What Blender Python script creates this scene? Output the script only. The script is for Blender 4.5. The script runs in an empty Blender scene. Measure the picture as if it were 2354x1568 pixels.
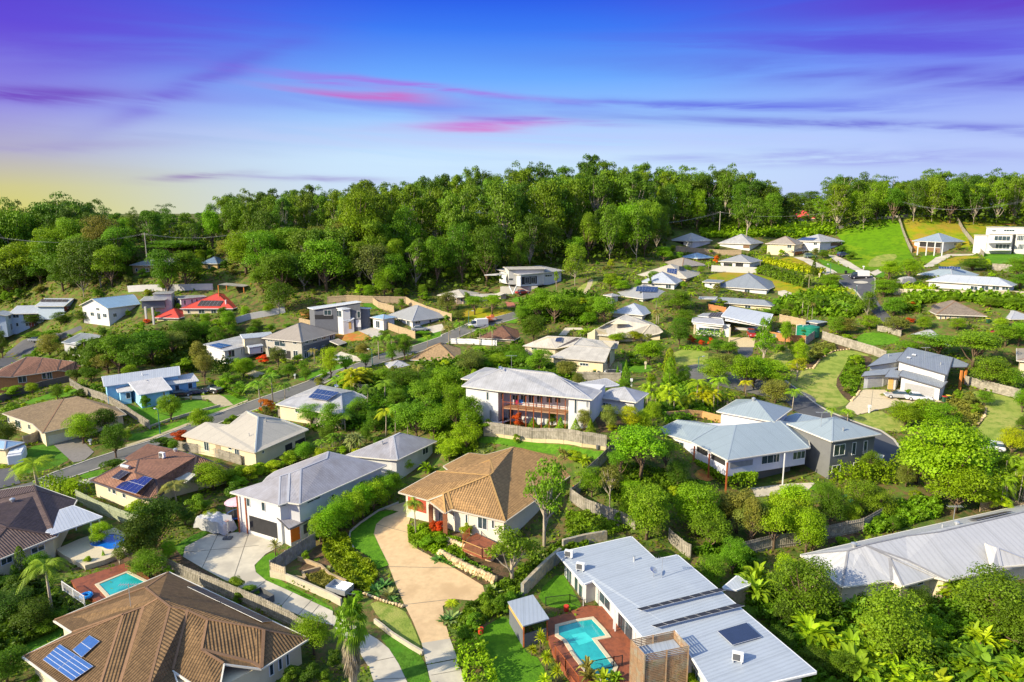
import bpy, bmesh, math, random
import numpy as np
from mathutils import Vector, Matrix
from mathutils.geometry import tessellate_polygon
random.seed(7); rng = np.random.default_rng(7)
R = math.radians
scene = bpy.context.scene; COL = scene.collection
# ---------------- camera
CZ = 43.0; PITCH = R(10.9); FPX = 1568.0; CXP, CYP = 1176.5, 784.0
cam_d = bpy.data.cameras.new('camera'); cam = bpy.data.objects.new('camera', cam_d); COL.objects.link(cam)
cam.location = (0, 0, CZ); cam.rotation_euler = (R(90) - PITCH, 0, 0)
cam_d.sensor_width = 36; cam_d.lens = 36 * FPX / 2353; cam_d.clip_start = 0.5; cam_d.clip_end = 20000
scene.camera = cam
# ---------------- view
scene.view_settings.view_transform = 'Standard'; scene.view_settings.look = 'None'
scene.view_settings.exposure = 0.9; scene.view_settings.gamma = 1
# ---------------- sun (from the left, a little behind the camera)
SUN_V = Vector((-0.90, -0.44, 0.52)).normalized()
sl = bpy.data.lights.new('sun', 'SUN'); sl.energy = 4.0; sl.angle = R(0.53); sl.color = (1.0, 0.87, 0.64)
so = bpy.data.objects.new('sun', sl); COL.objects.link(so)
so.rotation_euler = SUN_V.to_track_quat('Z', 'Y').to_euler(); so.location = (-80, -40, 120)
# ---------------- world
W = bpy.data.worlds.new('World'); scene.world = W; W.use_nodes = True
def build_world():
    nt = W.node_tree; N = nt.nodes; L = nt.links; N.clear()
    def m(op, a, b=None, c=None, clamp=False):
        n = N.new('ShaderNodeMath'); n.operation = op; n.use_clamp = clamp
        for i, v in enumerate((a, b, c)):
            if v is None: continue
            if isinstance(v, (int, float)): n.inputs[i].default_value = v
            else: L.new(v, n.inputs[i])
        return n.outputs[0]
    def ss(x, lo, hi):
        n = N.new('ShaderNodeMapRange'); n.interpolation_type = 'SMOOTHSTEP'; L.new(x, n.inputs[0])
        n.inputs[1].default_value = lo; n.inputs[2].default_value = hi; n.inputs[3].default_value = 0; n.inputs[4].default_value = 1
        return n.outputs[0]
    def mixc(f, a, b):
        n = N.new('ShaderNodeMix'); n.data_type = 'RGBA'; L.new(f, n.inputs[0])
        for k, v in ((6, a), (7, b)):
            if isinstance(v, tuple): n.inputs[k].default_value = v
            else: L.new(v, n.inputs[k])
        return n.outputs[2]
    tc = N.new('ShaderNodeTexCoord'); sp = N.new('ShaderNodeSeparateXYZ'); L.new(tc.outputs['Generated'], sp.inputs[0])
    x, y, z = sp.outputs
    yy = m('MAXIMUM', y, 0.08); a = m('MINIMUM', m('MAXIMUM', m('DIVIDE', x, yy), -1.3), 1.3)
    e = m('DIVIDE', z, m('SQRT', m('ADD', m('MULTIPLY', x, x), m('MULTIPLY', y, y))))
    def srgb(c): return tuple(((v/255)/12.92 if v/255 < .04045 else (((v/255)+.055)/1.055)**2.4) for v in c) + (1,)
    def ramp(stops):      # stops: overview y -> colour
        r = N.new('ShaderNodeValToRGB'); el = r.color_ramp.elements
        pts = sorted([((482 - yv) / 1568 / 0.34, c) for yv, c in stops])
        el[0].position = max(0, pts[0][0]); el[0].color = srgb(pts[0][1]); el[1].position = pts[-1][0]; el[1].color = srgb(pts[-1][1])
        for p, c in pts[1:-1]:
            q = el.new(p); q.color = srgb(c)
        L.new(m('DIVIDE', e, 0.34), r.inputs[0]); return r.outputs[0]
    left = ramp([(490, (214, 208, 112)), (440, (208, 202, 140)), (375, (180, 176, 200)), (290, (146, 140, 228)), (150, (98, 78, 216)), (0, (76, 34, 190))])
    mid = ramp([(482, (206, 222, 250)), (380, (200, 228, 253)), (290, (158, 204, 254)), (200, (108, 170, 253)), (100, (60, 124, 244)), (0, (26, 74, 226))])
    right = ramp([(482, (186, 200, 246)), (380, (184, 202, 248)), (290, (158, 178, 248)), (200, (124, 146, 246)), (100, (82, 92, 228)), (0, (72, 58, 212))])
    c = mixc(ss(a, -0.78, -0.12), left, mid); c = mixc(ss(a, 0.05, 0.72), c, right)
    # cloud streaks : domain stretched sideways
    def noise(sx, sy, det, seed, rough=.5, tilt=0.0):
        cb = N.new('ShaderNodeCombineXYZ'); L.new(m('MULTIPLY', a, sx), cb.inputs[0])
        L.new(m('MULTIPLY', m('ADD', e, m('MULTIPLY', a, tilt)), sy), cb.inputs[1]); cb.inputs[2].default_value = seed
        n = N.new('ShaderNodeTexNoise'); n.inputs['Scale'].default_value = 1; n.inputs['Detail'].default_value = det
        n.inputs['Roughness'].default_value = rough; n.inputs['Distortion'].default_value = 0.6; L.new(cb.outputs[0], n.inputs[0]); return n.outputs[0]
    n1 = noise(1.6, 22, 6, 3.1, .55, -0.03); n2 = noise(1.2, 12, 5, 8.4, .5, 0.05); n3 = noise(4, 60, 5, 1.7, .65); n4 = noise(2.2, 38, 8, 5.2, .62, 0.05)
    def blob(px, py, wx, wy, tilt=0.0, pw=1.0):
        da = m('SUBTRACT', a, (px - 1176) / 1568); de = m('SUBTRACT', e, (482 - py) / 1568)
        de = m('ADD', de, m('MULTIPLY', da, tilt)); de = m('ADD', de, m('ADD', m('MULTIPLY', m('SUBTRACT', n2, .5), 0.05), m('MULTIPLY', m('SUBTRACT', n4, .5), 0.02)))
        u = m('DIVIDE', da, wx / 1568); v = m('DIVIDE', de, wy / 1568)
        g = m('EXPONENT', m('MULTIPLY', m('ADD', m('MULTIPLY', u, u), m('MULTIPLY', v, v)), -1.0)); return g
    def add(cc, mask, col, k, nz=None):
        f = m('MULTIPLY', mask, k, clamp=True)
        if nz is not None: f = m('MULTIPLY', f, ss(nz, .3, .62), clamp=True)
        return mixc(f, cc, srgb(col))
    # broad violet veils
    c = add(c, blob(2300, 120, 620, 46, 0.07), (100, 56, 196), 0.85, n1)
    c = add(c, blob(2050, 170, 560, 30, 0.06), (92, 70, 214), 0.8, n4)
    c = add(c, blob(2200, 240, 620, 24, 0.08), (88, 66, 204), 1.0, n1)
    c = add(c, blob(2050, 318, 640, 13, 0.05), (92, 84, 210), 1.0, n4)
    c = add(c, blob(1650, 262, 420, 12, 0.03), (92, 96, 226), 0.8, n3)
    c = add(c, blob(1850, 385, 520, 14, 0.0), (146, 146, 230), 0.7, n3)
    c = add(c, blob(480, 230, 210, 22, -0.42), (104, 60, 206), 0.5, n4)
    c = add(c, blob(300, 160, 420, 70, -0.10), (100, 52, 208), 0.5, n1)
    c = add(c, blob(120, 270, 260, 12, -0.03), (112, 66, 190), 0.9, n4)
    c = add(c, blob(1000, 265, 420, 26, 0.02), (112, 92, 230), 0.6, n2)
    c = add(c, blob(480, 420, 100, 10, -0.12), (140, 106, 176), 0.9, n3)
    c = add(c, blob(740, 415, 190, 9, -0.02), (150, 132, 200), 0.8, n3)
    c = add(c, blob(150, 360, 260, 9, -0.05), (160, 150, 204), 0.5, n4)
    c = add(c, blob(1250, 345, 420, 22, 0.02), (170, 150, 244), 0.5, n4)
    # pale wisps above the hill
    c = add(c, blob(1150, 375, 560, 46), (206, 232, 252), 0.75, n4)
    c = add(c, blob(1500, 330, 620, 24, 0.03), (182, 206, 254), 0.7, n3)
    c = add(c, blob(1900, 350, 520, 16, 0.03), (186, 200, 252), 0.6, n4)
    c = add(c, blob(700, 330, 420, 22, 0.02), (190, 204, 244), 0.5, n4)
    # pink streaks
    c = add(c, blob(960, 222, 300, 8, 0.075), (176, 92, 220), 0.75, n3)
    c = add(c, blob(830, 236, 160, 10, 0.07), (206, 88, 190), 0.8, n4)
    c = add(c, blob(900, 236, 90, 6, 0.05), (220, 84, 184), 0.6, n3)
    c = add(c, blob(1120, 306, 160, 11, -0.02), (206, 96, 206), 0.9, n4)
    c = add(c, blob(1090, 318, 100, 8, -0.02), (222, 96, 190), 0.6, n3)
    c = add(c, blob(1230, 296, 200, 9, 0.05), (150, 96, 216), 0.8, n3)
    bg1 = N.new('ShaderNodeBackground'); L.new(c, bg1.inputs[0]); bg1.inputs[1].default_value = 0.55
    sky = N.new('ShaderNodeTexSky'); sky.sky_type = 'NISHITA'; sky.sun_disc = False
    sky.sun_elevation = math.asin(SUN_V.z); sky.sun_rotation = math.atan2(SUN_V.x, SUN_V.y); sky.air_density = 1.2; sky.ozone_density = 1.6
    bg2 = N.new('ShaderNodeBackground'); L.new(sky.outputs[0], bg2.inputs[0]); bg2.inputs[1].default_value = 0.15
    ms = N.new('ShaderNodeMixShader'); L.new(ss(e, 0.30, 0.6), ms.inputs[0]); L.new(bg1.outputs[0], ms.inputs[1]); L.new(bg2.outputs[0], ms.inputs[2])
    out = N.new('ShaderNodeOutputWorld'); L.new(ms.outputs[0], out.inputs[0])
build_world()
# ---------------- frames in which the photograph was measured  (name: x offset, y offset, scale)
FR = {'O': (0, 0, 1), 'Z1': (0, 1117.9, .3249), 'Z2': (588.2, 1117.9, .3249), 'Z3': (1117.6, 1117.9, .3249), 'Z4': (1705.9, 1117.9, .28695),
      'Z5': (0, 823.5, .29987), 'Z6': (529.4, 823.5, .29987), 'Z7': (1117.6, 823.5, .27488), 'Z8': (1705.9, 764.7, .30012),
      'Y1': (0, 558.8, .24989), 'Y2': (470.6, 558.8, .24989), 'Y3': (941.2, 558.8, .24989), 'Y4': (1352.9, 500, .24989),
      'Y5': (1764.7, 441.2, .24989), 'Y6': (0, 382.4, .34985), 'Y7': (705.9, 323.5, .34985), 'Y8': (1470.6, 323.5, .37484)}
def ov(fr, x, y):
    ox, oy, s = FR[fr]; return ox + x * s, oy + y * s
CP, SP = math.cos(PITCH), math.sin(PITCH)
def ray(px, py):
    u = (px - CXP) / FPX; v = -(py - CYP) / FPX
    return Vector((u, CP + v * SP, v * CP - SP))
def at_z(px, py, z):
    d = ray(px, py); t = (z - CZ) / d.z; return Vector((d.x * t, d.y * t, z))
# ---------------- terrain: smooth surface through levels read along the streets
CTRL = [(-300,1700,0),(300,1568,0),(900,1568,0),(1400,1600,0),(2000,1600,0),(2600,1700,1),(100,1250,0),(500,1300,0),(950,1300,.6),(700,1180,.6),
 (1100,1215,2),(1300,1150,3),(1600,1180,2),(1850,1140,2.2),(1905,1104,2.9),(1680,1110,2.4),(2100,1180,2.2),(2300,1130,3),(985,1062,1.8),(1950,1350,.6),(20,1120,0),(250,1040,0),(560,1050,1),(330,930,2),
 (100,880,1),(0,1000,0),(640,930,2.5),(880,1000,2.4),(1120,970,8),(1270,985,7.6),(1395,1027,7.6),(1350,985,9.6),(1440,985,9.4),(1250,1012,6.6),(1500,930,8),(30,760,3.5),(230,700,13),(130,800,1.8),
 (340,760,8),(520,700,14),(440,860,3),(700,800,6),(780,755,10),(920,750,11),(860,850,6),(1000,790,8.5),(1250,680,17.5),(1100,690,15.5),(1300,850,7.4),
 (1435,775,10.5),(1655,780,11.5),(1860,790,12),(1560,850,8.6),(1690,700,17),(1720,672,19),(1480,690,18),(1600,612,24),(1700,612,24),(1590,580,27),
 (1710,580,27),(1900,585,27),(1960,650,22),(2155,583,28),(2060,500,40),(2300,590,28),(2353,508,38.5),(2200,502,39.6),(1800,520,36),(2230,672,22),
 (2190,745,16.5),(1950,770,13),(2320,720,19),(2100,910,8),(1950,960,6),(2300,900,9),(2300,1010,6),(1880,830,10),(2353,800,13),(160,605,24),(420,625,22.5),
 (700,600,26),(60,640,17)]
WPT = [(0,300,36),(-60,300,30),(60,290,36),(-150,340,27),(-250,350,20),(110,330,42),(0,400,40),(230,420,44),(320,380,43),(-200,500,14),(0,700,30),(600,600,36),
 (-600,600,6),(-600,200,2),(500,100,10),(0,10,0),(-70,25,0),(70,25,0),(-300,120,1),(300,120,12)]
pts = []
for px, py, z in CTRL:
    p = at_z(px, py, z); pts.append((p.x, p.y, z))
pts += WPT
PT = np.array(pts, float); PX = PT[:, :2] / 100.0
def phi(r2): return 0.5 * r2 * np.log(r2 + 1e-9)
def _fit(lam=0.004):
    n = len(PX); d2 = ((PX[:, None] - PX[None]) ** 2).sum(-1); K = phi(d2) + lam * np.eye(n)
    Pm = np.c_[np.ones(n), PX]; A = np.zeros((n + 3, n + 3)); A[:n, :n] = K; A[:n, n:] = Pm; A[n:, :n] = Pm.T
    return np.linalg.solve(A, np.r_[PT[:, 2], 0, 0, 0])
WTS = _fit()
def TA(x, y):
    x = np.asarray(x, float); y = np.asarray(y, float); sh = x.shape; q = np.c_[x.ravel(), y.ravel()]
    qq = q / 100.0; out = np.empty(len(q))
    for i in range(0, len(q), 20000):
        s = qq[i:i+20000]; d2 = ((s[:, None] - PX[None]) ** 2).sum(-1)
        out[i:i+20000] = phi(d2) @ WTS[:-3] + WTS[-3] + s @ WTS[-2:]
    out = np.clip(out, -1.5, 48)
    r = np.hypot(q[:, 0], q[:, 1]); f = np.clip((r - 480) / 350, 0, 1); f = f * f * (3 - 2 * f)
    return (out * (1 - f) + 8 * f).reshape(sh)
GX0, GX1, GY0, GY1, GS = -420, 420, -10, 560, 2.0
gx = np.arange(GX0, GX1 + .1, GS); gy = np.arange(GY0, GY1 + .1, GS)
GXX, GYY = np.meshgrid(gx, gy); GZ = TA(GXX, GYY)
def T(x, y):
    if GX0 < x < GX1 - GS and GY0 < y < GY1 - GS:
        i = (x - GX0) / GS; j = (y - GY0) / GS; a = int(i); b = int(j); u = i - a; v = j - b
        return (GZ[b, a] * (1-u) + GZ[b, a+1] * u) * (1-v) + (GZ[b+1, a] * (1-u) + GZ[b+1, a+1] * u) * v
    return float(TA(np.array([x]), np.array([y]))[0])
def at(px, py):
    d = ray(px, py); t = 30.0; o = Vector((0, 0, CZ)); st = 1.0; last = t
    while t < 900:
        p = o + d * t
        if p.z < T(p.x, p.y): break
        last = t; t += 1.0 if t < 200 else 2.0
    lo, hi = last, t
    for _ in range(14):
        mid = (lo + hi) / 2; p = o + d * mid
        if p.z < T(p.x, p.y): hi = mid
        else: lo = mid
    p = o + d * hi; return Vector((p.x, p.y, T(p.x, p.y)))
def atf(fr, x, y): return at(*ov(fr, x, y))
# ---------------- materials
MATS = {}
def mat(name, col, rough=.7, var=.15, scale=1.5, bump=0, metal=0, spec=.35, var2=None, scale2=.15):
    if name in MATS: return MATS[name]
    m = bpy.data.materials.new(name); m.use_nodes = True; nt = m.node_tree; b = nt.nodes['Principled BSDF']
    b.inputs['Roughness'].default_value = rough; b.inputs['Metallic'].default_value = metal
    b.inputs['Specular IOR Level'].default_value = spec
    g = nt.nodes.new('ShaderNodeNewGeometry'); out = None
    n = nt.nodes.new('ShaderNodeTexNoise'); n.inputs['Scale'].default_value = scale; n.inputs['Detail'].default_value = 6; n.inputs['Roughness'].default_value = .65
    nt.links.new(g.outputs['Position'], n.inputs['Vector'])
    mx = nt.nodes.new('ShaderNodeMix'); mx.data_type = 'RGBA'
    mr = nt.nodes.new('ShaderNodeMapRange'); mr.inputs[1].default_value = .3; mr.inputs[2].default_value = .7; nt.links.new(n.outputs[0], mr.inputs[0]); nt.links.new(mr.outputs[0], mx.inputs[0])
    mx.inputs[6].default_value = tuple(c * (1 - var) for c in col) + (1,); mx.inputs[7].default_value = tuple(min(1, c * (1 + var)) for c in col) + (1,)
    last = mx.outputs[2]
    if var2:
        n2 = nt.nodes.new('ShaderNodeTexNoise'); n2.inputs['Scale'].default_value = scale2; n2.inputs['Detail'].default_value = 5; nt.links.new(g.outputs['Position'], n2.inputs['Vector'])
        m2 = nt.nodes.new('ShaderNodeMix'); m2.data_type = 'RGBA'; r2 = nt.nodes.new('ShaderNodeMapRange'); r2.inputs[1].default_value = .48; r2.inputs[2].default_value = .62
        nt.links.new(n2.outputs[0], r2.inputs[0]); nt.links.new(r2.outputs[0], m2.inputs[0]); nt.links.new(last, m2.inputs[6]); m2.inputs[7].default_value = tuple(var2) + (1,); last = m2.outputs[2]
    nt.links.new(last, b.inputs['Base Color'])
    if bump:
        bp = nt.nodes.new('ShaderNodeBump'); bp.inputs['Distance'].default_value = bump; bp.inputs['Strength'].default_value = .8
        nt.links.new(n.outputs[0], bp.inputs['Height']); nt.links.new(bp.outputs[0], b.inputs['Normal'])
    MATS[name] = m; return m
def roofmat(name, col, kind, rough=.5, var=.12, stain=None, period=None):
    """kind: 'metal' ribs running up the slope, 'tile' courses of roof tiles (UV in metres)"""
    if name in MATS: return MATS[name]
    m = bpy.data.materials.new(name); m.use_nodes = True; nt = m.node_tree; N = nt.nodes; L = nt.links; b = N['Principled BSDF']
    b.inputs['Roughness'].default_value = rough; b.inputs['Specular IOR Level'].default_value = .3
    uv = N.new('ShaderNodeUVMap'); sp = N.new('ShaderNodeSeparateXYZ'); L.new(uv.outputs[0], sp.inputs[0])
    def M(op, a, bb=None):
        n = N.new('ShaderNodeMath'); n.operation = op
        for i, v in enumerate((a, bb)):
            if v is None: continue
            if isinstance(v, (int, float)): n.inputs[i].default_value = v
            else: L.new(v, n.inputs[i])
        return n.outputs[0]
    if kind == 'metal':
        p = period or .38
        fx = M('FRACT', M('DIVIDE', sp.outputs[0], p)); h = M('LESS_THAN', M('ABSOLUTE', M('SUBTRACT', fx, .5)), .16)
        sx = M('FRACT', M('DIVIDE', sp.outputs[0], p * 6)); seam = M('LESS_THAN', sx, .05); dark = M('MULTIPLY', M('ADD', M('MULTIPLY', h, .5), seam), .5); dist = .03
    else:
        p = period or .33
        fx = M('SINE', M('MULTIPLY', sp.outputs[0], 6.283 / (p * .9))); fy = M('FRACT', M('DIVIDE', sp.outputs[1], p))
        h = M('ADD', M('MULTIPLY', fx, .35), M('MULTIPLY', M('SUBTRACT', 1, fy), 1.0)); dark = M('LESS_THAN', fy, .2); dist = .12
    g = N.new('ShaderNodeNewGeometry')
    n = N.new('ShaderNodeTexNoise'); n.inputs['Scale'].default_value = .5; n.inputs['Detail'].default_value = 8; n.inputs['Roughness'].default_value = .7; L.new(g.outputs['Position'], n.inputs['Vector'])
    mr = N.new('ShaderNodeMapRange'); mr.inputs[1].default_value = .32; mr.inputs[2].default_value = .68; L.new(n.outputs[0], mr.inputs[0])
    mx = N.new('ShaderNodeMix'); mx.data_type = 'RGBA'; L.new(mr.outputs[0], mx.inputs[0])
    mx.inputs[6].default_value = tuple(c * (1 - var) for c in (stain or col)) + (1,); mx.inputs[7].default_value = tuple(min(1, c * (1 + var)) for c in col) + (1,)
    if kind != 'metal':       # every tile a little different
        cb = N.new('ShaderNodeCombineXYZ'); L.new(M('FLOOR', M('DIVIDE', sp.outputs[0], p)), cb.inputs[0]); L.new(M('FLOOR', M('DIVIDE', sp.outputs[1], p)), cb.inputs[1])
        wn = N.new('ShaderNodeTexWhiteNoise'); L.new(cb.outputs[0], wn.inputs[0])
        m3 = N.new('ShaderNodeMix'); m3.data_type = 'RGBA'; m3.blend_type = 'MULTIPLY'; m3.inputs[0].default_value = 1
        gr = N.new('ShaderNodeMapRange'); gr.inputs[3].default_value = .82; gr.inputs[4].default_value = 1.14; L.new(wn.outputs[0], gr.inputs[0])
        L.new(mx.outputs[2], m3.inputs[6]); cc = N.new('ShaderNodeCombineColor'); [L.new(gr.outputs[0], cc.inputs[i]) for i in range(3)]; L.new(cc.outputs[0], m3.inputs[7]); src = m3.outputs[2]
    else: src = mx.outputs[2]
    m2 = N.new('ShaderNodeMix'); m2.data_type = 'RGBA'; L.new(M('MULTIPLY', dark, .55 if kind == 'metal' else .36), m2.inputs[0]); L.new(src, m2.inputs[6]); m2.inputs[7].default_value = tuple(c * .45 for c in col) + (1,)
    L.new(m2.outputs[2], b.inputs['Base Color'])
    bp = N.new('ShaderNodeBump'); bp.inputs['Distance'].default_value = dist; bp.inputs['Strength'].default_value = .8; L.new(h, bp.inputs['Height']); L.new(bp.outputs[0], b.inputs['Normal'])
    MATS[name] = m; return m
def leafmat(name, col, trans=.3, rough=.55):
    """foliage: object colour times leaf-to-leaf and tree-to-tree variation"""
    if name in MATS: return MATS[name]
    m = bpy.data.materials.new(name); m.use_nodes = True; nt = m.node_tree; N = nt.nodes; L = nt.links; b = N['Principled BSDF']
    b.inputs['Roughness'].default_value = rough; b.inputs['Specular IOR Level'].default_value = .25
    oi = N.new('ShaderNodeObjectInfo'); at_ = N.new('ShaderNodeAttribute'); at_.attribute_name = 'lv'
    hs = N.new('ShaderNodeHueSaturation'); hs.inputs['Color'].default_value = col + (1,)
    mr = N.new('ShaderNodeMapRange'); mr.inputs[3].default_value = .480; mr.inputs[4].default_value = .512; L.new(oi.outputs['Random'], mr.inputs[0]); L.new(mr.outputs[0], hs.inputs['Hue'])
    mv = N.new('ShaderNodeMapRange'); mv.inputs[3].default_value = .62; mv.inputs[4].default_value = 1.35; L.new(at_.outputs['Fac'], mv.inputs[0]); L.new(mv.outputs[0], hs.inputs['Value'])
    mu = N.new('ShaderNodeMix'); mu.data_type = 'RGBA'; mu.blend_type = 'MULTIPLY'; mu.inputs[0].default_value = 1; L.new(hs.outputs[0], mu.inputs[6]); L.new(oi.outputs['Color'], mu.inputs[7])
    L.new(mu.outputs[2], b.inputs['Base Color'])
    tr = N.new('ShaderNodeBsdfTranslucent'); L.new(mu.outputs[2], tr.inputs[0]); ms = N.new('ShaderNodeMixShader'); ms.inputs[0].default_value = trans
    L.new(b.outputs[0], ms.inputs[1]); L.new(tr.outputs[0], ms.inputs[2]); L.new(ms.outputs[0], N['Material Output'].inputs[0])
    MATS[name] = m; return m
# ---------------- objects
def tag(o, label=None, cat=None, group=None, kind=None):
    if label: o['label'] = label
    if cat: o['category'] = cat
    if group: o['group'] = group
    if kind: o['kind'] = kind
    return o
def empty(name, loc, label=None, cat=None, group=None):
    o = bpy.data.objects.new(name, None); COL.objects.link(o); o.location = loc; o.empty_display_size = .5
    o['_loc'] = list(loc); del o['_loc']
    return tag(o, label, cat, group)
def wloc(o):
    v = Vector(o.location)
    while o.parent: o = o.parent; v += Vector(o.location)
    return v
class MB:
    def __init__(s): s.v = []; s.f = []; s.uv = None
    def add(s, vs, fs):
        n = len(s.v); s.v += [tuple(v) for v in vs]; s.f += [tuple(i + n for i in f) for f in fs]; return s
    def box(s, c, size, rz=0, M=None):
        hx, hy, hz = [k / 2 for k in size]; vs = [Vector((x, y, z)) for z in (-hz, hz) for x, y in ((-hx, -hy), (hx, -hy), (hx, hy), (-hx, hy))]
        m = Matrix.Rotation(rz, 3, 'Z') if M is None else M
        return s.add([m @ v + Vector(c) for v in vs], [(3, 2, 1, 0), (4, 5, 6, 7), (0, 1, 5, 4), (1, 2, 6, 5), (2, 3, 7, 6), (3, 0, 4, 7)])
    def bar(s, a, b, w, h=None, up=Vector((0, 0, 1))):
        a = Vector(a); b = Vector(b); h = h or w; d = (b - a); L = d.length
        if L < 1e-6: return s
        d /= L; sd = d.cross(up)
        if sd.length < 1e-4: sd = Vector((1, 0, 0))
        sd.normalize(); u = sd.cross(d); M = Matrix((sd, d, u)).transposed()
        return s.box((a + b) / 2, (w, L, h), M=M)
    def tube(s, pts, rad, n=7, cap=True):
        pts = [Vector(p) for p in pts]; base = len(s.v); k = len(pts)
        if not hasattr(rad, '__len__'): rad = [rad] * k
        for i, p in enumerate(pts):
            d = (pts[min(i+1, k-1)] - pts[max(i-1, 0)]).normalized(); x = d.cross(Vector((0, 0, 1)))
            if x.length < .05: x = Vector((1, 0, 0))
            x.normalize(); y = d.cross(x)
            for j in range(n):
                t = 2 * math.pi * j / n; s.v.append(tuple(p + (x * math.cos(t) + y * math.sin(t)) * rad[i]))
        for i in range(k - 1):
            for j in range(n):
                a = base + i * n + j; b = base + i * n + (j+1) % n; s.f.append((a, b, b + n, a + n))
        if cap: s.f.append(tuple(base + j for j in range(n))[::-1]); s.f.append(tuple(base + (k-1) * n + j for j in range(n)))
        return s
    def prism(s, poly, z0, z1):
        n = len(poly); vs = [(p[0], p[1], z0) for p in poly] + [(p[0], p[1], z1) for p in poly]
        return s.add(vs, [tuple(range(n))[::-1], tuple(range(n, 2*n))] + [(i, (i+1) % n, (i+1) % n + n, i + n) for i in range(n)])
    def build(s, name, m, parent=None, smooth=False, loc=None):
        base = wloc(parent) if parent else (Vector(loc) if loc is not None else Vector((0, 0, 0)))
        me = bpy.data.meshes.new(name); me.from_pydata([tuple(Vector(v) - base) for v in s.v], [], s.f); me.materials.append(m)
        if s.uv: autouv(me)
        if smooth: me.polygons.foreach_set('use_smooth', [True] * len(me.polygons))
        me.update(); o = bpy.data.objects.new(name, me); COL.objects.link(o)
        if parent: o.parent = parent
        elif loc is not None: o.location = loc
        return o
def autouv(me):
    uvl = me.uv_layers.new(name='UVMap'); me.calc_loop_triangles()
    for p in me.polygons:
        n = p.normal; h = Vector((n.x, n.y, 0))
        if h.length < .02: u = Vector((1, 0, 0)); v = Vector((0, 1, 0))
        else: h.normalize(); u = Vector((-h.y, h.x, 0)); v = n.cross(u); v = v if v.z > 0 else -v
        for li in p.loop_indices:
            c = me.vertices[me.loops[li].vertex_index].co; uvl.data[li].uv = (c.dot(u), c.dot(v))
def struct(o): o['kind'] = 'structure'; return o
def copy_tree(o, parent=None):
    c = o.copy(); COL.objects.link(c)
    if parent: c.parent = parent
    for ch in o.children: copy_tree(ch, c)
    return c
# ---------------- building kit
def pin(poly, q):       # point in 2-D polygon
    x, y = q; c = False; n = len(poly)
    for i in range(n):
        a = poly[i]; b = poly[i-1]
        if (a[1] > y) != (b[1] > y) and x < (b[0]-a[0]) * (y-a[1]) / (b[1]-a[1]) + a[0]: c = not c
    return c
def area2(p): return sum(p[i-1][0]*p[i][1] - p[i][0]*p[i-1][1] for i in range(len(p))) / 2
def inset(loop, d):
    """move every side of a ccw loop inwards by d"""
    n = len(loop); out = []
    for i in range(n):
        a = Vector(loop[i-1][:2]); b = Vector(loop[i][:2]); c = Vector(loop[(i+1) % n][:2])
        e1 = (b - a).normalized(); e2 = (c - b).normalized(); n1 = Vector((-e1.y, e1.x)); n2 = Vector((-e2.y, e2.x))
        k = 1 + n1.dot(n2)
        out.append(b + (n1 + n2) * (d / max(k, .35)))
    return out
WARN = []
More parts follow.
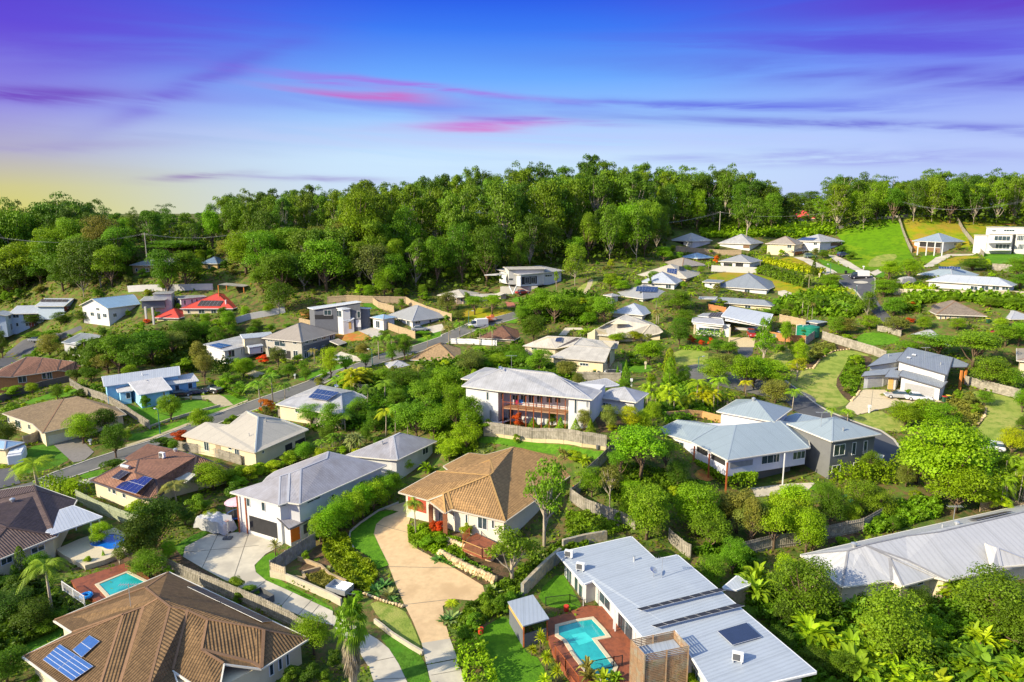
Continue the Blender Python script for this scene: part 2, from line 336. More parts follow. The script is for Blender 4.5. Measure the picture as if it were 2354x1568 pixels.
class House:
    def __init__(s, name, label, fr, base=None, z0=None, cat='house', group=None, dz=0.0, glass=None):
        s.fr = fr; p = atf(fr, *base); s.z0 = (p.z if z0 is None else z0) + dz; s.name = name
        s.root = empty(name, (p.x, p.y, s.z0), label, cat, group); s.tris = []; s.walls_ = []; s.db = math.hypot(p.x, p.y); s.far = fr[0] == 'Y'; s.dm = 13; s.glass = glass or GLASS; HOUSES.append(s)
    def P(s, x, y, h, fr=None):
        p = at_z(*ov(fr or s.fr, x, y), s.z0 + h)
        if not s.far: return p
        return s.PD(x, y, max(-3, min(s.dm, math.hypot(p.x, p.y) - s.db)) if p.y > 0 else s.dm, fr)
    def PD(s, x, y, dd=0, fr=None):
        d = ray(*ov(fr or s.fr, x, y)); k = (s.db + dd) / math.hypot(d.x, d.y); return Vector((d.x*k, d.y*k, CZ + d.z*k))
    def roof(s, V, faces, m, cap=None, gut=None, thick=.16, part='roof', eave=None):
        """V: name -> (x, y, height) in the frame's pixels or ('p', a, b, c) for a + c - b, or a Vector"""
        pts = {}
        for k, v in V.items():
            if isinstance(v, Vector): pts[k] = v
            elif v[0] == 'p': pts[k] = pts[v[1]] + pts[v[3]] - pts[v[2]]
            elif v[0] == 'm': pts[k] = (pts[v[1]] + pts[v[2]]) / 2 + Vector((0, 0, v[3] if len(v) > 3 else 0))
            else: pts[k] = s.P(*v)
        names = list(pts); idx = {k: i for i, k in enumerate(names)}; P = [pts[k] for k in names]; mb = MB(); edge = {}; rm = MB(); rm.uv = True
        FF = []
        for f in faces:
            ids = [idx[k] for k in (f.split() if isinstance(f, str) else f)]
            if area2([P[i] for i in ids]) < 0: ids = ids[::-1]
            tris = tessellate_polygon([[Vector((P[i].x, P[i].y, 0)) for i in ids]])
            nf = []
            # planar fit: keep polygon whole for uv continuity
            FF.append(ids); nrm = Vector((0, 0, 0))
            for j in range(len(ids)): a = P[ids[j-1]]; b = P[ids[j]]; nrm += a.cross(b)
            nrm.normalize()
            for t in tris: s.tris.append((P[ids[t[0]]], P[ids[t[1]]], P[ids[t[2]]], nrm if nrm.z > 0 else -nrm))
            rm.add([P[i] for i in ids], [tuple(range(len(ids)))])
            for j in range(len(ids)):
                k = (ids[j-1], ids[j]); edge.setdefault(tuple(sorted(k)), []).append((k, nrm if nrm.z > 0 else -nrm))
        dn = Vector((0, 0, -thick))
        for f in FF: rm.add([P[i] + dn for i in f], [tuple(range(len(f)))[::-1]])
        g = MB(); c = MB()
        for k, lst in edge.items():
            if len(lst) == 1:
                a, b = lst[0][0]; a = P[a]; b = P[b]; rm.add([a, b, b + dn, a + dn], [(3, 2, 1, 0)])
                out = Vector((b.y - a.y, a.x - b.x, 0)); out = out.normalized() * .07 if out.length else out
                g.bar(a + out - Vector((0, 0, .09)), b + out - Vector((0, 0, .09)), .13, .16)
            else:
                a, b = lst[0][0]; A = P[a]; B = P[b]; n1, n2 = lst[0][1], lst[1][1]
                if (n1 - n2).length < .12: continue
                mid = (A + B) / 2; up = (n1 + n2).normalized()
                # convex or valley
                d = (B - A).normalized(); left = Vector((-d.y, d.x, 0))
                conv = n1.dot(left) < 0 if lst[0][0] == (a, b) else n1.dot(left) > 0
                if conv: c.bar(A + up * .03, B + up * .03, .30, .09, up)
                else: c.bar(A + up * .01, B + up * .01, .22, .03, up)
        o = rm.build(part, m, s.root)
        if len(c.v) and cap: c.build('ridge_capping', cap, o)
        if gut: g.build('gutter', gut, o)
        return pts
    def walls(s, loop, top, m, over=.5, bot=-1.6, part='wall', plane=None):
        """loop: eave corners (names resolved to Vectors); top: height above z0, or plane=(point, normal) that the tops follow"""
        L2 = [Vector((p[0], p[1])) for p in loop]
        if area2(L2) < 0: L2 = L2[::-1]
        q = inset(L2, over); n = len(q); zt = []; lz = [p[2] for p in loop]
        if area2([Vector((p[0], p[1])) for p in loop]) < 0: lz = lz[::-1]
        for p, z3 in zip(q, lz):
            if plane is not None: pt, nn = plane; zt.append(pt.z - ((p.x-pt.x)*nn.x + (p.y-pt.y)*nn.y) / nn.z - .34)
            else: zt.append(z3 - .14 if s.far else s.z0 + top - .14)
        if s.far: hi = max(p[2] for p in loop) - .14; lo = min(p[2] for p in loop) - .4; zt = [max(lo, min(hi, z)) for z in zt]
        mb = MB(); zb = s.z0 + bot
        mb.add([(p.x, p.y, zb) for p in q] + [(p.x, p.y, z) for p, z in zip(q, zt)],
               [(i, (i+1) % n, (i+1) % n + n, i + n) for i in range(n)] + [tuple(range(n, 2*n))])
        o = mb.build(part, m, s.root)
        for i in range(n): s.walls_.append((q[i], q[(i+1) % n], zb, max(zt[i], zt[(i+1) % n])))
        return o
    def _wallhit(s, px, py):
        d = ray(px, py); o = Vector((0, 0, CZ)); best = None
        for a, b, zb, zt in s.walls_:
            e = (b - a); L = e.length
            if L < .3: continue
            e = e / L; nn = Vector((e.y, -e.x))        # outward for ccw
            den = d.x * nn.x + d.y * nn.y
            if den > -1e-3: continue
            t = ((a.x - o.x) * nn.x + (a.y - o.y) * nn.y) / den; p = o + d * t; u = (p.x - a.x) * e.x + (p.y - a.y) * e.y
            if -.6 < u < L + .6 and zb - .5 < p.z < zt + .8 and (best is None or t < best[0]): best = (t, a, e, nn, u, p.z, L, zt)
        return best
    def win(s, x0, y0, x1, y1, kind='window', m=None, fm=None, fr=None, split=2):
        X0, Y0 = ov(fr or s.fr, x0, y0); X1, Y1 = ov(fr or s.fr, x1, y1); h = s._wallhit((X0+X1)/2, (Y0+Y1)/2)
        if not h: WARN.append((s.name, kind, x0, y0)); return
        t, a, e, nn, u, z, L, zt = h
        def ur(px, py):
            d = ray(px, py); den = d.x * nn.x + d.y * nn.y; tt = (a.x * nn.x + a.y * nn.y) / den; p = Vector((0, 0, CZ)) + d * tt
            return (p.x-a.x) * e.x + (p.y-a.y) * e.y, p.z
        ua = ur(X0, (Y0+Y1)/2)[0]; ub = ur(X1, (Y0+Y1)/2)[0]; za = ur((X0+X1)/2, Y1)[1]; zb = ur((X0+X1)/2, Y0)[1]
        u0, u1 = sorted((ua, ub)); u0 = max(u0, .05); u1 = min(u1, L - .05); zb = min(zb, zt - .1)
        s.wadd(a, e, nn, u0, u1, za, zb, kind, m, fm, split)
    def wadd(s, a, e, nn, u0, u1, za, zb, kind='window', m=None, fm=None, split=2):
        if u1 - u0 < .15 or zb - za < .15: return
        E = Vector((e.x, e.y, 0)); NN = Vector((nn.x, nn.y, 0)); A = Vector((a.x, a.y, 0)); mb = MB()
        M3 = Matrix((E, NN, Vector((0, 0, 1)))).transposed()
        def bx(b, ua, ub, z0, z1, d0, d1): b.box(A + E*(ua+ub)/2 + NN*(d0+d1)/2 + Vector((0, 0, (z0+z1)/2)), (ub-ua, d1-d0, z1-z0), M=M3)
        if kind in ('window', 'glass_door'):
            f = .08
            bx(mb, u0, u1, za, za+f, -.02, .07); bx(mb, u0, u1, zb-f, zb, -.02, .07); bx(mb, u0, u0+f, za+f, zb-f, -.02, .065); bx(mb, u1-f, u1, za+f, zb-f, -.02, .065)
            if split > 1 and u1-u0 > 1.1:
                for k in range(1, split): uu = u0 + (u1-u0)*k/split; bx(mb, uu-.03, uu+.03, za+f, zb-f, -.02, .06)
            o = mb.build(kind, fm or WHITE, s.root); g = MB(); bx(g, u0+f*.6, u1-f*.6, za+f*.6, zb-f*.6, -.05, .03); g.build('pane', m or s.glass, o)
        elif kind == 'garage_door':
            k = 5
            for i in range(k): bx(mb, u0, u1, za+(zb-za)*i/k, za+(zb-za)*(i+1)/k-.03, -.02, .035 + .004*(i % 2))
            mb.build(kind, m or WHITE, s.root)
        elif kind == 'garage_opening':
            bx(mb, u0, u1, za, zb, -.03, .02); mb.build(kind, DARK, s.root)  # flat dark panel on the wall, painting the shade of an open bay
        else:
            bx(mb, u0, u1, za, zb, -.02, .05); o = mb.build(kind, m or DOORM, s.root)
            if kind == 'door':
                g = MB(); bx(g, u1-.16, u1-.1, za+(zb-za)*.45, za+(zb-za)*.52, .05, .1); g.build('handle', METAL, o)
    def autowin(s, k=0, every=3.2, w=1.5, h=1.2, sill=.95, floors=(0,), fm=None, seed=1):
        r = random.Random(seed); ws = s.walls_[k:]
        for a, b, zb, zt in ws:
            e = b - a; L = e.length
            if L < 2.4: continue
            e = e / L; nn = Vector((e.y, -e.x)); c = (a + b) / 2
            if nn.dot(Vector((-c.x, -c.y)).normalized()) < .12: continue
            n = max(1, int(L / every))
            for fl in floors:
                for i in range(n):
                    uc = L * (i + .5) / n + r.uniform(-.25, .25); ww = w * r.choice((.55, .8, 1, 1.25)); hh = h; sl_ = sill
                    if r.random() < .22: hh = 2.0; sl_ = .1; ww = max(ww, 1.6)
                    za = s.z0 + fl + sl_
                    if za + hh > zt - .15: hh = zt - .15 - za
                    if ww > L/n*.85: ww = L/n*.85
                    s.wadd(a, e, nn, uc - ww/2, uc + ww/2, za, za + hh, 'window', None, fm)
    def rect(s, A, B, C, h, fr=None, sq=True, dd=0, asp=None):
        """three consecutive eave corners (left, near, right) as (x, y) pixels at height h"""
        if s.far and not isinstance(A, Vector):
            b = s.PD(B[0], B[1], dd, fr); ra, rc = ray(*ov(fr or s.fr, *A[:2])), ray(*ov(fr or s.fr, *C[:2])); vb = Vector((b.x, b.y, 0)).normalized(); rt = Vector((vb.y, -vb.x, 0))
            xl = -b.length_squared**.5 * 0 + s.db * (math.atan2(b.x, b.y) - math.atan2(ra.x, ra.y)); xr = s.db * (math.atan2(rc.x, rc.y) - math.atan2(b.x, b.y)); xl = max(xl*1.07, .4); xr = max(xr*1.07, .4)
            if asp is None: asp = .92 if xr > xl else 1/.92
            th = math.atan(xl / xr * asp); th = max(math.radians(9), min(math.radians(81), th)); u = rt*math.cos(th) + vb*math.sin(th); v = -rt*math.sin(th) + vb*math.cos(th); Lu = xr/math.cos(th); Lv = xl/math.sin(th)
            Lu = min(Lu, 34); Lv = min(Lv, 34); a = b + v*Lv; c = b + u*Lu; return a, b, c, a + c - b
        a, b, c = [v if isinstance(v, Vector) else s.P(v[0], v[1], h, fr) for v in (A, B, C)]
        u = (c - b); v = (a - b); Lu, Lv = u.length, v.length; u /= Lu; v /= Lv; ang = math.degrees(math.acos(max(-1, min(1, u.dot(v)))))
        if sq:
            if abs(ang - 90) > 12: WARN.append((s.name, 'angle %.0f  %.1f x %.1f' % (ang, Lu, Lv)))
            bi = (u + v).normalized(); sgn = 1 if (u.x*v.y - u.y*v.x) > 0 else -1
            r = Matrix.Rotation(math.radians(45) * -sgn, 3, 'Z'); u2 = r @ bi; v2 = r.transposed() @ bi
            cen = (a + b + c + (a + c - b)) / 4
            b = cen - u2*Lu/2 - v2*Lv/2; c = b + u2*Lu; a = b + v2*Lv
        return a, b, c, a + c - b
    def blk(s, A, B, C, h, typ='hip', pitch=22, wall=None, rm=None, cap=None, gut=None, over=.55, ridge=None, bot=-1.6, fr=None, hs=None, ext=None, thick=.16, sq=True, walls=True, part='roof', dd=0, asp=None):
        a, b, c, d = s.rect(A, B, C, h, fr, sq, dd, asp); h = b.z - s.z0 if s.far else h; tp = math.tan(math.radians(pitch * (1.22 if s.far and typ == 'hip' else 1))); u = (c - b); v = (a - b); Lu, Lv = u.length, v.length; un = u / Lu; vn = v / Lv
        if ridge is None: ridge = 'u' if Lu >= Lv else 'v'
        up = Vector((0, 0, 1)); cap = cap or rm
        if typ == 'hip':
            hw = min(Lu, Lv) / 2
            if Lu >= Lv: r0 = b + vn*Lv/2 + un*hw + up*hw*tp; r1 = b + vn*Lv/2 + un*(Lu-hw) + up*hw*tp; F = ['b c r1 r0', 'c d r1', 'd a r0 r1', 'a b r0']
            else: r0 = b + un*Lu/2 + vn*hw + up*hw*tp; r1 = b + un*Lu/2 + vn*(Lv-hw) + up*hw*tp; F = ['b c r0', 'c d r1 r0', 'd a r1', 'a b r0 r1']
            if (r0 - r1).length < .3: r1 = r0; F = [' '.join(x for x in f.split() if x != 'r1') if 'r0' in f else f.replace('r1', 'r0') for f in F]; V = dict(a=a, b=b, c=c, d=d, r0=r0)
            else: V = dict(a=a, b=b, c=c, d=d, r0=r0, r1=r1)
            s.roof(V, F, rm, cap, gut, thick, part)
            if walls: s.walls([a, b, c, d], h, wall, over, bot)
        elif typ == 'gable':
            if ridge == 'u': r0 = b + v/2 + up*Lv/2*tp; r1 = c + v/2 + up*Lv/2*tp; F = ['b c r1 r0', 'd a r0 r1']; ax, w2 = un, Lv
            else: r0 = b + u/2 + up*Lu/2*tp; r1 = a + u/2 + up*Lu/2*tp; F = ['b r0 r1 a', 'c d r1 r0']; ax, w2 = vn, Lu
            s.roof(dict(a=a, b=b, c=c, d=d, r0=r0, r1=r1), F, rm, cap, gut, thick, part)
            if walls:
                s.walls([a, b, c, d], h, wall, over, bot)
                for r in (r0, r1):
                    g = MB(); sg = 1 if r is r0 else -1; w = (un if ridge == 'v' else vn) * (w2/2 - over); rc = r + ax * sg * over - up*.17 - up*(over*tp)*0; z = s.z0 + h - .14
                    p1 = Vector((rc.x + w.x, rc.y + w.y, z + over*tp - .03)); p2 = Vector((rc.x - w.x, rc.y - w.y, z + over*tp - .03)); base1 = Vector((p1.x, p1.y, z)); base2 = Vector((p2.x, p2.y, z)); th = ax * sg * .1
                    g.add([base1, base2, p2, rc, p1, base1+th, base2+th, p2+th, rc+th, p1+th], [(0, 1, 2, 3, 4), (9, 8, 7, 6, 5)])
                    g.build('gable', wall, s.root)
        elif typ == 'plane':        # hs: heights above h at a, b, c, d (pixels were read at their own height)
            z = [s.z0 + h + k for k in hs]; V = []
            if not isinstance(A, Vector) and not s.far:
                q = [s.P(p[0], p[1], h + k, fr) for p, k in zip((A, B, C), hs)]; aa, bb, cc = q; dd = aa + cc - bb
            else: aa, bb, cc, dd = [Vector((p.x, p.y, (b.z - h - s.z0 if s.far else 0) + zz)) for p, zz in zip((a, b, c, d), z)]
            nn = (cc - bb).cross(aa - bb); nn = nn if nn.z > 0 else -nn; nn.normalize()
            a, b, c, d = aa, bb, cc, dd
            s.roof(dict(a=aa, b=bb, c=cc, d=dd), ['a b c d'], rm, None, gut, thick, part)
            if walls: s.walls([aa, bb, cc, dd], h, wall, over, bot, plane=(bb, nn))
        return a, b, c, d
    def hit(s, x, y, fr=None):
        d = ray(*ov(fr or s.fr, x, y)); o = Vector((0, 0, CZ)); best = None
        for p0, p1, p2, nn in s.tris:
            n = (p1 - p0).cross(p2 - p0)
            den = n.dot(d)
            if abs(den) < 1e-6: continue
            t = n.dot(p0 - o) / den; q = o + d * t
            k = [(p1-p0).cross(q-p0).dot(n), (p2-p1).cross(q-p1).dot(n), (p0-p2).cross(q-p2).dot(n)]
            if all(v >= -1e-3 for v in k) or all(v <= 1e-3 for v in k):
                if best is None or t < best[0]: best = (t, q, nn)
        return (best[1], best[2]) if best else None
    def solar(s, quad, nx, ny, fr=None, lift=.2, frame=None, cell=None, part='solar_panel'):
        """quad: four pixel corners on one roof slope, nx panels along corner 0-1, ny along 0-3"""
        cx = sum(q[0] for q in quad) / 4; cy = sum(q[1] for q in quad) / 4; h = s.hit(cx, cy, fr)
        if not h: WARN.append((s.name, 'solar', quad[0])); return
        q0, nn = h; o = Vector((0, 0, CZ)); Q = []
        for x, y in quad:
            d = ray(*ov(fr or s.fr, x, y)); Q.append(o + d * (nn.dot(q0 - o) / nn.dot(d)) + nn * lift)
        bl = lambda u, v: (Q[0]*(1-u) + Q[1]*u)*(1-v) + (Q[3]*(1-u) + Q[2]*u)*v
        def slab(b, u0, u1, v0, v1, t0, t1):
            c = [bl(u0, v0), bl(u1, v0), bl(u1, v1), bl(u0, v1)]; b.add([p + nn*t0 for p in c] + [p + nn*t1 for p in c], [(3, 2, 1, 0), (4, 5, 6, 7), (0, 1, 5, 4), (1, 2, 6, 5), (2, 3, 7, 6), (3, 0, 4, 7)])
        for i in range(nx):
            for j in range(ny):
                g = .006; u0, u1, v0, v1 = i/nx + g/nx, (i+1)/nx - g/nx, j/ny + g/ny, (j+1)/ny - g/ny; b = MB(); slab(b, u0, u1, v0, v1, -.03, 0)
                o2 = b.build(part, frame or ALU, s.root); du = .022/max((bl(u1, v0)-bl(u0, v0)).length, .1)*(u1-u0); dv = .022/max((bl(u0, v1)-bl(u0, v0)).length, .1)*(v1-v0)
                b = MB(); slab(b, u0+du, u1-du, v0+dv, v1-dv, 0, .012); b.build('cells', cell or CELL, o2)
    def vent(s, x, y, kind='roof_vent', m=None, fr=None, r=.16, hgt=.5):
        h = s.hit(x, y, fr)
        if not h: WARN.append((s.name, 'vent', x, y)); return
        q, nn = h; b = MB()
        if kind == 'roof_vent':
            b.tube([q - Vector((0, 0, .2)), q + Vector((0, 0, hgt)), q + Vector((0, 0, hgt+.05))], [r*.7, r*.7, r], 10); b.build(kind, m or METAL, s.root, smooth=False)
        elif kind == 'whirlybird':
            b.tube([q - Vector((0, 0, .1)), q + Vector((0, 0, .2)), q + Vector((0, 0, .25)), q + Vector((0, 0, .45)), q + Vector((0, 0, .6))], [.2, .2, .34, .34, .05], 12); b.build(kind, m or METAL, s.root)
        elif kind == 'antenna':
            b.bar(q, q + Vector((0, 0, 2.4)), .05); b.bar(q + Vector((-.9, 0, 2.3)), q + Vector((.9, 0.1, 2.3)), .04)
            for i in range(8): xx = -.85 + i*.24; b.bar(q + Vector((xx, -.3, 2.3)), q + Vector((xx, .35, 2.3)), .025)
            b.build(kind, m or METAL, s.root)
        elif kind == 'satellite_dish':
            b.bar(q, q + Vector((0, 0, .6)), .06); cc = q + Vector((0, 0, .75)); ax = Vector((.35, -.3, .8)).normalized(); t = ax.cross(Vector((1, 0, 0))).normalized(); w = ax.cross(t)
            ring = [cc + (t*math.cos(k*math.pi/6) + w*math.sin(k*math.pi/6))*.45 + ax*.1 for k in range(12)]
            b.add([cc] + ring + [cc - ax*.04] + [p - ax*.04 for p in ring], [(0, i+1, (i+1) % 12 + 1) for i in range(12)] + [(13, (i+1) % 12 + 14, i+14) for i in range(12)] + [(i+1, (i+1) % 12+1, (i+1) % 12+14, i+14) for i in range(12)])
            b.bar(cc, cc + ax*.5, .03); b.build(kind, m or METAL, s.root)
        elif kind == 'air_conditioner':
            E = Vector((1, 0, 0)); rz = R(-20); M = Matrix.Rotation(rz, 3, 'Z'); c = q + Vector((0, 0, .55)); b.box(c, (.95, .42, .75), rz); o = b.build(kind, m or WHITE, s.root)
            g = MB(); g.box(c + M @ Vector((-.1, -.23, 0)), (.62, .03, .6), rz); g.build('grille', DGREY, o)
            l = MB()
            for dx in (-.35, .35): l.box(q + M @ Vector((dx, 0, .1)), (.06, .6, .2), rz)
            l.build('bracket', ALU, o)
    def post(s, x, y, h0, h1, w=.14, m=None, part='post', fr=None, ground=True):
        """vertical post through pixel (x, y) read at height h1"""
        p = s.P(x, y, h1, fr); b = MB(); zb = s.z0 + h0; h1 = p.z - s.z0
        if ground: zb = min(zb, T(p.x, p.y) - .2)
        b.box(((p.x), p.y, (zb + s.z0 + h1) / 2), (w, w, s.z0 + h1 - zb)); return b.build(part, m or WHITE, s.root)
HOUSES = []
GLASS = mat('window glass', (.035, .06, .075), .06, .3, .7, spec=1.0)
WHITE = mat('white paint', (.78, .79, .78), .55, .03); METAL = mat('galvanised metal', (.55, .57, .58), .35, .08, metal=.6)
ALU = mat('aluminium', (.68, .70, .72), .4, .04, metal=.3); CELL = mat('solar cells', (.012, .03, .13), .12, .2, 3, spec=.9)
CELLB = mat('solar cells blue', (.03, .10, .32), .15, .15, 3, spec=.9); BLK = mat('black rubber', (.02, .02, .022), .6, .2)
DARK = mat('unlit interior', (.03, .03, .032), .8, .2); DGREY = mat('dark grey paint', (.10, .105, .11), .5, .08); DOORM = mat('timber door', (.55, .16, .03), .5, .15, 4)  # DARK paints recess shade onto flat panels
TIMB = mat('red brown timber', (.38, .10, .03), .6, .25, 3); CONC = mat('pale concrete', (.56, .51, .40), .85, .10, 1.2, var2=(.44, .40, .32), scale2=.25)
def prisms(name, label, cat, fr, pts, h0, h1, m, group=None, kind=None):
    """ground-hugging prism over a traced outline"""
    w = [atf(fr, *p) for p in pts]; z = sum(p.z for p in w) / len(w); c = sum(w, Vector()) / len(w)
    b = MB(); pl = [(p.x, p.y) for p in w]
    if area2(pl) < 0: pl = pl[::-1]
    b.prism(pl, z + h0, z + h1); o = b.build(name, m, loc=(c.x, c.y, z)); return tag(o, label, cat, group, kind)
PATCHES = []
def patch(name, fr, pts, off, m, world=None, label=None, smooth=0):
    """a sheet draped on the terrain, cut on the terrain's own grid"""
    w = world or [atf(fr, *p) for p in pts]; pl = [Vector((p.x, p.y, 0)) for p in w]
    if smooth:
        for _ in range(smooth):
            q = []
            for i in range(len(pl)): a = pl[i]; b = pl[(i+1) % len(pl)]; q += [a*.75 + b*.25, a*.25 + b*.75]
            pl = q
    PATCHES.append([(p.x, p.y) for p in pl]); bm = bmesh.new(); vs = [bm.verts.new(p) for p in pl]
    tr = tessellate_polygon([pl])
    for t in tr:
        try: bm.faces.new([vs[i] for i in t])
        except ValueError: pass
    xs = [p.x for p in pl]; ys = [p.y for p in pl]
    def cut(co, no):
        bmesh.ops.bisect_plane(bm, geom=bm.verts[:] + bm.edges[:] + bm.faces[:], plane_co=co, plane_no=no, dist=1e-4)
    st = 2.0 if (max(xs)-min(xs) < 90 and max(ys)-min(ys) < 90) else 4.0
    for x in np.arange(math.ceil(min(xs)/st)*st, max(xs), st): cut((x, 0, 0), (1, 0, 0))
    for y in np.arange(math.ceil(min(ys)/st)*st, max(ys), st): cut((0, y, 0), (0, 1, 0))
    for v in bm.verts: v.co.z = T(v.co.x, v.co.y) + off
    bmesh.ops.recalc_face_normals(bm, faces=bm.faces[:])
    for f in bm.faces:
        if f.normal.z < 0: f.normal_flip()
    me = bpy.data.meshes.new(name); bm.to_mesh(me); bm.free(); me.materials.append(m); o = bpy.data.objects.new(name, me); COL.objects.link(o)
    o['kind'] = 'structure'; return o
def strip(name, fr, left, right, off, m):
    return patch(name, fr, left + right[::-1], off, m)
def at_h(fr, x, y, h):
    px, py = ov(fr, x, y); d = ray(px, py); z = T(*at(px, py).xy) + h
    for _ in range(12): p = at_z(px, py, z); z = z*.5 + (T(p.x, p.y) + h)*.5
    p = at_z(px, py, z); return Vector((p.x, p.y, T(p.x, p.y)))
FENCE = mat('weathered grey palings', (.34, .31, .25), .85, .3, 2.5, var2=(.24, .22, .17), scale2=1.2); FENCEB = mat('new tan palings', (.42, .32, .19), .8, .2, 2.5)
FPOST = {}
def fence(label, fr, pts, h=1.8, m=None, top=False, group='paling fences between the gardens', near=False, sleeper=None, name='paling_fence', cat='fence', pitch=.15, cap=None):
    m = m or FENCE; w = [at_h(fr, x, y, h) if top else atf(fr, x, y) for x, y in pts]
    root = empty(name, w[0], label, cat, group); b = MB(); rr = random.Random(len(label)); rails = MB(); sl_ = MB(); posts = []
    gap = pitch if near else .6
    for a, c in zip(w, w[1:]):
        d = Vector((c.x-a.x, c.y-a.y, 0)); L = d.length
        if L < .1: continue
        d /= L; n = max(1, int(L / gap)); rz = math.atan2(d.y, d.x); sd = Vector((-d.y, d.x, 0))
        base0 = .5 if sleeper else 0
        for i in range(n):
            p = a + d * (L * (i + .5) / n); z = T(p.x, p.y); hh = h + rr.uniform(-.03, .03) * (1 if near else 1.5)
            b.box((p.x + sd.x * .03 * (i % 2) * near, p.y + sd.y * .03 * (i % 2) * near, z + base0 + (hh - base0) / 2 - (.1 if not sleeper else 0)), (L / n * (.93 if near else 1.0), .035, hh - base0 + .2), rz)
        k = max(1, int(L / (4 if not near else 2.4)))
        for i in range(k):
            p = a + d * (L * i / k); q = a + d * (L * (i+1) / k)
            for hz in (.4, h - .35):
                if sleeper and hz < .5: continue
                rails.bar((p.x - sd.x*.06, p.y - sd.y*.06, T(p.x, p.y) + hz), (q.x - sd.x*.06, q.y - sd.y*.06, T(q.x, q.y) + hz), .05, .09)
            if sleeper: sl_.bar((p.x, p.y, T(p.x, p.y) + .2), (q.x, q.y, T(q.x, q.y) + .2), .1, .75)
            posts.append(p)
    posts.append(w[-1]); b.build('palings', m, root); rails.build('rail', m, root)
    if sleeper: sl_.build('sleeper_wall', sleeper, root)
    if near or len(posts) < 60:
        key = (round(h, 1), m.name)
        for p in posts:
            if key not in FPOST:
                q = MB(); q.box((0, 0, h/2 - .1), (.12, .12, h + .35)); me_o = q.build('post', m, None); FPOST[key] = me_o.data; bpy.data.objects.remove(me_o)
            o = bpy.data.objects.new('post', FPOST[key]); COL.objects.link(o); o.parent = root; o.location = Vector((p.x, p.y, T(p.x, p.y))) - Vector(root.location)
    return root
# ---------------- vegetation kit: unit prototypes (height 1, width 1), copied and scaled
LEAF = leafmat('leaves', (.185, .365, .012), .40); LEAFE = leafmat('gum leaves', (.120, .245, .009), .28); FROND = leafmat('palm fronds', (.20, .36, .016), .32)
BARK = mat('pale bark', (.42, .36, .27), .9, .3, 6); BARKD = mat('brown bark', (.16, .11, .07), .9, .3, 6); DEADF = mat('dead fronds', (.36, .30, .20), .9, .3, 8)
def leafmesh(name, C, Nn, size, m, aspect=.62, lv=None, jit=.55, seed=0):
    """one small rhombic face per leaf clump: centres C, outward normals Nn"""
    r = np.random.default_rng(seed); n = len(C); Nn = Nn + r.normal(0, jit, (n, 3)); Nn /= np.linalg.norm(Nn, axis=1)[:, None] + 1e-9
    t = r.normal(0, 1, (n, 3)); t -= (t * Nn).sum(1)[:, None] * Nn; t /= np.linalg.norm(t, axis=1)[:, None] + 1e-9; b = np.cross(Nn, t)
    s = size * r.uniform(.6, 1.35, n)[:, None] if np.isscalar(size) else size[:, None]
    V = np.stack([C - t*s, C - b*s*aspect + Nn*s*.12, C + t*s, C + b*s*aspect + Nn*s*.12], 1).reshape(-1, 3)
    me = bpy.data.meshes.new(name); me.vertices.add(4*n); me.vertices.foreach_set('co', V.ravel()); me.loops.add(4*n); me.loops.foreach_set('vertex_index', np.arange(4*n))
    me.polygons.add(n); me.polygons.foreach_set('loop_start', np.arange(0, 4*n, 4)); me.polygons.foreach_set('loop_total', np.full(n, 4)); me.update()
    a = me.attributes.new('lv', 'FLOAT', 'POINT'); vals = r.uniform(0, 1, n) if lv is None else np.clip(lv + r.uniform(-.28, .28, n), 0, 1); a.data.foreach_set('value', np.repeat(vals, 4))
    me.materials.append(m); me.validate(); return me
def lobes(r, specs, total, fill=.25):
    """specs: (centre, radii); leaves over the upper shells of many small lumps"""
    C = []; Nn = []; lv = []; vol = np.array([s[1][0]*s[1][1] + s[1][0]*s[1][2] for s in specs]); cnt = np.maximum(8, (vol / vol.sum() * total).astype(int))
    for (c, rad), k in zip(specs, cnt):
        d = r.normal(0, 1, (k, 3)); d /= np.linalg.norm(d, axis=1)[:, None]; d[:, 2] = np.where(d[:, 2] < -.35, -d[:, 2]*.6, d[:, 2])
        rr = np.where(r.random(k) < fill, r.uniform(.4, 1, k), r.uniform(.86, 1.1, k))[:, None]
        C.append(np.array(c) + d * rr * np.array(rad)); nn = d / np.array(rad); nn /= np.linalg.norm(nn, axis=1)[:, None]; Nn.append(nn + np.array([0, 0, .25])); lv.append(np.full(k, r.uniform(.3, .75)))
    return np.concatenate(C), np.concatenate(Nn), np.concatenate(lv)
def branches(b, r, base, top, rad, ends, n=6):
    for e in ends:
        t = r.uniform(.25, .9); s0 = base.lerp(top, t); e = Vector(e); mid = s0.lerp(e, .5) + Vector((0, 0, (e.z - s0.z) * -.12)); b.tube([s0, mid, e], [rad*.5*(1.1-t*.6), rad*.32, rad*.12], n, False)
PROTO = {}
def proto(kind, trunk_mb, leaf_me, bark=None, crown='crown'):
    root = bpy.data.objects.new(kind, None)
    parts = []
    if trunk_mb is not None and len(trunk_mb.v):
        o = trunk_mb.build('trunk', bark or BARKD); COL.objects.unlink(o); o.data.polygons.foreach_set('use_smooth', [True]*len(o.data.polygons)); parts.append(('trunk', o.data)); bpy.data.objects.remove(o)
    parts.append((crown, leaf_me)); PROTO.setdefault(kind, []).append(parts); bpy.data.objects.remove(root)
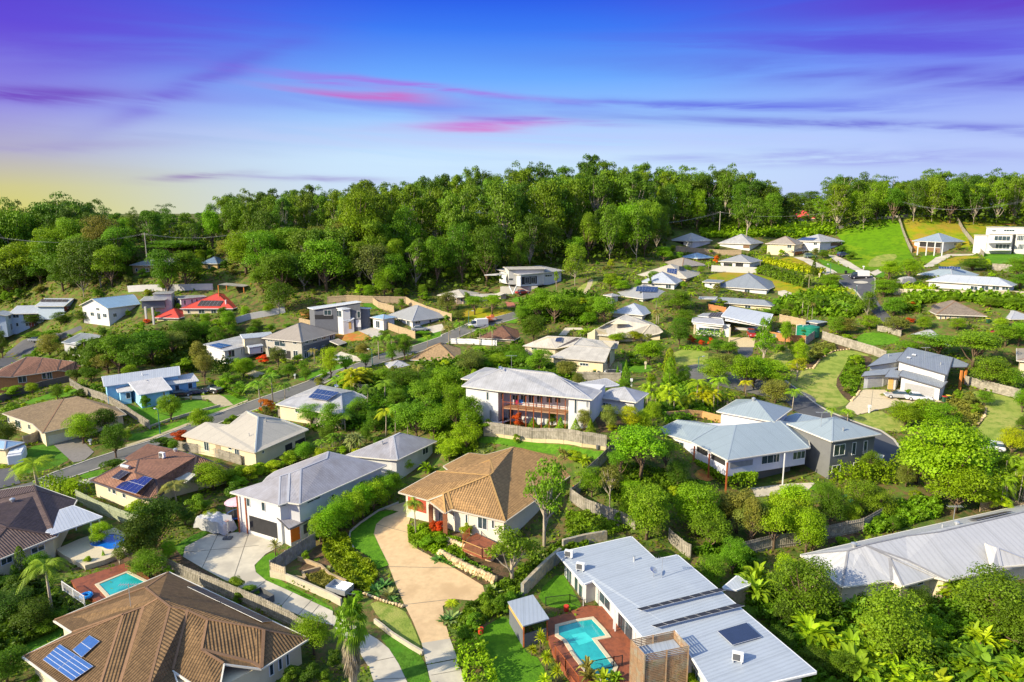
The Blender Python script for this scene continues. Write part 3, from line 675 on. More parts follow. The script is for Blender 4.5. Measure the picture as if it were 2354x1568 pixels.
def mk_round(kind, var, n, seed, leaf, zlo=.22, nl=22, bark=None, flat=1.0, m=None, trunkr=.035, open_=0.0):
    for k in range(var):
        r = np.random.default_rng(seed + k); sp = []; ends = []
        for i in range(nl):
            th = r.uniform(0, 6.28); ph = r.uniform(-.6, 1); rr = r.uniform(.5, .86) if i > nl*.25 else r.uniform(0, .45)
            z = zlo + (1 - zlo) * (.5 + .5*ph*.8) ; w = math.sqrt(max(.05, 1 - ((z - (zlo + (1-zlo)*.45)) / ((1-zlo)*.62))**2)); rad = r.uniform(.11, .2) * (1 - open_*.35)
            c = (math.cos(th)*rr*.40*w, math.sin(th)*rr*.40*w, min(z, 1 - rad*.75)); sp.append((c, (rad, rad, rad*.8*flat))); ends.append(c)
        C, Nn, lv = lobes(r, sp, n); tb = MB(); base = Vector((0, 0, -.04)); top = Vector((r.uniform(-.04, .04), r.uniform(-.04, .04), .62))
        tb.tube([base, base.lerp(top, .5) + Vector((r.uniform(-.02, .02), 0, 0)), top], [trunkr, trunkr*.75, trunkr*.3], 7); branches(tb, random.Random(seed+k), base, top, trunkr, ends[::2])
        proto(kind, tb, leafmesh(kind, C, Nn, leaf, m or LEAF, lv=lv, seed=seed+k), bark)
def mk_gum(kind, var, n, seed, leaf, zlo=.35, nl=20, dense=False):
    for k in range(var):
        r = np.random.default_rng(seed + k); R2 = random.Random(seed + k); sp = []; tb = MB(); lean = Vector((r.uniform(-.05, .05), r.uniform(-.05, .05), 0)); base = Vector((0, 0, -.03)); fork = Vector((0, 0, zlo + .05)) + lean*.5
        top = Vector((0, 0, .86)) + lean*1.5; tb.tube([base, fork, fork.lerp(top, .5), top], [.018, .013, .008, .003], 7); limbs = []
        for i in range(5):
            th = i*1.257 + R2.uniform(-.4, .4); e = Vector((math.cos(th)*R2.uniform(.2, .36), math.sin(th)*R2.uniform(.2, .36), R2.uniform(zlo + .22, .9))); s0 = base.lerp(top, R2.uniform(zlo, .62)); m1 = s0.lerp(e, .5) + Vector((0, 0, .03))
            tb.tube([s0, m1, e], [.0085, .006, .003], 6, False); limbs.append((s0, m1, e))
        limbs.append((fork, fork.lerp(top, .5), top))
        for i in range(nl):
            s0, m1, e = R2.choice(limbs); t = R2.uniform(.35, 1.08); p = s0.lerp(e, t) + Vector((R2.gauss(0, .085), R2.gauss(0, .085), R2.gauss(.02, .045))); rad = R2.uniform(.06, .12) * (1.2 if dense else 1)
            z = min(p.z, 1 - rad*.55); sp.append(((p.x, p.y, z), (rad*1.3, rad*1.3, rad*.62)))
        if dense:
            for i in range(nl):
                th = R2.uniform(0, 6.28); z = R2.uniform(.18, .85); w = .42*math.sin(min(1, (z-.05)*1.5)*1.9) * R2.uniform(.6, 1); rad = R2.uniform(.09, .15); sp.append(((math.cos(th)*w*.8, math.sin(th)*w*.8, z), (rad*1.2, rad*1.2, rad*.6)))
        C, Nn, lv = lobes(r, sp, n, .2); proto(kind, tb, leafmesh(kind, C, Nn, leaf, LEAFE, lv=lv, seed=seed+k), BARK)
def mk_cone(kind, var, n, seed, leaf, p=1.0):
    for k in range(var):
        r = np.random.default_rng(seed + k); z = r.random(n)**1.3; th = r.uniform(0, 6.283, n); bump = 1 + .14*np.sin(th*5 + z*22) + .1*np.sin(th*3 - z*31); w = .5 * (1 - z)**p * bump * (np.minimum(1, z*8+.45)) * r.uniform(.85, 1.04, n)
        C = np.stack([np.cos(th)*w, np.sin(th)*w, z*.98 + .01], 1); Nn = np.stack([np.cos(th), np.sin(th), np.full(n, .45)], 1); tb = MB(); tb.tube([(0, 0, -.04), (0, 0, .5)], [.05, .02], 6)
        proto(kind, tb, leafmesh(kind, C, Nn, leaf, LEAF, lv=.5 + .3*np.sin(th*5 + z*22), seed=seed+k))
def frond(C, Nn, r, origin, d, L, droop, n=26, w=.16, lv=None):
    """pinnate frond: leaflet faces either side of an arching rib; returns rib points"""
    d = Vector(d).normalized(); side = d.cross(Vector((0, 0, 1))).normalized(); rib = []
    for i in range(n + 1):
        t = i / n; p = Vector(origin) + d * L * t * (1 - .12*t) + Vector((0, 0, -droop * L * t**2.1)); rib.append(p)
    return rib, side
def mk_palm(kind, var, seed, nf=15, L=.42, trunk=True, clump=1, stem=.018, shaft=True, w=.085, upright=.55, crownz=.8):
    for k in range(var):
        R2 = random.Random(seed + k); V = []; F = []; lvv = []; tb = MB(); 
        for c in range(clump):
            ox, oy = (0, 0) if clump == 1 else (R2.uniform(-.22, .22), R2.uniform(-.22, .22)); hz = crownz * (1 if c == 0 else R2.uniform(.55, 1)); o = Vector((ox, oy, hz)); le = Vector((R2.uniform(-.04, .04), R2.uniform(-.04, .04), 0))
            if trunk: tb.tube([Vector((ox, oy, -.03)) - le, Vector((ox, oy, hz*.5)) - le*.4, o], [stem*1.25, stem, stem*.8], 8)
            for i in range(nf):
                th = i * 2.399 + R2.uniform(-.2, .2); el = upright * (1 - i / nf * 1.25) + R2.uniform(-.08, .12) + .25; d = Vector((math.cos(th)*math.cos(el), math.sin(th)*math.cos(el), math.sin(el))); LL = L * R2.uniform(.85, 1.12); dr = R2.uniform(.5, .85)
                n = 20; side = d.cross(Vector((0, 0, 1))).normalized(); pr = None; lv = R2.uniform(.25, .95)
                for j in range(n):
                    t = (j + 1) / n; p = o + d * LL * t * (1 - .1*t) + Vector((0, 0, -dr * LL * t**2.2)); wd = w * math.sin(math.pi * min(1, t*.86 + .12))**.7; t2 = (j + .55) / n; q = o + d * LL * t2 * (1 - .1*t2) + Vector((0, 0, -dr * LL * t2**2.2)); ax = (p - q).normalized()
                    for sg in (-1, 1):
                        tip = q + side*sg*wd + ax*wd*.65 + Vector((0, 0, -wd*R2.uniform(.25, .7))); b0 = len(V); V += [q - ax*LL/n*.3, q + ax*LL/n*.45, tip + ax*LL/n*.25, tip]; F.append((b0, b0+1, b0+2, b0+3) if sg > 0 else (b0+3, b0+2, b0+1, b0)); lvv += [lv + R2.uniform(-.1, .1)]*4
        me = bpy.data.meshes.new(kind); me.from_pydata([tuple(v) for v in V], [], F); a = me.attributes.new('lv', 'FLOAT', 'POINT'); a.data.foreach_set('value', lvv); me.materials.append(FROND)
        proto(kind, tb if trunk else None, me, BARK, 'fronds')
def blade(V, F, lvv, o, d, L, w, bend, n=5, lv=.5, cup=.25, tipw=.1, belly=.5):
    d = Vector(d).normalized(); side = d.cross(Vector((0, 0, 1)))
    if side.length < .1: side = Vector((1, 0, 0))
    side.normalize(); pts = []; b0 = len(V)
    for i in range(n + 1):
        t = i / n; p = Vector(o) + d*L*t + Vector((0, 0, -bend*L*t*t)); ww = w * (math.sin(math.pi*min(1, max(.04, t**(.8)*belly*2 if t < .5 else t)))**.8 if belly else (1 - t)) ; ww = max(ww, w*tipw*(1 if i < n else .3)); nrm = side.cross(d).normalized()
        V += [p - side*ww + nrm*ww*cup, p, p + side*ww + nrm*ww*cup]; lvv += [lv]*3
    for i in range(n):
        a = b0 + i*3; F += [(a, a+1, a+4, a+3), (a+1, a+2, a+5, a+4)]
def mk_blades(kind, var, seed, nb, L, w, bend, el, stemz=0, tall=None, crown='leaves', m=None, spread=0, n=5, belly=.5, mats=None, clump=1):
    for k in range(var):
        R2 = random.Random(seed+k); V = []; F = []; lvv = []; tb = MB()
        for c in range(clump):
            o = Vector((R2.uniform(-spread, spread), R2.uniform(-spread, spread), stemz * (1 if c == 0 else R2.uniform(.5, 1))))
            if stemz: tb.tube([Vector((o.x, o.y, -.03)), o], [.035, .025], 6)
            for i in range(nb):
                th = i*2.399 + R2.uniform(-.3, .3); e = R2.uniform(*el) if isinstance(el, tuple) else el; d = Vector((math.cos(th)*math.cos(e), math.sin(th)*math.cos(e), math.sin(e)))
                blade(V, F, lvv, o, d, L*R2.uniform(.75, 1.15), w*R2.uniform(.8, 1.2), bend*R2.uniform(.6, 1.4), n, R2.uniform(.15, 1), belly=belly)
        me = bpy.data.meshes.new(kind); me.from_pydata([tuple(v) for v in V], [], F); a = me.attributes.new('lv', 'FLOAT', 'POINT'); a.data.foreach_set('value', lvv); me.materials.append(m or FROND); proto(kind, tb if stemz else None, me, BARKD, crown)
def mk_fan(kind, seed):
    """tall fan palm: pleated round leaves on stalks over a skirt of dead ones"""
    R2 = random.Random(seed); tb = MB(); tb.tube([(0, 0, -.03), (0, 0, .3), (0, 0, .72)], [.09, .07, .05], 10); out = {}
    for part, n, zr in (('fronds', 46, (-.55, 1.35)), ('dead_skirt', 60, (-1.45, -.95))):
        V = []; F = []; lvv = []
        for i in range(n):
            th = i*2.399; e = zr[0] + (zr[1]-zr[0])*((i + .5)/n) + R2.uniform(-.1, .1); o = Vector((0, 0, .70 if part == 'fronds' else R2.uniform(.42, .66))); d = Vector((math.cos(th)*math.cos(e), math.sin(th)*math.cos(e), math.sin(e))); st = .17*R2.uniform(.8, 1.15) if part == 'fronds' else .06; c = o + d*st; side = d.cross(Vector((0, 0, 1))).normalized(); nr = side.cross(d).normalized(); Rl = .19*R2.uniform(.85, 1.15); lv = R2.uniform(.2, 1)
            b0 = len(V); V += [o, o + side*.006, c + side*.006, c]; F.append((b0, b0+1, b0+2, b0+3)); lvv += [lv]*4; seg = 11
            for j in range(seg):
                a0 = -1.45 + 2.9*j/seg; a1 = a0 + 2.9/seg*.62; am = (a0+a1)/2; q = [c, c + (d*math.cos(a0) + side*math.sin(a0))*Rl*.62 + nr*.012, c + (d*math.cos(am) + side*math.sin(am))*Rl - Vector((0, 0, Rl*R2.uniform(.25, .5))), c + (d*math.cos(a1) + side*math.sin(a1))*Rl*.62 - nr*.012]
                b0 = len(V); V += q; F.append((b0, b0+1, b0+2, b0+3)); lvv += [lv + R2.uniform(-.1, .1)]*4
        me = bpy.data.meshes.new(part); me.from_pydata([tuple(v) for v in V], [], F); a = me.attributes.new('lv', 'FLOAT', 'POINT'); a.data.foreach_set('value', lvv); me.materials.append(FROND if part == 'fronds' else DEADF); out[part] = me
    proto(kind, tb, out['fronds'], BARK, 'fronds'); PROTO[kind][-1].append(('dead_skirt', out['dead_skirt']))
mk_round('broad', 5, 7800, 100, .0165, nl=36); mk_round('dense', 6, 9500, 200, .0145, zlo=.08, nl=50); mk_round('bush', 6, 4200, 300, .027, zlo=.0, nl=20, trunkr=.02)
mk_round('open', 4, 2900, 400, .019, zlo=.3, nl=36, open_=1.0, bark=BARK); mk_round('flat', 3, 7000, 500, .016, zlo=.45, nl=30, flat=.7)
mk_round('tall', 5, 5600, 600, .017, zlo=.12, nl=46, bark=BARK, m=LEAFE, trunkr=.02)
mk_gum('gum', 7, 4600, 700, .0155, zlo=.36, nl=46); mk_round('forest', 7, 8200, 800, .0155, zlo=.12, nl=64, flat=.75, open_=.9, bark=BARK, m=LEAFE, trunkr=.022); mk_gum('sparse', 4, 1300, 900, .014, zlo=.45, nl=17)
mk_cone('cone', 2, 2600, 1000, .028); mk_cone('pencil', 2, 2600, 1050, .026, p=.42)
mk_palm('palm', 4, 1100); mk_palm('golden', 3, 1200, nf=9, L=.42, clump=6, stem=.012, crownz=.72, w=.07, upright=.9); mk_palm('cycad', 2, 1300, nf=22, L=.5, trunk=False, crownz=.15, w=.06, upright=.6)
mk_blades('agave', 3, 1400, 34, .62, .075, .12, (.15, 1.25)); mk_blades('spiky', 3, 1500, 46, .42, .028, .22, (-.1, 1.3), stemz=.5, belly=.4); mk_blades('pandanus', 2, 1550, 40, .42, .03, .55, (.0, 1.3), stemz=.5, clump=5, spread=.22, belly=.4)
mk_blades('banana', 5, 1600, 15, .66, .062, .5, (.45, 1.4), stemz=.28, clump=3, spread=.22, n=7); mk_fan('fanpalm', 1700)
NAMES = dict(broad='broadleaf_tree', dense='dense_tree', bush='shrub', open='open_crowned_tree', flat='spreading_tree', tall='forest_tree', gum='gum_tree', forest='gum_tree', sparse='gum_tree', cone='conical_shrub', pencil='pencil_pine', palm='palm_tree', golden='clumping_palm', cycad='cycad', agave='agave', spiky='yucca', pandanus='screw_pine', banana='giant_bird_of_paradise', fanpalm='fan_palm')
CATS = dict(bush='shrub', cone='shrub', agave='succulent', spiky='yucca', cycad='cycad', banana='plant', golden='palm', palm='palm', fanpalm='palm', pencil='conifer', pandanus='tree')
TREES = []; MUL = dict(broad=(1.22, 1.08), dense=(1.22, 1.06), open=(1.2, 1.05), flat=(1.15, 1.05), palm=(1.3, 1.08), banana=(1.3, 1.25), golden=(1.35, 1.15), bush=(1.15, 1.1), agave=(1.25, 1.1), spiky=(1.3, 1.1))
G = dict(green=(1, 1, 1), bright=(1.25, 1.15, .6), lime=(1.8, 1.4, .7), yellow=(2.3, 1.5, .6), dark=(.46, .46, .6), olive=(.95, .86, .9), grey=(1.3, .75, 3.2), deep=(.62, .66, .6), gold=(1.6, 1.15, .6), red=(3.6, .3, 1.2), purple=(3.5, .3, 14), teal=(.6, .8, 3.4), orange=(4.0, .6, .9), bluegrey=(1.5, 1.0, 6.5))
TR = random.Random(5)
def plant(kind, loc, h, w, tint='green', label=None, group=None, name=None, rz=None, var=None):
    ps = PROTO[kind]; p = ps[TR.randrange(len(ps)) if var is None else var]; col = G[tint] if isinstance(tint, str) else tint; j = TR.uniform(.82, 1.18)
    root = empty(name or NAMES[kind], loc, label, CATS.get(kind, 'tree'), group); root.rotation_euler = (0, 0, TR.uniform(0, 6.28) if rz is None else rz); root.scale = (w, w * TR.uniform(.9, 1.1), h)
    for nm, me in p:
        o = bpy.data.objects.new(nm, me); COL.objects.link(o); o.parent = root; o.color = (col[0]*j, col[1]*j, col[2]*j, 1)
    TREES.append([root, kind, tint if isinstance(tint, str) else 'green', h, w]); return root
def tree(fr, x, ytop, ybase, wpx, kind='broad', tint='green', label=None, group=None, name=None, **kw):
    """foot of the tree at pixel (x, ybase) on the ground, its height and spread from the pixels it covers"""
    px, yb = ov(fr, x, ybase); yt = ov(fr, x, ytop)[1]; s = FR[fr][2]; p = at(px, yb); d = ray(px, yb); rt = ray(px, yt); dist = math.hypot(p.x, p.y)
    zt = CZ + rt.z / math.hypot(rt.x, rt.y) * dist; depth = p.y * CP - (p.z - CZ) * SP; w = wpx * s / FPX * depth
    if ytop < ybase: zt -= w * .25 * max(0, -rt.z) * 1.0
    mw, mh = MUL.get(kind, (1, 1)) if fr[0] == 'Z' else (MUL.get(kind, (1, 1))[0]**.4, .96)
    h = max(.3, zt - p.z) * mh; w *= mw; return plant(kind, (p.x, p.y, p.z - .05), h, w, tint, label, group, name, **kw)
def hedge(name, label, fr, pts, h, w, tint='green', leaf=.16, dens=34, group=None, top=False, kind='hedge', lump=.18):
    """clipped or loose hedge along a line"""
    P = [at_h(fr, x, y, h) if top else atf(fr, x, y) for x, y in pts]; r = np.random.default_rng(len(label) + int(abs(P[0].x)*7)); C = []; Nn = []; base = P[0]; hv = MB()
    for a, b in zip(P, P[1:]):
        d = Vector((b.x-a.x, b.y-a.y, 0)); L = d.length + w*.3; d.normalize(); sd = Vector((-d.y, d.x, 0)); n = int(L * (2*h + w) * dens); t = r.random(n) * L; s = r.random(n) * (2*h + w); ju = 1 + lump*np.sin(t*1.9 + a.x) + lump*.8*np.sin(t*4.3 + 1) + r.normal(0, .07, n)
        side = np.where(s < h, -1, np.where(s > h + w, 1, 0)); zz = np.where(s < h, s, np.where(s > h + w, s - h - w, h*np.ones(n))) ; off = np.where(side == 0, (s - h - w/2), side*w/2*np.ones(n)); zz = zz*np.where(side == 0, ju, 1); off = off * ju * np.where(side != 0, 1 - .25*(zz/h)**3, 1)
        x = a.x + d.x*t + sd.x*off; y = a.y + d.y*t + sd.y*off; z0 = a.z + (b.z - a.z) * t / L
        C.append(np.stack([x - base.x, y - base.y, z0 + zz*np.where(side == 0, 1, 1) - base.z], 1)); Nn.append(np.stack([sd.x*side, sd.y*side, np.where(side == 0, 1, .3)], 1))
    me = leafmesh(kind, np.concatenate(C), np.concatenate(Nn), leaf, LEAF, seed=3); o = bpy.data.objects.new(name, me); COL.objects.link(o); o.location = base; c = G[tint]; o.color = (c[0], c[1], c[2], 1); return tag(o, label, 'hedge' if 'hedge' in name else 'shrubs', group)
def cover(name, fr, pts, n, hmax, tint='green', leaf=.3, world=None, cat=None, label=None, lump=2.2):
    """uncounted low planting: leaf clumps in mounds over a traced area"""
    w = world or [atf(fr, *p) for p in pts]; pl = [(p.x, p.y) for p in w]; xs = [p[0] for p in pl]; ys = [p[1] for p in pl]; r = np.random.default_rng(int(abs(xs[0]*13)) + n); Q = []; 
    while len(Q) < n:
        m_ = 400; cx = r.uniform(min(xs), max(xs), m_); cy = r.uniform(min(ys), max(ys), m_); Q += [(a, b) for a, b in zip(cx, cy) if pin(pl, (a, b))]
    Q = np.array(Q[:n]); hh = hmax * (.15 + .85*np.clip(.5 + .5*np.sin(Q[:, 0]*lump + 1.3*np.sin(Q[:, 1]*lump*.7)) * np.sin(Q[:, 1]*lump*1.1 + 2), 0, 1)); z = TA(Q[:, 0], Q[:, 1]) + hh * np.sqrt(r.random(n)); b = w[0]
    me = leafmesh(name, np.stack([Q[:, 0]-b.x, Q[:, 1]-b.y, z-b.z], 1), np.tile([0, 0, 1.0], (n, 1)), leaf, LEAF, jit=.8, lv=.5 + .3*np.sin(Q[:, 0]*1.7 + Q[:, 1]*1.1), seed=int(n)); o = bpy.data.objects.new(name, me); COL.objects.link(o); o.location = b; c = G[tint] if isinstance(tint, str) else tint; o.color = (c[0], c[1], c[2], 1)
    o['kind'] = 'stuff'
    if label: o['label'] = label; o['category'] = cat or 'plants'
    return o
# ---------------- ground, roads, lawns
def groundmat(name, cols, scales=(.12, .9), rough=.95, bump=.0):
    m = bpy.data.materials.new(name); m.use_nodes = True; nt = m.node_tree; N = nt.nodes; L = nt.links; b = N['Principled BSDF']; b.inputs['Roughness'].default_value = rough; b.inputs['Specular IOR Level'].default_value = .1
    g = N.new('ShaderNodeNewGeometry'); last = None
    for i, c in enumerate(cols):
        if i == 0: last = c; continue
        n = N.new('ShaderNodeTexNoise'); n.inputs['Scale'].default_value = scales[(i-1) % len(scales)]; n.inputs['Detail'].default_value = 8; n.inputs['Roughness'].default_value = .68; n.noise_dimensions = '4D'; n.inputs['W'].default_value = i * 7.3
        L.new(g.outputs['Position'], n.inputs['Vector']); r = N.new('ShaderNodeMapRange'); r.inputs[1].default_value = .46; r.inputs[2].default_value = .58; L.new(n.outputs[0], r.inputs[0])
        mx = N.new('ShaderNodeMix'); mx.data_type = 'RGBA'; L.new(r.outputs[0], mx.inputs[0])
        if isinstance(last, tuple): mx.inputs[6].default_value = last + (1,)
        else: L.new(last, mx.inputs[6])
        mx.inputs[7].default_value = c + (1,); last = mx.outputs[2]
    L.new(last, b.inputs['Base Color']); n = N.new('ShaderNodeTexNoise'); n.inputs['Scale'].default_value = 5; n.inputs['Detail'].default_value = 5; L.new(g.outputs['Position'], n.inputs['Vector'])
    bp = N.new('ShaderNodeBump'); bp.inputs['Distance'].default_value = .12; bp.inputs['Strength'].default_value = .6; L.new(n.outputs[0], bp.inputs['Height']); L.new(bp.outputs[0], b.inputs['Normal'])
    MATS[name] = m; return m
GROUND = groundmat('garden ground', [(.075, .13, .02), (.05, .075, .02), (.13, .20, .03), (.17, .12, .05)], (.11, .35, .8))
LAWN = groundmat('lawn', [(.09, .23, .012), (.13, .28, .02), (.07, .18, .012)], (.25, 1.6)); LAWND = groundmat('shaded lawn', [(.07, .20, .015), (.10, .22, .02), (.06, .15, .012)], (.25, 1.6))  # LAWND: the same lawn with shade put into a darker green
MEAD = groundmat('meadow', [(.12, .26, .006), (.20, .30, .01), (.09, .20, .006)], (.06, .5)); DRY = groundmat('dry lawn', [(.26, .32, .06), (.34, .34, .09), (.18, .25, .04)], (.09, .7))
YEL = groundmat('yellowing grass', [(.24, .29, .012), (.36, .28, .012), (.15, .24, .01), (.33, .24, .03)], (.07, .3, .15)); SOIL = groundmat('orange soil', [(.50, .20, .06), (.40, .14, .04), (.24, .22, .04)], (.3, .5)); MULCH = groundmat('mulch', [(.12, .075, .045), (.18, .11, .06), (.07, .06, .03)], (.5, 1.3))
ROAD = mat('asphalt', (.13, .13, .125), .9, .14, .8, var2=(.17, .165, .15), scale2=.12); ROADD = mat('dark asphalt', (.085, .088, .10), .9, .15, .8, var2=(.11, .11, .115), scale2=.15)  # ROADD carries shade in its colour on the shaded stretches
TAN = mat('tan exposed concrete', (.62, .44, .24), .9, .12, 1.5, bump=.01, var2=(.52, .36, .19), scale2=.35); KERB = mat('kerb concrete', (.46, .43, .36), .9, .12, 2); PATHM = mat('worn path', (.42, .36, .22), .95, .15, 1)
gm = bpy.data.meshes.new('ground'); nx, ny = len(gx), len(gy)
V = np.stack([GXX, GYY, GZ], -1).reshape(-1, 3); idx = np.arange(nx*ny).reshape(ny, nx); F = np.stack([idx[:-1, :-1], idx[:-1, 1:], idx[1:, 1:], idx[1:, :-1]], -1).reshape(-1, 4)
gm.from_pydata(V.tolist(), [], F.tolist()); gm.polygons.foreach_set('use_smooth', [True]*len(gm.polygons)); gm.materials.append(GROUND); go = bpy.data.objects.new('ground', gm); COL.objects.link(go); struct(go)
# the land beyond, to the horizon
ring = MB(); n = 64; rads = [0, 700, 1400, 2600, 6000]
FV = [(0, 0, -6)]; FF = []
for ri, rr_ in enumerate(rads[1:]):
    for k in range(n):
        a = 2*math.pi*k/n; x, y = rr_*math.cos(a), rr_*math.sin(a)*1 + 250; FV.append((x, y, float(TA(np.array([x]), np.array([y]))[0]) - (6 if rr_ < 1000 else -2)))
for k in range(n): FF.append((0, 1 + k, 1 + (k+1) % n))
for ri in range(len(rads) - 2):
    for k in range(n): a = 1 + ri*n + k; b = 1 + ri*n + (k+1) % n; FF.append((a, a + n, b + n, b))
fm_ = bpy.data.meshes.new('terrain'); fm_.from_pydata(FV, [], FF); fm_.materials.append(GROUND); fo = bpy.data.objects.new('terrain', fm_); COL.objects.link(fo); struct(fo)
def WW(*a):
    out = []; fr = a[0]
    for p in a[1:]:
        if isinstance(p, str): fr = p
        else: out.append(atf(fr, *p))
    return out
def kerb(w, wd=.35, h=.13, off=.02, name='kerb', closed=False):
    """a kerb of real height along a line on the ground"""
    mb = MB(); q = [];
    for a, b in zip(w, w[1:]):
        n = max(1, int((b-a).length / 2)); q += [a.lerp(b, i/n) for i in range(n)]
    q.append(w[-1]); q = [Vector((p.x, p.y, T(p.x, p.y))) for p in q]; P = []
    for i, p in enumerate(q):
        d = (q[min(i+1, len(q)-1)] - q[max(i-1, 0)]); d.z = 0; d.normalize(); s = Vector((-d.y, d.x, 0)) * wd/2; P += [p - s + Vector((0, 0, -.1)), p - s + Vector((0, 0, h)), p + s + Vector((0, 0, h)), p + s + Vector((0, 0, -.1))]
    F = []
    for i in range(len(q)-1):
        a = i*4; F += [(a, a+4, a+5, a+1), (a+1, a+5, a+6, a+2), (a+2, a+6, a+7, a+3)]
    mb.add(P, F); return struct(mb.build(name, KERB))
r1u = WW('Z5', (-160, 1060), (0, 1010), (250, 950), (420, 875), (700, 775), (960, 690), (1160, 632), (1500, 495), (1700, 415), (1900, 340), (2100, 270), (2354, 180), 'Y2', (1060, 1215), (1240, 1165), (1400, 1110), (1640, 1020), (1900, 955), (2180, 860), 'Y3', (290, 850), (560, 732), (760, 690), (960, 638))
r1l = WW('Z5', (-160, 1170), (0, 1110), (300, 1015), (500, 930), (700, 865), (1000, 765), (1300, 660), (1500, 575), (1700, 490), (1900, 415), (2100, 345), (2354, 262), 'Y2', (1180, 1250), (1330, 1200), (1500, 1140), (1700, 1080), (1950, 1010), (2240, 915), 'Y3', (380, 900), (640, 790), (830, 738), (1000, 690))
patch('road', None, None, .05, ROAD, world=r1u + r1l[::-1]); kerb(r1u[2:]); kerb(r1l[2:])
r2 = WW('Z8', (330, 370), (480, 480), (560, 545), (660, 605), (830, 672), (940, 712), (1060, 752), (1160, 820), (1210, 890), (1120, 1010), (980, 1020), (900, 800), (600, 690), (400, 600), (250, 440)); patch('road', None, None, .05, ROADD, world=r2); kerb(r2[:9])  # shaded stretch, its shade put into the darker asphalt colour
patch('road', 'O', [(1556, 852), (1590, 837), (1628, 837), (1680, 858), (1760, 878), (1850, 900), (1885, 925), (1840, 930), (1740, 908), (1640, 885), (1578, 870)], .05, ROAD, smooth=2)
r4 = WW('Y5', (640, 775), (780, 756), (950, 770), (985, 800), (985, 870), (980, 930), (1010, 1020), (1100, 1130), (1250, 1250), (1180, 1290), (1040, 1180), (930, 1080), (850, 970), (800, 905), (700, 870), (655, 830)); patch('road', None, None, .05, ROADD, world=r4, smooth=1); kerb(r4[:6]); kerb(r4[11:])
tag(patch('traffic_island', 'Y5', [(785, 830), (850, 820), (925, 832), (915, 845), (850, 850), (790, 842)], .14, KERB, smooth=1), kind='structure')
def lawn(fr, pts, m=LAWN, off=.03, sm=1, name='lawn'): return patch(name, fr, pts, off, m, smooth=sm)
# far left lane and drives
patch('road', 'Y1', [(-40, 1100), (60, 1010), (200, 900), (330, 840), (560, 830), (740, 760), (760, 790), (600, 870), (330, 960), (250, 1060), (80, 1130), (-60, 1170)], .05, ROADD)
# central tan driveway and its concrete crossover
patch('driveway', 'Z2', [(1060, 110), (890, 160), (1010, 180), (900, 225), (850, 270), (833, 340), (880, 440), (940, 570), (990, 700), (1050, 840), (1110, 960), (1172, 1112), (1372, 1080), (1340, 970), (1320, 850), (1400, 800), (1540, 812), (1622, 765), (1605, 705), (1500, 640), (1400, 580), (1280, 520), (1150, 450), (1080, 400), (1070, 300), (1100, 200)], .06, TAN)
patch('driveway', 'Z2', [(1172, 1112), (1372, 1080), (1425, 1220), (1205, 1262)], .065, CONC); patch('driveway', 'Z2', [(1208, 1268), (1428, 1226), (1500, 1460), (1250, 1460)], .065, CONC)
patch('driveway', 'Z1', [(1295, 500), (1310, 430), (1480, 340), (1760, 322), (2000, 415), (1880, 480), (1800, 560), (1810, 610), (1882, 668), (2060, 748), (2354, 885), (2354, 985), (2200, 950), (1850, 800), (1700, 722), (1560, 650), (1430, 580)], .06, CONC)
patch('driveway', 'Z2', [(545, 912), (700, 990), (860, 1085), (940, 1150), (1010, 1260), (1085, 1420), (845, 1420), (800, 1285), (700, 1130), (545, 990)], .06, CONC)
lawn('Z2', [(655, 400), (668, 330), (740, 270), (870, 180), (1000, 180), (900, 225), (850, 270), (833, 340), (880, 440), (940, 560), (860, 590), (790, 500), (700, 440)], LAWN, .08, 0)
lawn('Z1', [(1800, 560), (1880, 480), (1985, 462), (1915, 560), (1920, 640), (2354, 850), (2354, 890), (2060, 748), (1882, 668), (1810, 610)], LAWN); lawn('Z2', [(100, 640), (540, 860), (545, 912), (80, 690)], LAWN)
lawn('Z2', [(870, 1060), (940, 1040), (1150, 1180), (1200, 1260), (1240, 1420), (1090, 1420), (1010, 1260), (940, 1150)], LAWND); lawn('Z2', [(790, 800), (1040, 860), (1110, 980), (1180, 1170), (1100, 1130), (980, 1030), (870, 940)], DRY)
lawn('Z3', [(350, 760), (530, 590), (620, 750), (690, 870), (560, 870), (420, 850)], LAWN); lawn('Z3', [(-60, 1020), (170, 890), (250, 1160), (400, 1230), (440, 1500), (60, 1500), (-40, 1250)], LAWN)
lawn('Z1', [(1190, 490), (1260, 400), (1460, 300), (1470, 340), (1310, 430), (1290, 500)], LAWND); lawn('Z1', [(-50, 640), (110, 600), (180, 700), (-50, 720)], LAWND); lawn('Z1', [(60, 1170), (430, 980), (480, 1040), (180, 1200)], LAWND)
lawn('Z7', [(-60, 660), (340, 690), (600, 722), (870, 780), (1010, 775), (940, 870), (600, 810), (330, 770), (200, 730), (-80, 715)], LAWN); lawn('Z7', [(1300, 1000), (1640, 1040), (1860, 1000), (1880, 1060), (1600, 1120), (1380, 1060)], LAWN)
lawn('Z5', [(950, 345), (1080, 390), (1400, 320), (1560, 320), (1680, 370), (1140, 525), (1055, 480)], LAWN); lawn('Z5', [(960, 640), (970, 590), (1150, 560), (1740, 345), (1900, 300), (1900, 330), (1700, 400), (1500, 480), (1160, 615)], LAWN)
lawn('Z5', [(150, 345), (500, 230), (620, 240), (560, 290), (380, 310), (200, 362)], LAWN); lawn('Z5', [(600, 900), (770, 853), (850, 870), (700, 925), (640, 925)], LAWN, .09); lawn('Z5', [(210, 680), (420, 650), (560, 760), (400, 850), (100, 900), (90, 860)], LAWND)
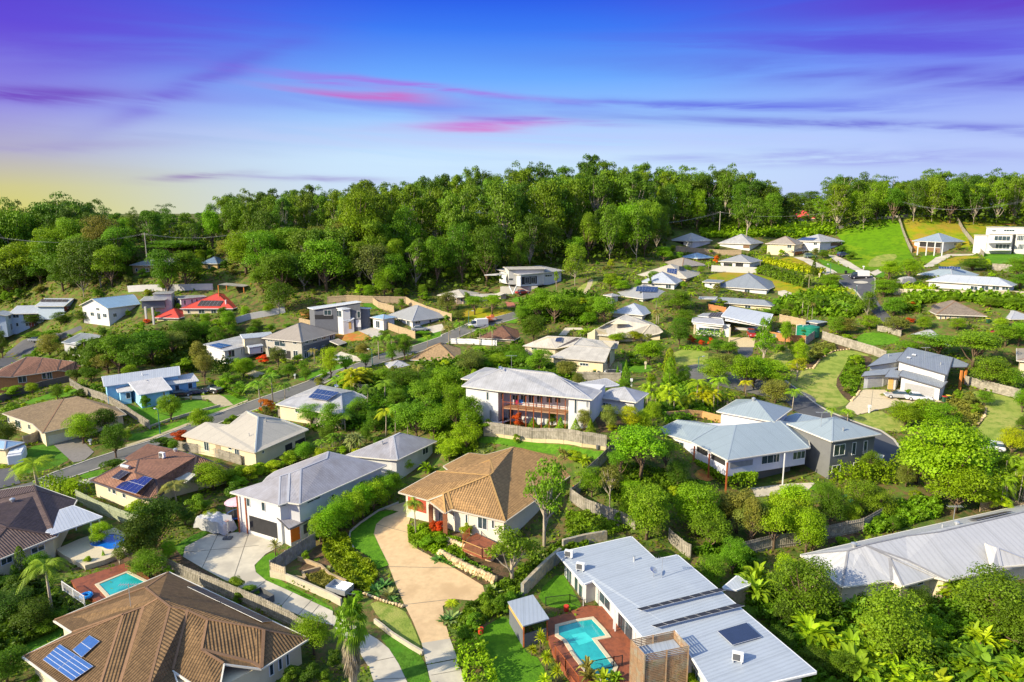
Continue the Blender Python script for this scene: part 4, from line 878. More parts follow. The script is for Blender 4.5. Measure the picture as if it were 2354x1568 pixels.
patch('driveway', 'Z5', [(400, 655), (600, 600), (720, 720), (640, 790), (560, 800)], .06, mat('grey brick drive', (.22, .20, .18), .9, .15, 2)); patch('driveway', 'Z5', [(540, 960), (760, 905), (740, 960), (560, 985)], .1, CONC); patch('driveway', 'Z5', [(-40, 860), (90, 840), (160, 960), (-40, 1010)], .07, ROADD)
patch('driveway', 'Z5', [(1320, 300), (1680, 280), (1720, 300), (1790, 360), (1680, 380), (1600, 320)], .06, PATHM); lawn('Z5', [(1640, 290), (1720, 280), (1920, 300), (1790, 350)], LAWN)
patch('footpath', 'Z5', [(960, 668), (1160, 605), (1700, 398), (1900, 318), (1900, 330), (1700, 412), (1160, 622), (962, 684)], .07, PATHM)
lawn('Y2', [(840, 1255), (1120, 1125), (1300, 1115), (1380, 1120), (1060, 1210), (900, 1275)], LAWN); lawn('Y2', [(1880, 945), (2160, 835), (2190, 855), (1910, 955)], LAWN); lawn('Y2', [(1420, 560), (1540, 545), (1700, 600), (1560, 620)], LAWND)
lawn('Y3', [(430, 620), (560, 590), (900, 610), (960, 635), (760, 688), (560, 728), (500, 700)], YEL); lawn('Y3', [(860, 700), (980, 690), (1000, 740), (860, 735)], LAWN); lawn('Y3', [(1520, 460), (1560, 400), (1700, 330), (1750, 350), (1640, 430)], DRY); patch('path', 'Y3', [(1590, 450), (1630, 400), (1640, 350), (1690, 330), (1680, 380), (1650, 440), (1620, 480)], .06, PATHM, smooth=1)
lawn('Y3', [(920, 530), (1000, 490), (1070, 520), (1000, 550)], LAWN); patch('driveway', 'Y3', [(880, 540), (960, 550), (980, 600), (900, 590)], .07, mat('brick drive', (.32, .12, .08), .9, .2, 3))
lawn('Y3', [(80, 870), (290, 800), (290, 850), (60, 920)], LAWN); patch('driveway', 'Y3', [(1370, 850), (1430, 780), (1580, 780), (1600, 800), (1480, 800), (1440, 850)], .06, CONC)
patch('bare_soil', 'Y2', [(1120, 790), (1240, 778), (1400, 800), (1480, 840), (1545, 890), (1400, 905), (1250, 905), (1200, 850)], .06, SOIL, smooth=1); patch('bare_soil', 'Y2', [(860, 620), (940, 600), (980, 700), (900, 690)], .06, SOIL, smooth=1)
patch('gravel', 'Y2', [(1370, 792), (1560, 775), (1660, 830), (1570, 885), (1480, 838)], .07, mat('grey gravel', (.40, .38, .34), .95, .25, 4), smooth=1)
patch('driveway', 'Y2', [(1250, 1000), (1400, 1045), (1440, 1085), (1240, 1110), (1150, 1060)], .06, CONC); patch('driveway', 'Y2', [(2030, 775), (2180, 745), (2210, 800), (2100, 830)], .06, CONC); patch('driveway', 'Y2', [(380, 1210), (440, 1170), (560, 1200), (470, 1240)], .06, PATHM)
lawn('Y4', [(1100, 530), (1280, 498), (1500, 515), (1620, 540), (2040, 650), (1920, 720), (1750, 680), (1450, 590), (1250, 590), (1100, 575)], YEL); lawn('Y4', [(1740, 390), (1850, 358), (2060, 400), (2030, 460), (1850, 430)], YEL)
patch('driveway', 'Y4', [(1290, 1105), (1530, 1105), (1520, 1195), (1340, 1195)], .06, mat('tan gravel drive', (.52, .42, .24), .95, .15, 3)); patch('driveway', 'Y4', [(1350, 1196), (1520, 1196), (1500, 1260), (1430, 1310), (1380, 1260)], .06, ROADD)
lawn('Y4', [(770, 1215), (1100, 1225), (1100, 1345), (880, 1360), (770, 1340)], DRY); lawn('Y4', [(980, 1090), (1190, 1108), (1100, 1165), (930, 1130)], LAWN); lawn('Y4', [(200, 1330), (440, 1325), (600, 1370), (560, 1430), (250, 1420)], LAWN); lawn('Y4', [(1640, 1300), (1700, 1260), (1900, 1180), (1990, 1300), (1800, 1400), (1680, 1412)], DRY)
patch('road', 'Y4', [(1700, 800), (1760, 790), (1900, 860), (1880, 900), (1760, 860)], .06, ROADD); patch('driveway', 'Y4', [(1740, 680), (1800, 670), (1930, 720), (1840, 760), (1740, 710)], .06, CONC)
lawn('Y5', [(600, 370), (760, 310), (900, 270), (1190, 245), (1240, 380), (1310, 560), (1420, 680), (1300, 720), (1040, 720), (870, 715), (740, 640), (700, 560), (690, 460)], MEAD, .04); lawn('Y5', [(960, 600), (1100, 570), (1200, 580), (1150, 640), (1040, 690), (900, 690)], DRY, .06)
lawn('Y5', [(1205, 248), (1700, 238), (1880, 500), (1800, 515), (1400, 560), (1310, 530), (1270, 400)], YEL, .04); lawn('Y5', [(1715, 250), (2420, 255), (2420, 330), (1990, 480), (1885, 480)], YEL, .04); patch('bare_soil', 'Y5', [(1275, 420), (1330, 440), (1420, 575), (1320, 560)], .08, SOIL, smooth=1); patch('bare_soil', 'Y5', [(2100, 290), (2354, 262), (2420, 310), (2200, 312)], .08, SOIL, smooth=1)
lawn('Y5', [(1370, 590), (1600, 578), (1560, 620), (1440, 670)], MEAD); lawn('Y5', [(1520, 680), (1680, 600), (1900, 582), (1960, 605), (1800, 640), (1700, 690)], YEL); lawn('Y5', [(1950, 535), (2300, 535), (2380, 620), (2200, 665), (2050, 665), (1970, 590)], LAWN)
patch('driveway', 'Y5', [(1415, 692), (1540, 605), (1650, 573), (1900, 572), (1895, 584), (1680, 592), (1580, 650), (1500, 695)], .07, CONC); patch('driveway', 'Y5', [(550, 580), (640, 590), (760, 650), (860, 712), (935, 745), (870, 752), (740, 700), (620, 640)], .07, CONC); patch('driveway', 'Y5', [(230, 600), (350, 598), (450, 650), (600, 720), (640, 745), (520, 765), (430, 700), (330, 640)], .07, CONC)
lawn('Y5', [(60, 640), (300, 602), (410, 660), (370, 705), (250, 680)], YEL); lawn('Y5', [(440, 610), (560, 640), (700, 690), (870, 740), (700, 750), (600, 740), (500, 670)], LAWN); lawn('Y5', [(940, 740), (1060, 720), (1080, 790), (990, 790)], LAWN); patch('driveway', 'Y5', [(935, 745), (1010, 715), (1050, 740), (985, 775)], .08, CONC); lawn('Y5', [(540, 940), (800, 890), (830, 960), (780, 1000), (560, 990)], DRY)
lawn('Y5', [(700, 880), (790, 905), (820, 950), (740, 930)], YEL); lawn('Y5', [(780, 1385), (850, 1300), (1010, 1290), (1225, 1340), (1180, 1395), (1030, 1412), (860, 1420)], LAWN)
lawn('Z8', [(470, 280), (600, 200), (700, 145), (830, 130), (1010, 185), (830, 190), (780, 260), (705, 385), (760, 480), (835, 545), (650, 592), (480, 475), (350, 375), (420, 330)], DRY); patch('garden_bed', 'Z8', [(840, 165), (1010, 190), (960, 260), (910, 330), (890, 400), (900, 450), (830, 535), (760, 480), (705, 385), (780, 260)], .05, MULCH, smooth=1); patch('garden_bed', 'Z8', [(580, 60), (700, 80), (830, 130), (700, 145), (600, 205), (540, 275), (480, 275), (470, 200)], .05, MULCH, smooth=1)
lawn('Z8', [(1710, 480), (1800, 440), (2110, 510), (2170, 600), (2110, 700), (1980, 810), (1900, 860), (1770, 830), (1800, 740), (1865, 650), (1850, 590), (1780, 500)], DRY); lawn('Z8', [(870, 640), (1050, 592), (1130, 640), (1280, 710), (1250, 765), (1050, 748), (930, 708), (820, 668)], DRY)
patch('driveway', 'Z8', [(930, 437), (1090, 440), (1130, 470), (1200, 520), (1480, 512), (1530, 532), (1140, 572), (1040, 592), (880, 632), (800, 590), (790, 570), (860, 490)], .07, mat('cream drive', (.55, .46, .30), .9, .1, 2)); patch('path', 'Z8', [(60, 1190), (320, 1160), (560, 1150), (500, 1210), (300, 1240), (100, 1260)], .06, CONC)
lawn('Z8', [(370, 1200), (560, 1160), (600, 1200), (420, 1225)], LAWN); patch('garden_bed', 'Z4', [(700, 300), (980, 240), (1420, 60), (1600, 80), (1500, 200), (1100, 330), (800, 450), (600, 470)], .04, MULCH); patch('bare_soil', 'Z7', [(1730, 960), (1860, 900), (1960, 960), (1880, 1040), (1760, 1010)], .07, SOIL, smooth=1)
patch('garden_bed', 'Z2', [(480, 380), (640, 330), (660, 420), (760, 520), (860, 640), (1050, 850), (760, 760), (600, 800), (350, 700), (300, 560), (430, 430)], .05, MULCH, smooth=1); patch('garden_bed', 'Z2', [(1100, 420), (1480, 300), (1750, 480), (1800, 650), (1600, 700), (1300, 520)], .05, MULCH)
patch('garden_bed', 'Z1', [(450, 600), (1200, 400), (1290, 500), (1560, 660), (1400, 640), (1190, 500), (900, 560)], .04, MULCH); patch('garden_bed', 'Z7', [(900, 500), (1150, 480), (1150, 640), (950, 620)], .05, MULCH)

jm = mat('joint', (.20, .18, .14), .9); jb = MB()
for fr, x0, y0, x1, y1 in (('Z1', 1430, 580, 1560, 300), ('Z1', 1300, 470, 1830, 420), ('Z1', 1640, 690, 1760, 330), ('Z1', 1760, 765, 1882, 668), ('Z1', 1980, 860, 2070, 752), ('Z1', 2180, 935, 2260, 840), ('Z2', 300, 910, 400, 800), ('Z2', 845, 1240, 985, 1210), ('Z2', 845, 1370, 1065, 1360), ('Z2', 1240, 1340, 1465, 1300), ('Z2', 850, 270, 1075, 330), ('Z2', 940, 570, 1400, 582), ('Z2', 1050, 840, 1400, 800), ('Z2', 1100, 260, 1180, 470), ('Z8', 860, 490, 1200, 520), ('Z8', 1000, 440, 980, 600)):
    a = atf(fr, x0, y0); b = atf(fr, x1, y1); n = 8
    for i in range(n): p = a.lerp(b, i/n); q = a.lerp(b, (i+1)/n); jb.bar((p.x, p.y, T(p.x, p.y) + .068), (q.x, q.y, T(q.x, q.y) + .068), .07, .02)
struct(jb.build('driveway_joints', jm))
# ---------------- houses
WW_ = mat('white render', (.66, .66, .65), .8, .05, .8, var2=(.58, .58, .57), scale2=.3); CREAM = mat('cream render', (.70, .60, .40), .85, .06, .8); PALE = mat('pale grey render', (.55, .54, .51), .85, .06, .8); GREYW = mat('dark grey render', (.16, .165, .165), .8, .08, .8); LILAC = mat('lilac grey weatherboard', (.60, .61, .68), .7, .05, 2)
BLUEW = mat('sky blue weatherboard', (.30, .58, .78), .7, .07, 1.5); BRICK = mat('orange brick', (.50, .22, .09), .9, .2, 4); PINKB = mat('pinkish brick', (.52, .40, .32), .9, .1, 4); REDP = mat('red brown cladding', (.30, .07, .04), .7, .15, 3); STONE = mat('sandstone cladding', (.55, .42, .24), .9, .35, 2.2)
CHAR = mat('charcoal cladding', (.14, .15, .17), .6, .1, 2); TAUPE = mat('taupe weatherboard', (.45, .43, .38), .8, .08, 2); ORANGED = mat('orange timber door', (.72, .18, .02), .4, .1, 3); GREYD = mat('grey garage door', (.36, .36, .36), .6, .04, 2); ORG = mat('orange garage door', (.62, .22, .05), .5, .08, 3); GOLDD = mat('honey timber', (.62, .38, .12), .5, .1, 3)
TILEB = roofmat('brown roof tiles', (.185, .112, .05), 'tile', .75, .16); TILED = roofmat('dark brown roof tiles', (.125, .085, .075), 'tile', .7, .14); TILET = roofmat('tan roof tiles', (.36, .215, .09), 'tile', .75, .10, period=.38); TILER = roofmat('red brown roof tiles', (.24, .12, .075), 'tile', .7, .16); TILEG = roofmat('weathered brown tiles', (.31, .22, .12), 'tile', .75, .12)
MGREY = roofmat('light grey metal roof', (.42, .43, .46), 'metal', .38, .06); MWHITE = roofmat('white metal roof', (.45, .455, .47), 'metal', .45, .08, stain=(.36, .36, .36)); MLILAC = roofmat('pale lilac metal roof', (.38, .375, .40), 'metal', .45, .08, stain=(.32, .30, .30)); MBLUE = roofmat('blue grey metal roof', (.30, .365, .40), 'metal', .35, .04); MSTEEL = roofmat('steel metal roof', (.37, .42, .48), 'metal', .3, .05, period=.42)
MBEIGE = roofmat('beige metal roof', (.52, .475, .38), 'metal', .45, .06); MDARK = roofmat('dark grey metal roof', (.25, .28, .31), 'metal', .4, .06); MMID = roofmat('mid grey metal roof', (.33, .34, .35), 'metal', .45, .07); MTAUPE = roofmat('taupe metal roof', (.34, .30, .25), 'metal', .5, .08); MRED = roofmat('red metal roof', (.62, .085, .06), 'metal', .4, .08); MOLD = roofmat('chalky cream metal roof', (.55, .52, .45), 'metal', .5, .1, stain=(.45, .42, .36)); MSKY = roofmat('light blue metal roof', (.30, .46, .62), 'metal', .35, .06); MCOOL = roofmat('cool white metal roof', (.44, .48, .53), 'metal', .35, .05)
CAPB = mat('brown ridge tile', (.26, .15, .08), .8, .12, 3); CAPD = mat('dark ridge tile', (.09, .06, .055), .8, .1, 3); CAPT = mat('tan ridge tile', (.46, .28, .10), .8, .1, 3); CAPG = mat('grey ridge capping', (.42, .43, .46), .4, .05); CAPBL = mat('blue grey capping', (.30, .36, .40), .4, .05); CAPDK = mat('charcoal capping', (.13, .14, .16), .4, .05); CAPBE = mat('beige capping', (.54, .49, .39), .5, .05)
GUTW = mat('cream gutter', (.70, .66, .56), .5, .04); GUTD = mat('dark gutter', (.10, .10, .11), .5, .04); GUTB = mat('beige gutter', (.55, .50, .40), .5, .04)
# -- brown tiled house, lower left
H = House('house', 'large brown tiled house with stepped hips and blue solar panels at the bottom left', 'Z1', (1500, 1600), z0=0)
v = H.roof(dict(a=(165,1200,2.6), b=(690,1590,2.6), c=(870,905,5.3), d=(1015,850,5.4), e=(695,1440,2.9), f=(835,1440,2.9), m=(1120,790,6.2), g=(1200,850,6.0), g2=(1030,1480,3.1), i=(1325,875,5.7), j=(1220,1295,3.0), g3=(1300,1560,2.1), k=(1465,940,5.3), l=(1425,1155,4.2), p=(1580,1250,3.7), q=(1545,1440,2.7), r=(1400,1415,2.7),
    s=(1820,1000,4.5), t=(1785,1245,2.9), u=(1850,1285,2.6), s2=(1865,1015,4.3), z=(2180,1075,2.6), n=(1190,605,2.6), o=(1030,715,5.0), a2=(385,945,2.6), w=(515,1030,3.1), x=(600,1780,2.4), y=(1000,1900,2.0)),
    ['a b e c', 'c e f d', 'd f g2 g m', 'g g2 g3 j i', 'i j r q p l k', 'k l t s', 's t u s2', 's2 u z', 'l p u t', 'n z s2 s k i g m o', 'a2 w c d m o', 'a2 o n', 'a c w'], TILEB, CAPB, GUTW)
H.walls([v['a'], v['b'], v['x'], v['y'], v['q'], v['u'], v['z'], v['n'], v['a2'], v['w']], 2.6, CREAM)
H.solar([(310,1235), (520,1385), (668,1282), (430,1125)], 2, 5, cell=CELLB); H.solar([(520,1165), (585,1220), (713,1105), (640,1062)], 1, 2, cell=CELLB); H.solar([(1320,722), (1400,720), (1925,965), (1850,975)], 1, 6, cell=mat('thermal mat', (.06, .05, .05), .5)); H.vent(925, 850, 'antenna'); H.vent(1518, 745, 'roof_vent')
for q in ((1900,1230,1935,1340), (1965,1200,1995,1300), (2020,1170,2045,1270)): H.win(*q)
for q in ((470,1400,540,1470),): H.win(*q)
# -- dark brown tiled house, left edge
H = House('house', 'dark brown tiled house with white patio roof at the left edge beside the kidney pool', 'Z1', (380, 470), z0=.2)
v = H.roof(dict(t=(255,30,4.9), r=(540,95,2.7), e=(400,350,2.7), k=(45,290,4.4), e2=(-220,600,2.7), tl=(-300,150,5.0), bl=(-560,420,2.7), b2=(240,-10,2.7), b1=(-420,90,2.7)), ['t r e', 't e k tl', 'e e2 k', 'k e2 bl tl', 't b2 r', 't tl b1 b2', 'tl bl b1'], TILED, CAPD, GUTW)
H.walls([v['e'], v['r'], v['b2'], v['b1'], v['bl'], v['e2']], 2.7, CREAM); H.win(215,420,318,465); H.win(0,490,90,550); H.vent(90, 110, 'whirlybird')
v = H.roof(dict(a=(290,210,3.2), b=(515,135,3.3), c=(720,215,3.0), d=(365,338,3.0), e=(255,290,3.1), f=(375,245,3.15)), ['a b c d e f'], MCOOL, None, WHITE, .18, 'patio_roof')
for q in ((700,222), (640,245), (520,165)): H.post(*q, 0, 2.9)
# -- white two storey house
H = House('house', 'white two storey house with lilac grey hipped roof and orange front door', 'Z1', (1900, 390))
F6 = 'Z6'; H.fr = F6
v = H.roof(dict(a=(0,1025,5.7), b=(370,1125,5.7), w=(380,905,7.3), a3=(245,955,6.0), n=(452,883,7.4), m=(440,1102,5.8), c=(530,1115,5.7), p=(540,848,7.8), q1=(738,768,7.9), q=(750,715,8.0), d=(1195,818,5.7), f=(285,908,5.8), g=(345,866,5.9), k=(800,738,5.7)), ['a b w a3', 'w b m n', 'n m c p', 'p c d q q1', 'f a3 w n p', 'f p q1 q g', 'q d k'], MLILAC, CAPG, GUTW)
H.walls([v['a'], v['b'], v['m'], v['c'], v['d'], v['k'], v['f']], 5.7, WW_)
v2 = H.roof(dict(a=(325,1180,3.9), b=(440,1155,3.9), c=(670,1172,3.0), d=(640,1215,2.9), e=(450,1305,2.8)), ['a b c d e'], MLILAC, None, GUTD, part='porch_roof'); H.walls([v2['a'], v2['e'], v2['d'], v2['c'], v2['b']], 2.8, WW_, .35)
for q in ((125,1065,150,1135), (240,1100,268,1170), (583,1065,690,1095), (770,1040,800,1085), (985,940,1015,1000), (385,1108,430,1135)): H.win(*q, fm=ALU)
H.win(150,1235,358,1350, 'garage_opening'); H.win(462,1300,532,1400, 'door', ORANGED); H.win(560,1270,595,1340, 'door', DGREY)
v = H.roof(dict(A=(885,742,4.6), B=(1225,775,4.6), C=(1280,777,4.6), D=(1580,635,4.6), r1=(1300,572,6.6), r0=(1250,598,6.5), r2=(1212,612,6.2), k=(1330,598,4.6)), ['A B r2 r1', 'B C r0 r2', 'C D r1 r0', 'r2 r0 r1', 'D k r1'], MLILAC, CAPG, GUTW); H.walls([v['A'], v['B'], v['C'], v['D'], v['k']], 4.6, WW_); H.win(1470,685,1515,735); H.vent(1165, 660, 'roof_vent')
for x, y in ((48, 1042), (110, 1050)): H.post(x, y, 0, 5.5, .16, TIMB, 'balcony_post')
# -- tan tiled house in the middle
H = House('house', 'tan tiled bungalow with broad hipped roof at the head of the curved tan driveway', 'Z6', (1700, 1270), dz=.3)
v = H.roof(dict(a=(1290,1025,2.9), b1=(1512,1085,2.9), t1=(1580,865,4.7), f=(1985,895,5.9), p2=(1665,1025,4.4), p1=(1630,1040,4.3), c1=(1700,1155,2.9), c2=(2105,1250,2.9), cr=(2727,811,2.9), g=(2015,870,5.9), h=(1990,778,6.0), k=(2170,680,6.0), po=(1645,1185,2.7), pl=(1520,1088,2.8), t2=(1710,888,4.0), w1=(1635,825,2.9), w2=(1830,725,4.2), w3=(1955,740,4.9), kb=(2260,690,2.9)),
    ['a b1 f t1', 'b1 p1 p2 f', 'f p2 c1 c2', 'f c2 cr k h g', 't1 f g h t2', 'w1 t2 h w3 w2', 'w3 h k', 'pl po p1', 'p1 po c1 p2', 'k cr kb'], TILET, CAPT, GUTB)
H.walls([v['a'], v['b1'], v['c1'], v['c2'], v['cr'], v['kb'], v['w2'], v['w1'], v['t2'], v['t1']], 2.9, mat('pale cream wall', (.66, .62, .50), .85, .05)); H.vent(2035, 858, 'whirlybird')
for q in ((1705,1170,1770,1250), (1800,1195,1822,1278), (1895,1215,1970,1310), (2000,1240,2026,1305)): H.win(*q)
H.win(1362,1062,1500,1170, 'garage_door', mat('red garage door', (.42, .07, .04), .5)); H.win(1600,1185,1630,1260, 'door', DGREY)
for x, y in ((1535, 1120), (1645, 1185)): H.post(x, y, 0, 2.6, .55, mat('rust brick pier', (.34, .13, .06), .9, .2, 5), 'pier')
# -- modern house, bottom right, with pool deck
H = House('house', 'modern flat metal roofed house with two rows of tilted collectors at the bottom right', 'Z3', (640, 780), z0=0)
v = H.roof(dict(a=(500,470,3.4), b=(1025,355,4.1), c=(1200,517,4.1), d=(1350,485,4.2), e=(2330,1310,4.2), k=(1620,1470,3.6), j=(1340,1015,3.7), i=(1105,1062,3.4), g=(755,662,3.4), h=(690,688,3.3)), ['a b c d e k j i g h'], MSTEEL, None, WHITE)
H.walls([v[q] for q in 'abcdekjigh'], 3.25, PALE, .7); H.solar([(1100,908), (1695,762), (1645,747), (1062,893)], 8, 1, lift=.45, cell=mat('black collector', (.03, .03, .035), .35)); H.solar([(1205,1028), (1828,873), (1765,857), (1165,1013)], 8, 1, lift=.45, cell=MATS['black collector'])
H.solar([(1740,1137), (1950,1077), (1840,975), (1632,1037)], 1, 1, cell=mat('skylight glass', (.02, .03, .08), .05, .1, spec=1), part='skylight'); H.vent(583, 505, 'air_conditioner'); H.vent(665, 595, 'air_conditioner'); H.vent(1775, 1240, 'air_conditioner'); H.vent(1240, 650, 'antenna'); H.vent(1180, 640, 'satellite_dish'); H.vent(1045, 525, 'roof_vent')
for q in ((545,550,565,700), (570,575,605,730), (625,640,650,780), (655,690,682,810)): H.win(*q, kind='glass_door', fm=ALU)
for q in ((800,760,880,850), (930,920,1040,1080), (1450,1300,1520,1385)): H.win(*q, kind='glass_door', fm=ALU)
for x, y in ((690, 700), (905, 855), (1055, 1030), (915, 870)): H.post(x, y, 0, 3.1, .12, WHITE)
# -- grey and white two storey house, right
H = House('house', 'lilac and dark grey two storey house with blue grey hipped roofs and vines', 'Z8', (620, 1150), z0=2.6)
H.blk((1634.4,945.8), (1770.4,964.3), (1832,938.8), 6.9, wall=WW_, rm=MBLUE, cap=CAPBL, gut=GUTW, fr='O')
v = H.roof(dict(L1=(1505.2,989.8,5.0,'O'), L3=(1587.6,1014.5,5.0,'O'), L4=(1648,979,6.4,'O'), L2=(1557.4,965.1,6.5,'O'), M1=(1671.5,1057,5.0,'O'), M2=(1860.5,1028.8,5.0,'O'), r1=(1690.7,976,6.9,'O'), r2=(1792.9,967.3,6.9,'O'), k=(1600,968,5.0,'O'), kr=(1850,975,5.0,'O')), ['L1 L3 L4 L2', 'L3 M1 r1 L4', 'M1 M2 r2 r1', 'L2 L4 k', 'r2 M2 kr'], MBLUE, CAPBL, GUTW)
H.walls([v[q] for q in ('L1','L3','M1','M2','kr','k')], 5.0, LILAC, .5, bot=2.2); H.walls([v[q] for q in ('L1','L3','M1','M2','kr','k')], 2.3, GREYW, 2.4)
H.blk((345,695), (685,832), (1060,775), 6.6, wall=GREYW, rm=MBLUE, cap=CAPBL, gut=GUTW); H.blk((975,955), (1045,962), (1098,938), 3.3, wall=GREYW, rm=MBLUE, gut=GUTW, over=.25); H.roof(dict(a=(300,655,5.4), b=(420,615,5.6), c=(610,655,5.6), d=(345,700,5.2)), ['a b c d'], MBLUE, None, GUTW)
for q in ((145,935,282,1000), (385,905,518,965), (700,855,785,940), (838,840,868,935), (925,828,955,925), (685,1015,750,1070), (850,985,968,1025)): H.win(*q, split=3 if q[2]-q[0] > 100 else 2)
H.win(1580,695,1655,765, fr='Z7'); H.vent(772, 750, 'roof_vent'); H.vent(600, 720, 'antenna'); H.vent(85, 520, 'whirlybird')
for x, y in ((325, 925),): H.post(x, y, 0, 4.8, .14, WHITE)
for x, y in ((1740,735), (1865,800), (2015,872)): H.post(x, y, 0, 4.7, .2, TIMB, 'veranda_post', fr='Z7')
H.win(1760,750,1850,800, kind='veranda_opening', m=DARK, fr='Z7'); H.win(1880,790,2000,870, kind='veranda_opening', m=DARK, fr='Z7'); H.win(2035,860,2225,905, kind='blind', m=mat('grey blind', (.3, .3, .3), .8), fr='Z7')  # dark panels paint the shade under the veranda
# -- white house with long balcony
H = House('house', 'long white two storey house with weathered roof and timber balcony behind the picket fence', 'Z7', (560, 560), dz=0)
v = H.roof(dict(A=(-203,230,5.9), P1=(110,272,5.9), P2=(655,322,5.9), B=(885,345,5.9), C=(962,270,5.9), k=(690,205,7.0), r1=(560,125,8.2), r0=(140,80,8.4), m=(760,210,6.2), n=(500,112,6.4), l=(-60,120,6.0)), ['A P1 P2 B k r1 r0', 'B C m k', 'k m n r1', 'r1 n r0', 'A r0 l'], MWHITE, CAPG, GUTW)
bk = (v['l'] - v['A']); bk.z = 0; fd = (v['B'] - v['A']).normalized(); bk = Vector((-fd.y, fd.x, 0)); bk = bk if bk.y > 0 else -bk
H.walls([v['A'], v['P1'], v['P1'] + bk*2.6, v['P2'] + bk*2.6, v['P2'], v['B'], v['C'], v['C'] + bk*5, v['A'] + bk*8], 5.9, WW_)
b = MB(); a0, a1 = v['P1'] + fd*.3 + bk*.7, v['P2'] - fd*.1 + bk*.7; zf = H.z0 + 2.9
pl = [(a0.x, a0.y), (a1.x, a1.y), ((a1 + bk*2.2).x, (a1 + bk*2.2).y), ((a0 + bk*2.2).x, (a0 + bk*2.2).y)]; b.prism(pl, zf - .2, zf); o = b.build('balcony_floor', mat('balcony timber', (.42, .24, .13), .7, .15, 3), H.root)
rl = MB(); rl.bar((a0.x, a0.y, zf + 1), (a1.x, a1.y, zf + 1), .07, .06)
for i in range(60): p = a0.lerp(a1, i/59); rl.bar((p.x, p.y, zf), (p.x, p.y, zf + 1), .02)
rl.build('balustrade', TIMB, H.root)
for i in range(9): p = a0.lerp(a1, i/8); b = MB(); b.box((p.x, p.y, (T(p.x, p.y) + H.z0 + 5.7)/2), (.13, .13, H.z0 + 5.7 - T(p.x, p.y))); b.build('post', TIMB, H.root)
for q in ((0,280,20,350), (120,290,135,345), (735,340,757,462), (835,348,850,410), (870,405,885,470)): H.win(*q, fm=ALU)
for x0 in (215, 285, 350, 420, 500, 570): H.win(x0, 305, x0+55, 375, kind='glass_door', fm=WHITE)
for x0 in (190,): H.win(x0, 415, x0+35, 500, kind='door', m=DGREY)
H.vent(120, 120, 'satellite_dish'); H.vent(210, 90, 'antenna')
H.blk((920,325), (1245,362), (1368,290), 4.0, wall=WW_, rm=MWHITE, cap=CAPG, gut=GUTW, bot=-2.5, pitch=24); H.win(965,372,1050,415, split=3); H.win(1160,400,1230,430); H.roof(dict(a=(788,205,4.6), b=(1000,168,4.9), c=(1108,222,4.6), d=(850,250,4.4)), ['a b c d'], MWHITE, None, WHITE, .3, 'carport_roof')
H.roof(dict(a=(1770,155,6.0), b=(1955,70,6.3), c=(2035,78,6.3), d=(1825,162,6.0)), ['a b c d'], MWHITE, None, GUTW) if False else H.roof(dict(a=(1770,155,5.6,'Z6'), b=(1955,70,5.9,'Z6'), c=(2035,78,5.9,'Z6'), d=(1825,162,5.6,'Z6')), ['a b c d'], MWHITE, None, GUTW)
# -- long pale roofed house, right bottom
H = House('house', 'long pale metal roofed house with dark valleys behind the giant leaved plants', 'Z4', (1290, 860), z0=.8)
v = H.roof(dict(b0=(470,548,2.8), b1=(2090,183,2.8), b2=(2700,60,2.8), r0=(845,515,4.7), r1=(1305,398,5.1), r2=(1570,365,5.3), r3=(2250,205,5.5), r4=(2700,110,5.5), f1=(1635,747,2.8), f2=(2600,560,2.8), g0=(800,800,2.8), w0=(980,470,5.1), y0=(1530,724,2.8), zz=(1285,792,2.8), x2=(1180,575,4.1), x1=(1195,750,2.8), y1=(1325,592,4.0)),
    ['b0 b1 r3 r2 r1 w0 r0', 'b1 b2 r4 r3', 'b0 r0 g0', 'r0 w0 x2 x1 g0', 'x2 w0 y0 zz', 'x1 x2 zz', 'w0 y1 f1 y0', 'w0 r1 y1', 'r1 r2 f1 y1', 'r2 r3 r4 f2 f1'], roofmat('pale warm metal roof', (.47, .475, .48), 'metal', .5, .05, period=.76), mat('lead grey valley', (.25, .25, .26), .5), GUTW)
H.walls([v[q] for q in ('b0','g0','x1','zz','y0','f1','f2','b2','b1')], 2.8, CREAM); H.roof(dict(a=(1950,455,4.85), b=(2040,490,4.7), c=(2070,640,3.1), d=(2000,655,3.1), e=(2360,615,3.2)), ['a b c d', 'b a e', 'b e c'], MATS['pale warm metal roof'], CAPG, GUTW, part='gable_roof')
H.solar([(1800,280), (1880,284), (2180,212), (2110,214)], 1, 5, cell=MATS['thermal mat']); H.vent(1600, 330, 'roof_vent'); H.vent(1685, 300, 'antenna'); H.vent(1715, 310, 'whirlybird'); H.vent(892, 485, 'whirlybird'); H.win(1150,765,1190,830, fm=ALU); H.win(1400,745,1450,790); H.win(1280,800,1320,850)
# -- modern house with two garages, right
H = House('house', 'modern white house with overlapping charcoal skillion roofs, two grey garage doors and honey timber doors', 'Z8', (1130, 500), dz=-.2)
def slab(pts, wall, rm=MDARK, over=.4, gut=GUTD, bot=-1.6, part='roof', walls=True, th=.2):
    px_ = pts; pts = [H.P(*p) for p in pts]
    if len(pts) == 4 and not H.far:
        n = (pts[1]-pts[0]).cross(pts[2]-pts[0]); d_ = ray(*ov(H.fr, *px_[3][:2])); o_ = Vector((0, 0, CZ)); q_ = o_ + d_*(n.dot(pts[0]-o_)/n.dot(d_)); pts[3] = q_ if (q_-pts[3]).length < 4 else pts[3]
    n = (pts[1]-pts[0]).cross(pts[2]-pts[0]); n = n if n.z > 0 else -n; n.normalize(); V = {str(i): p for i, p in enumerate(pts)}
    H.roof(V, [' '.join(V)], rm, None, gut, th, part)
    if walls: H.walls(pts, 0, wall, over, bot, plane=(pts[0], n))
    return pts
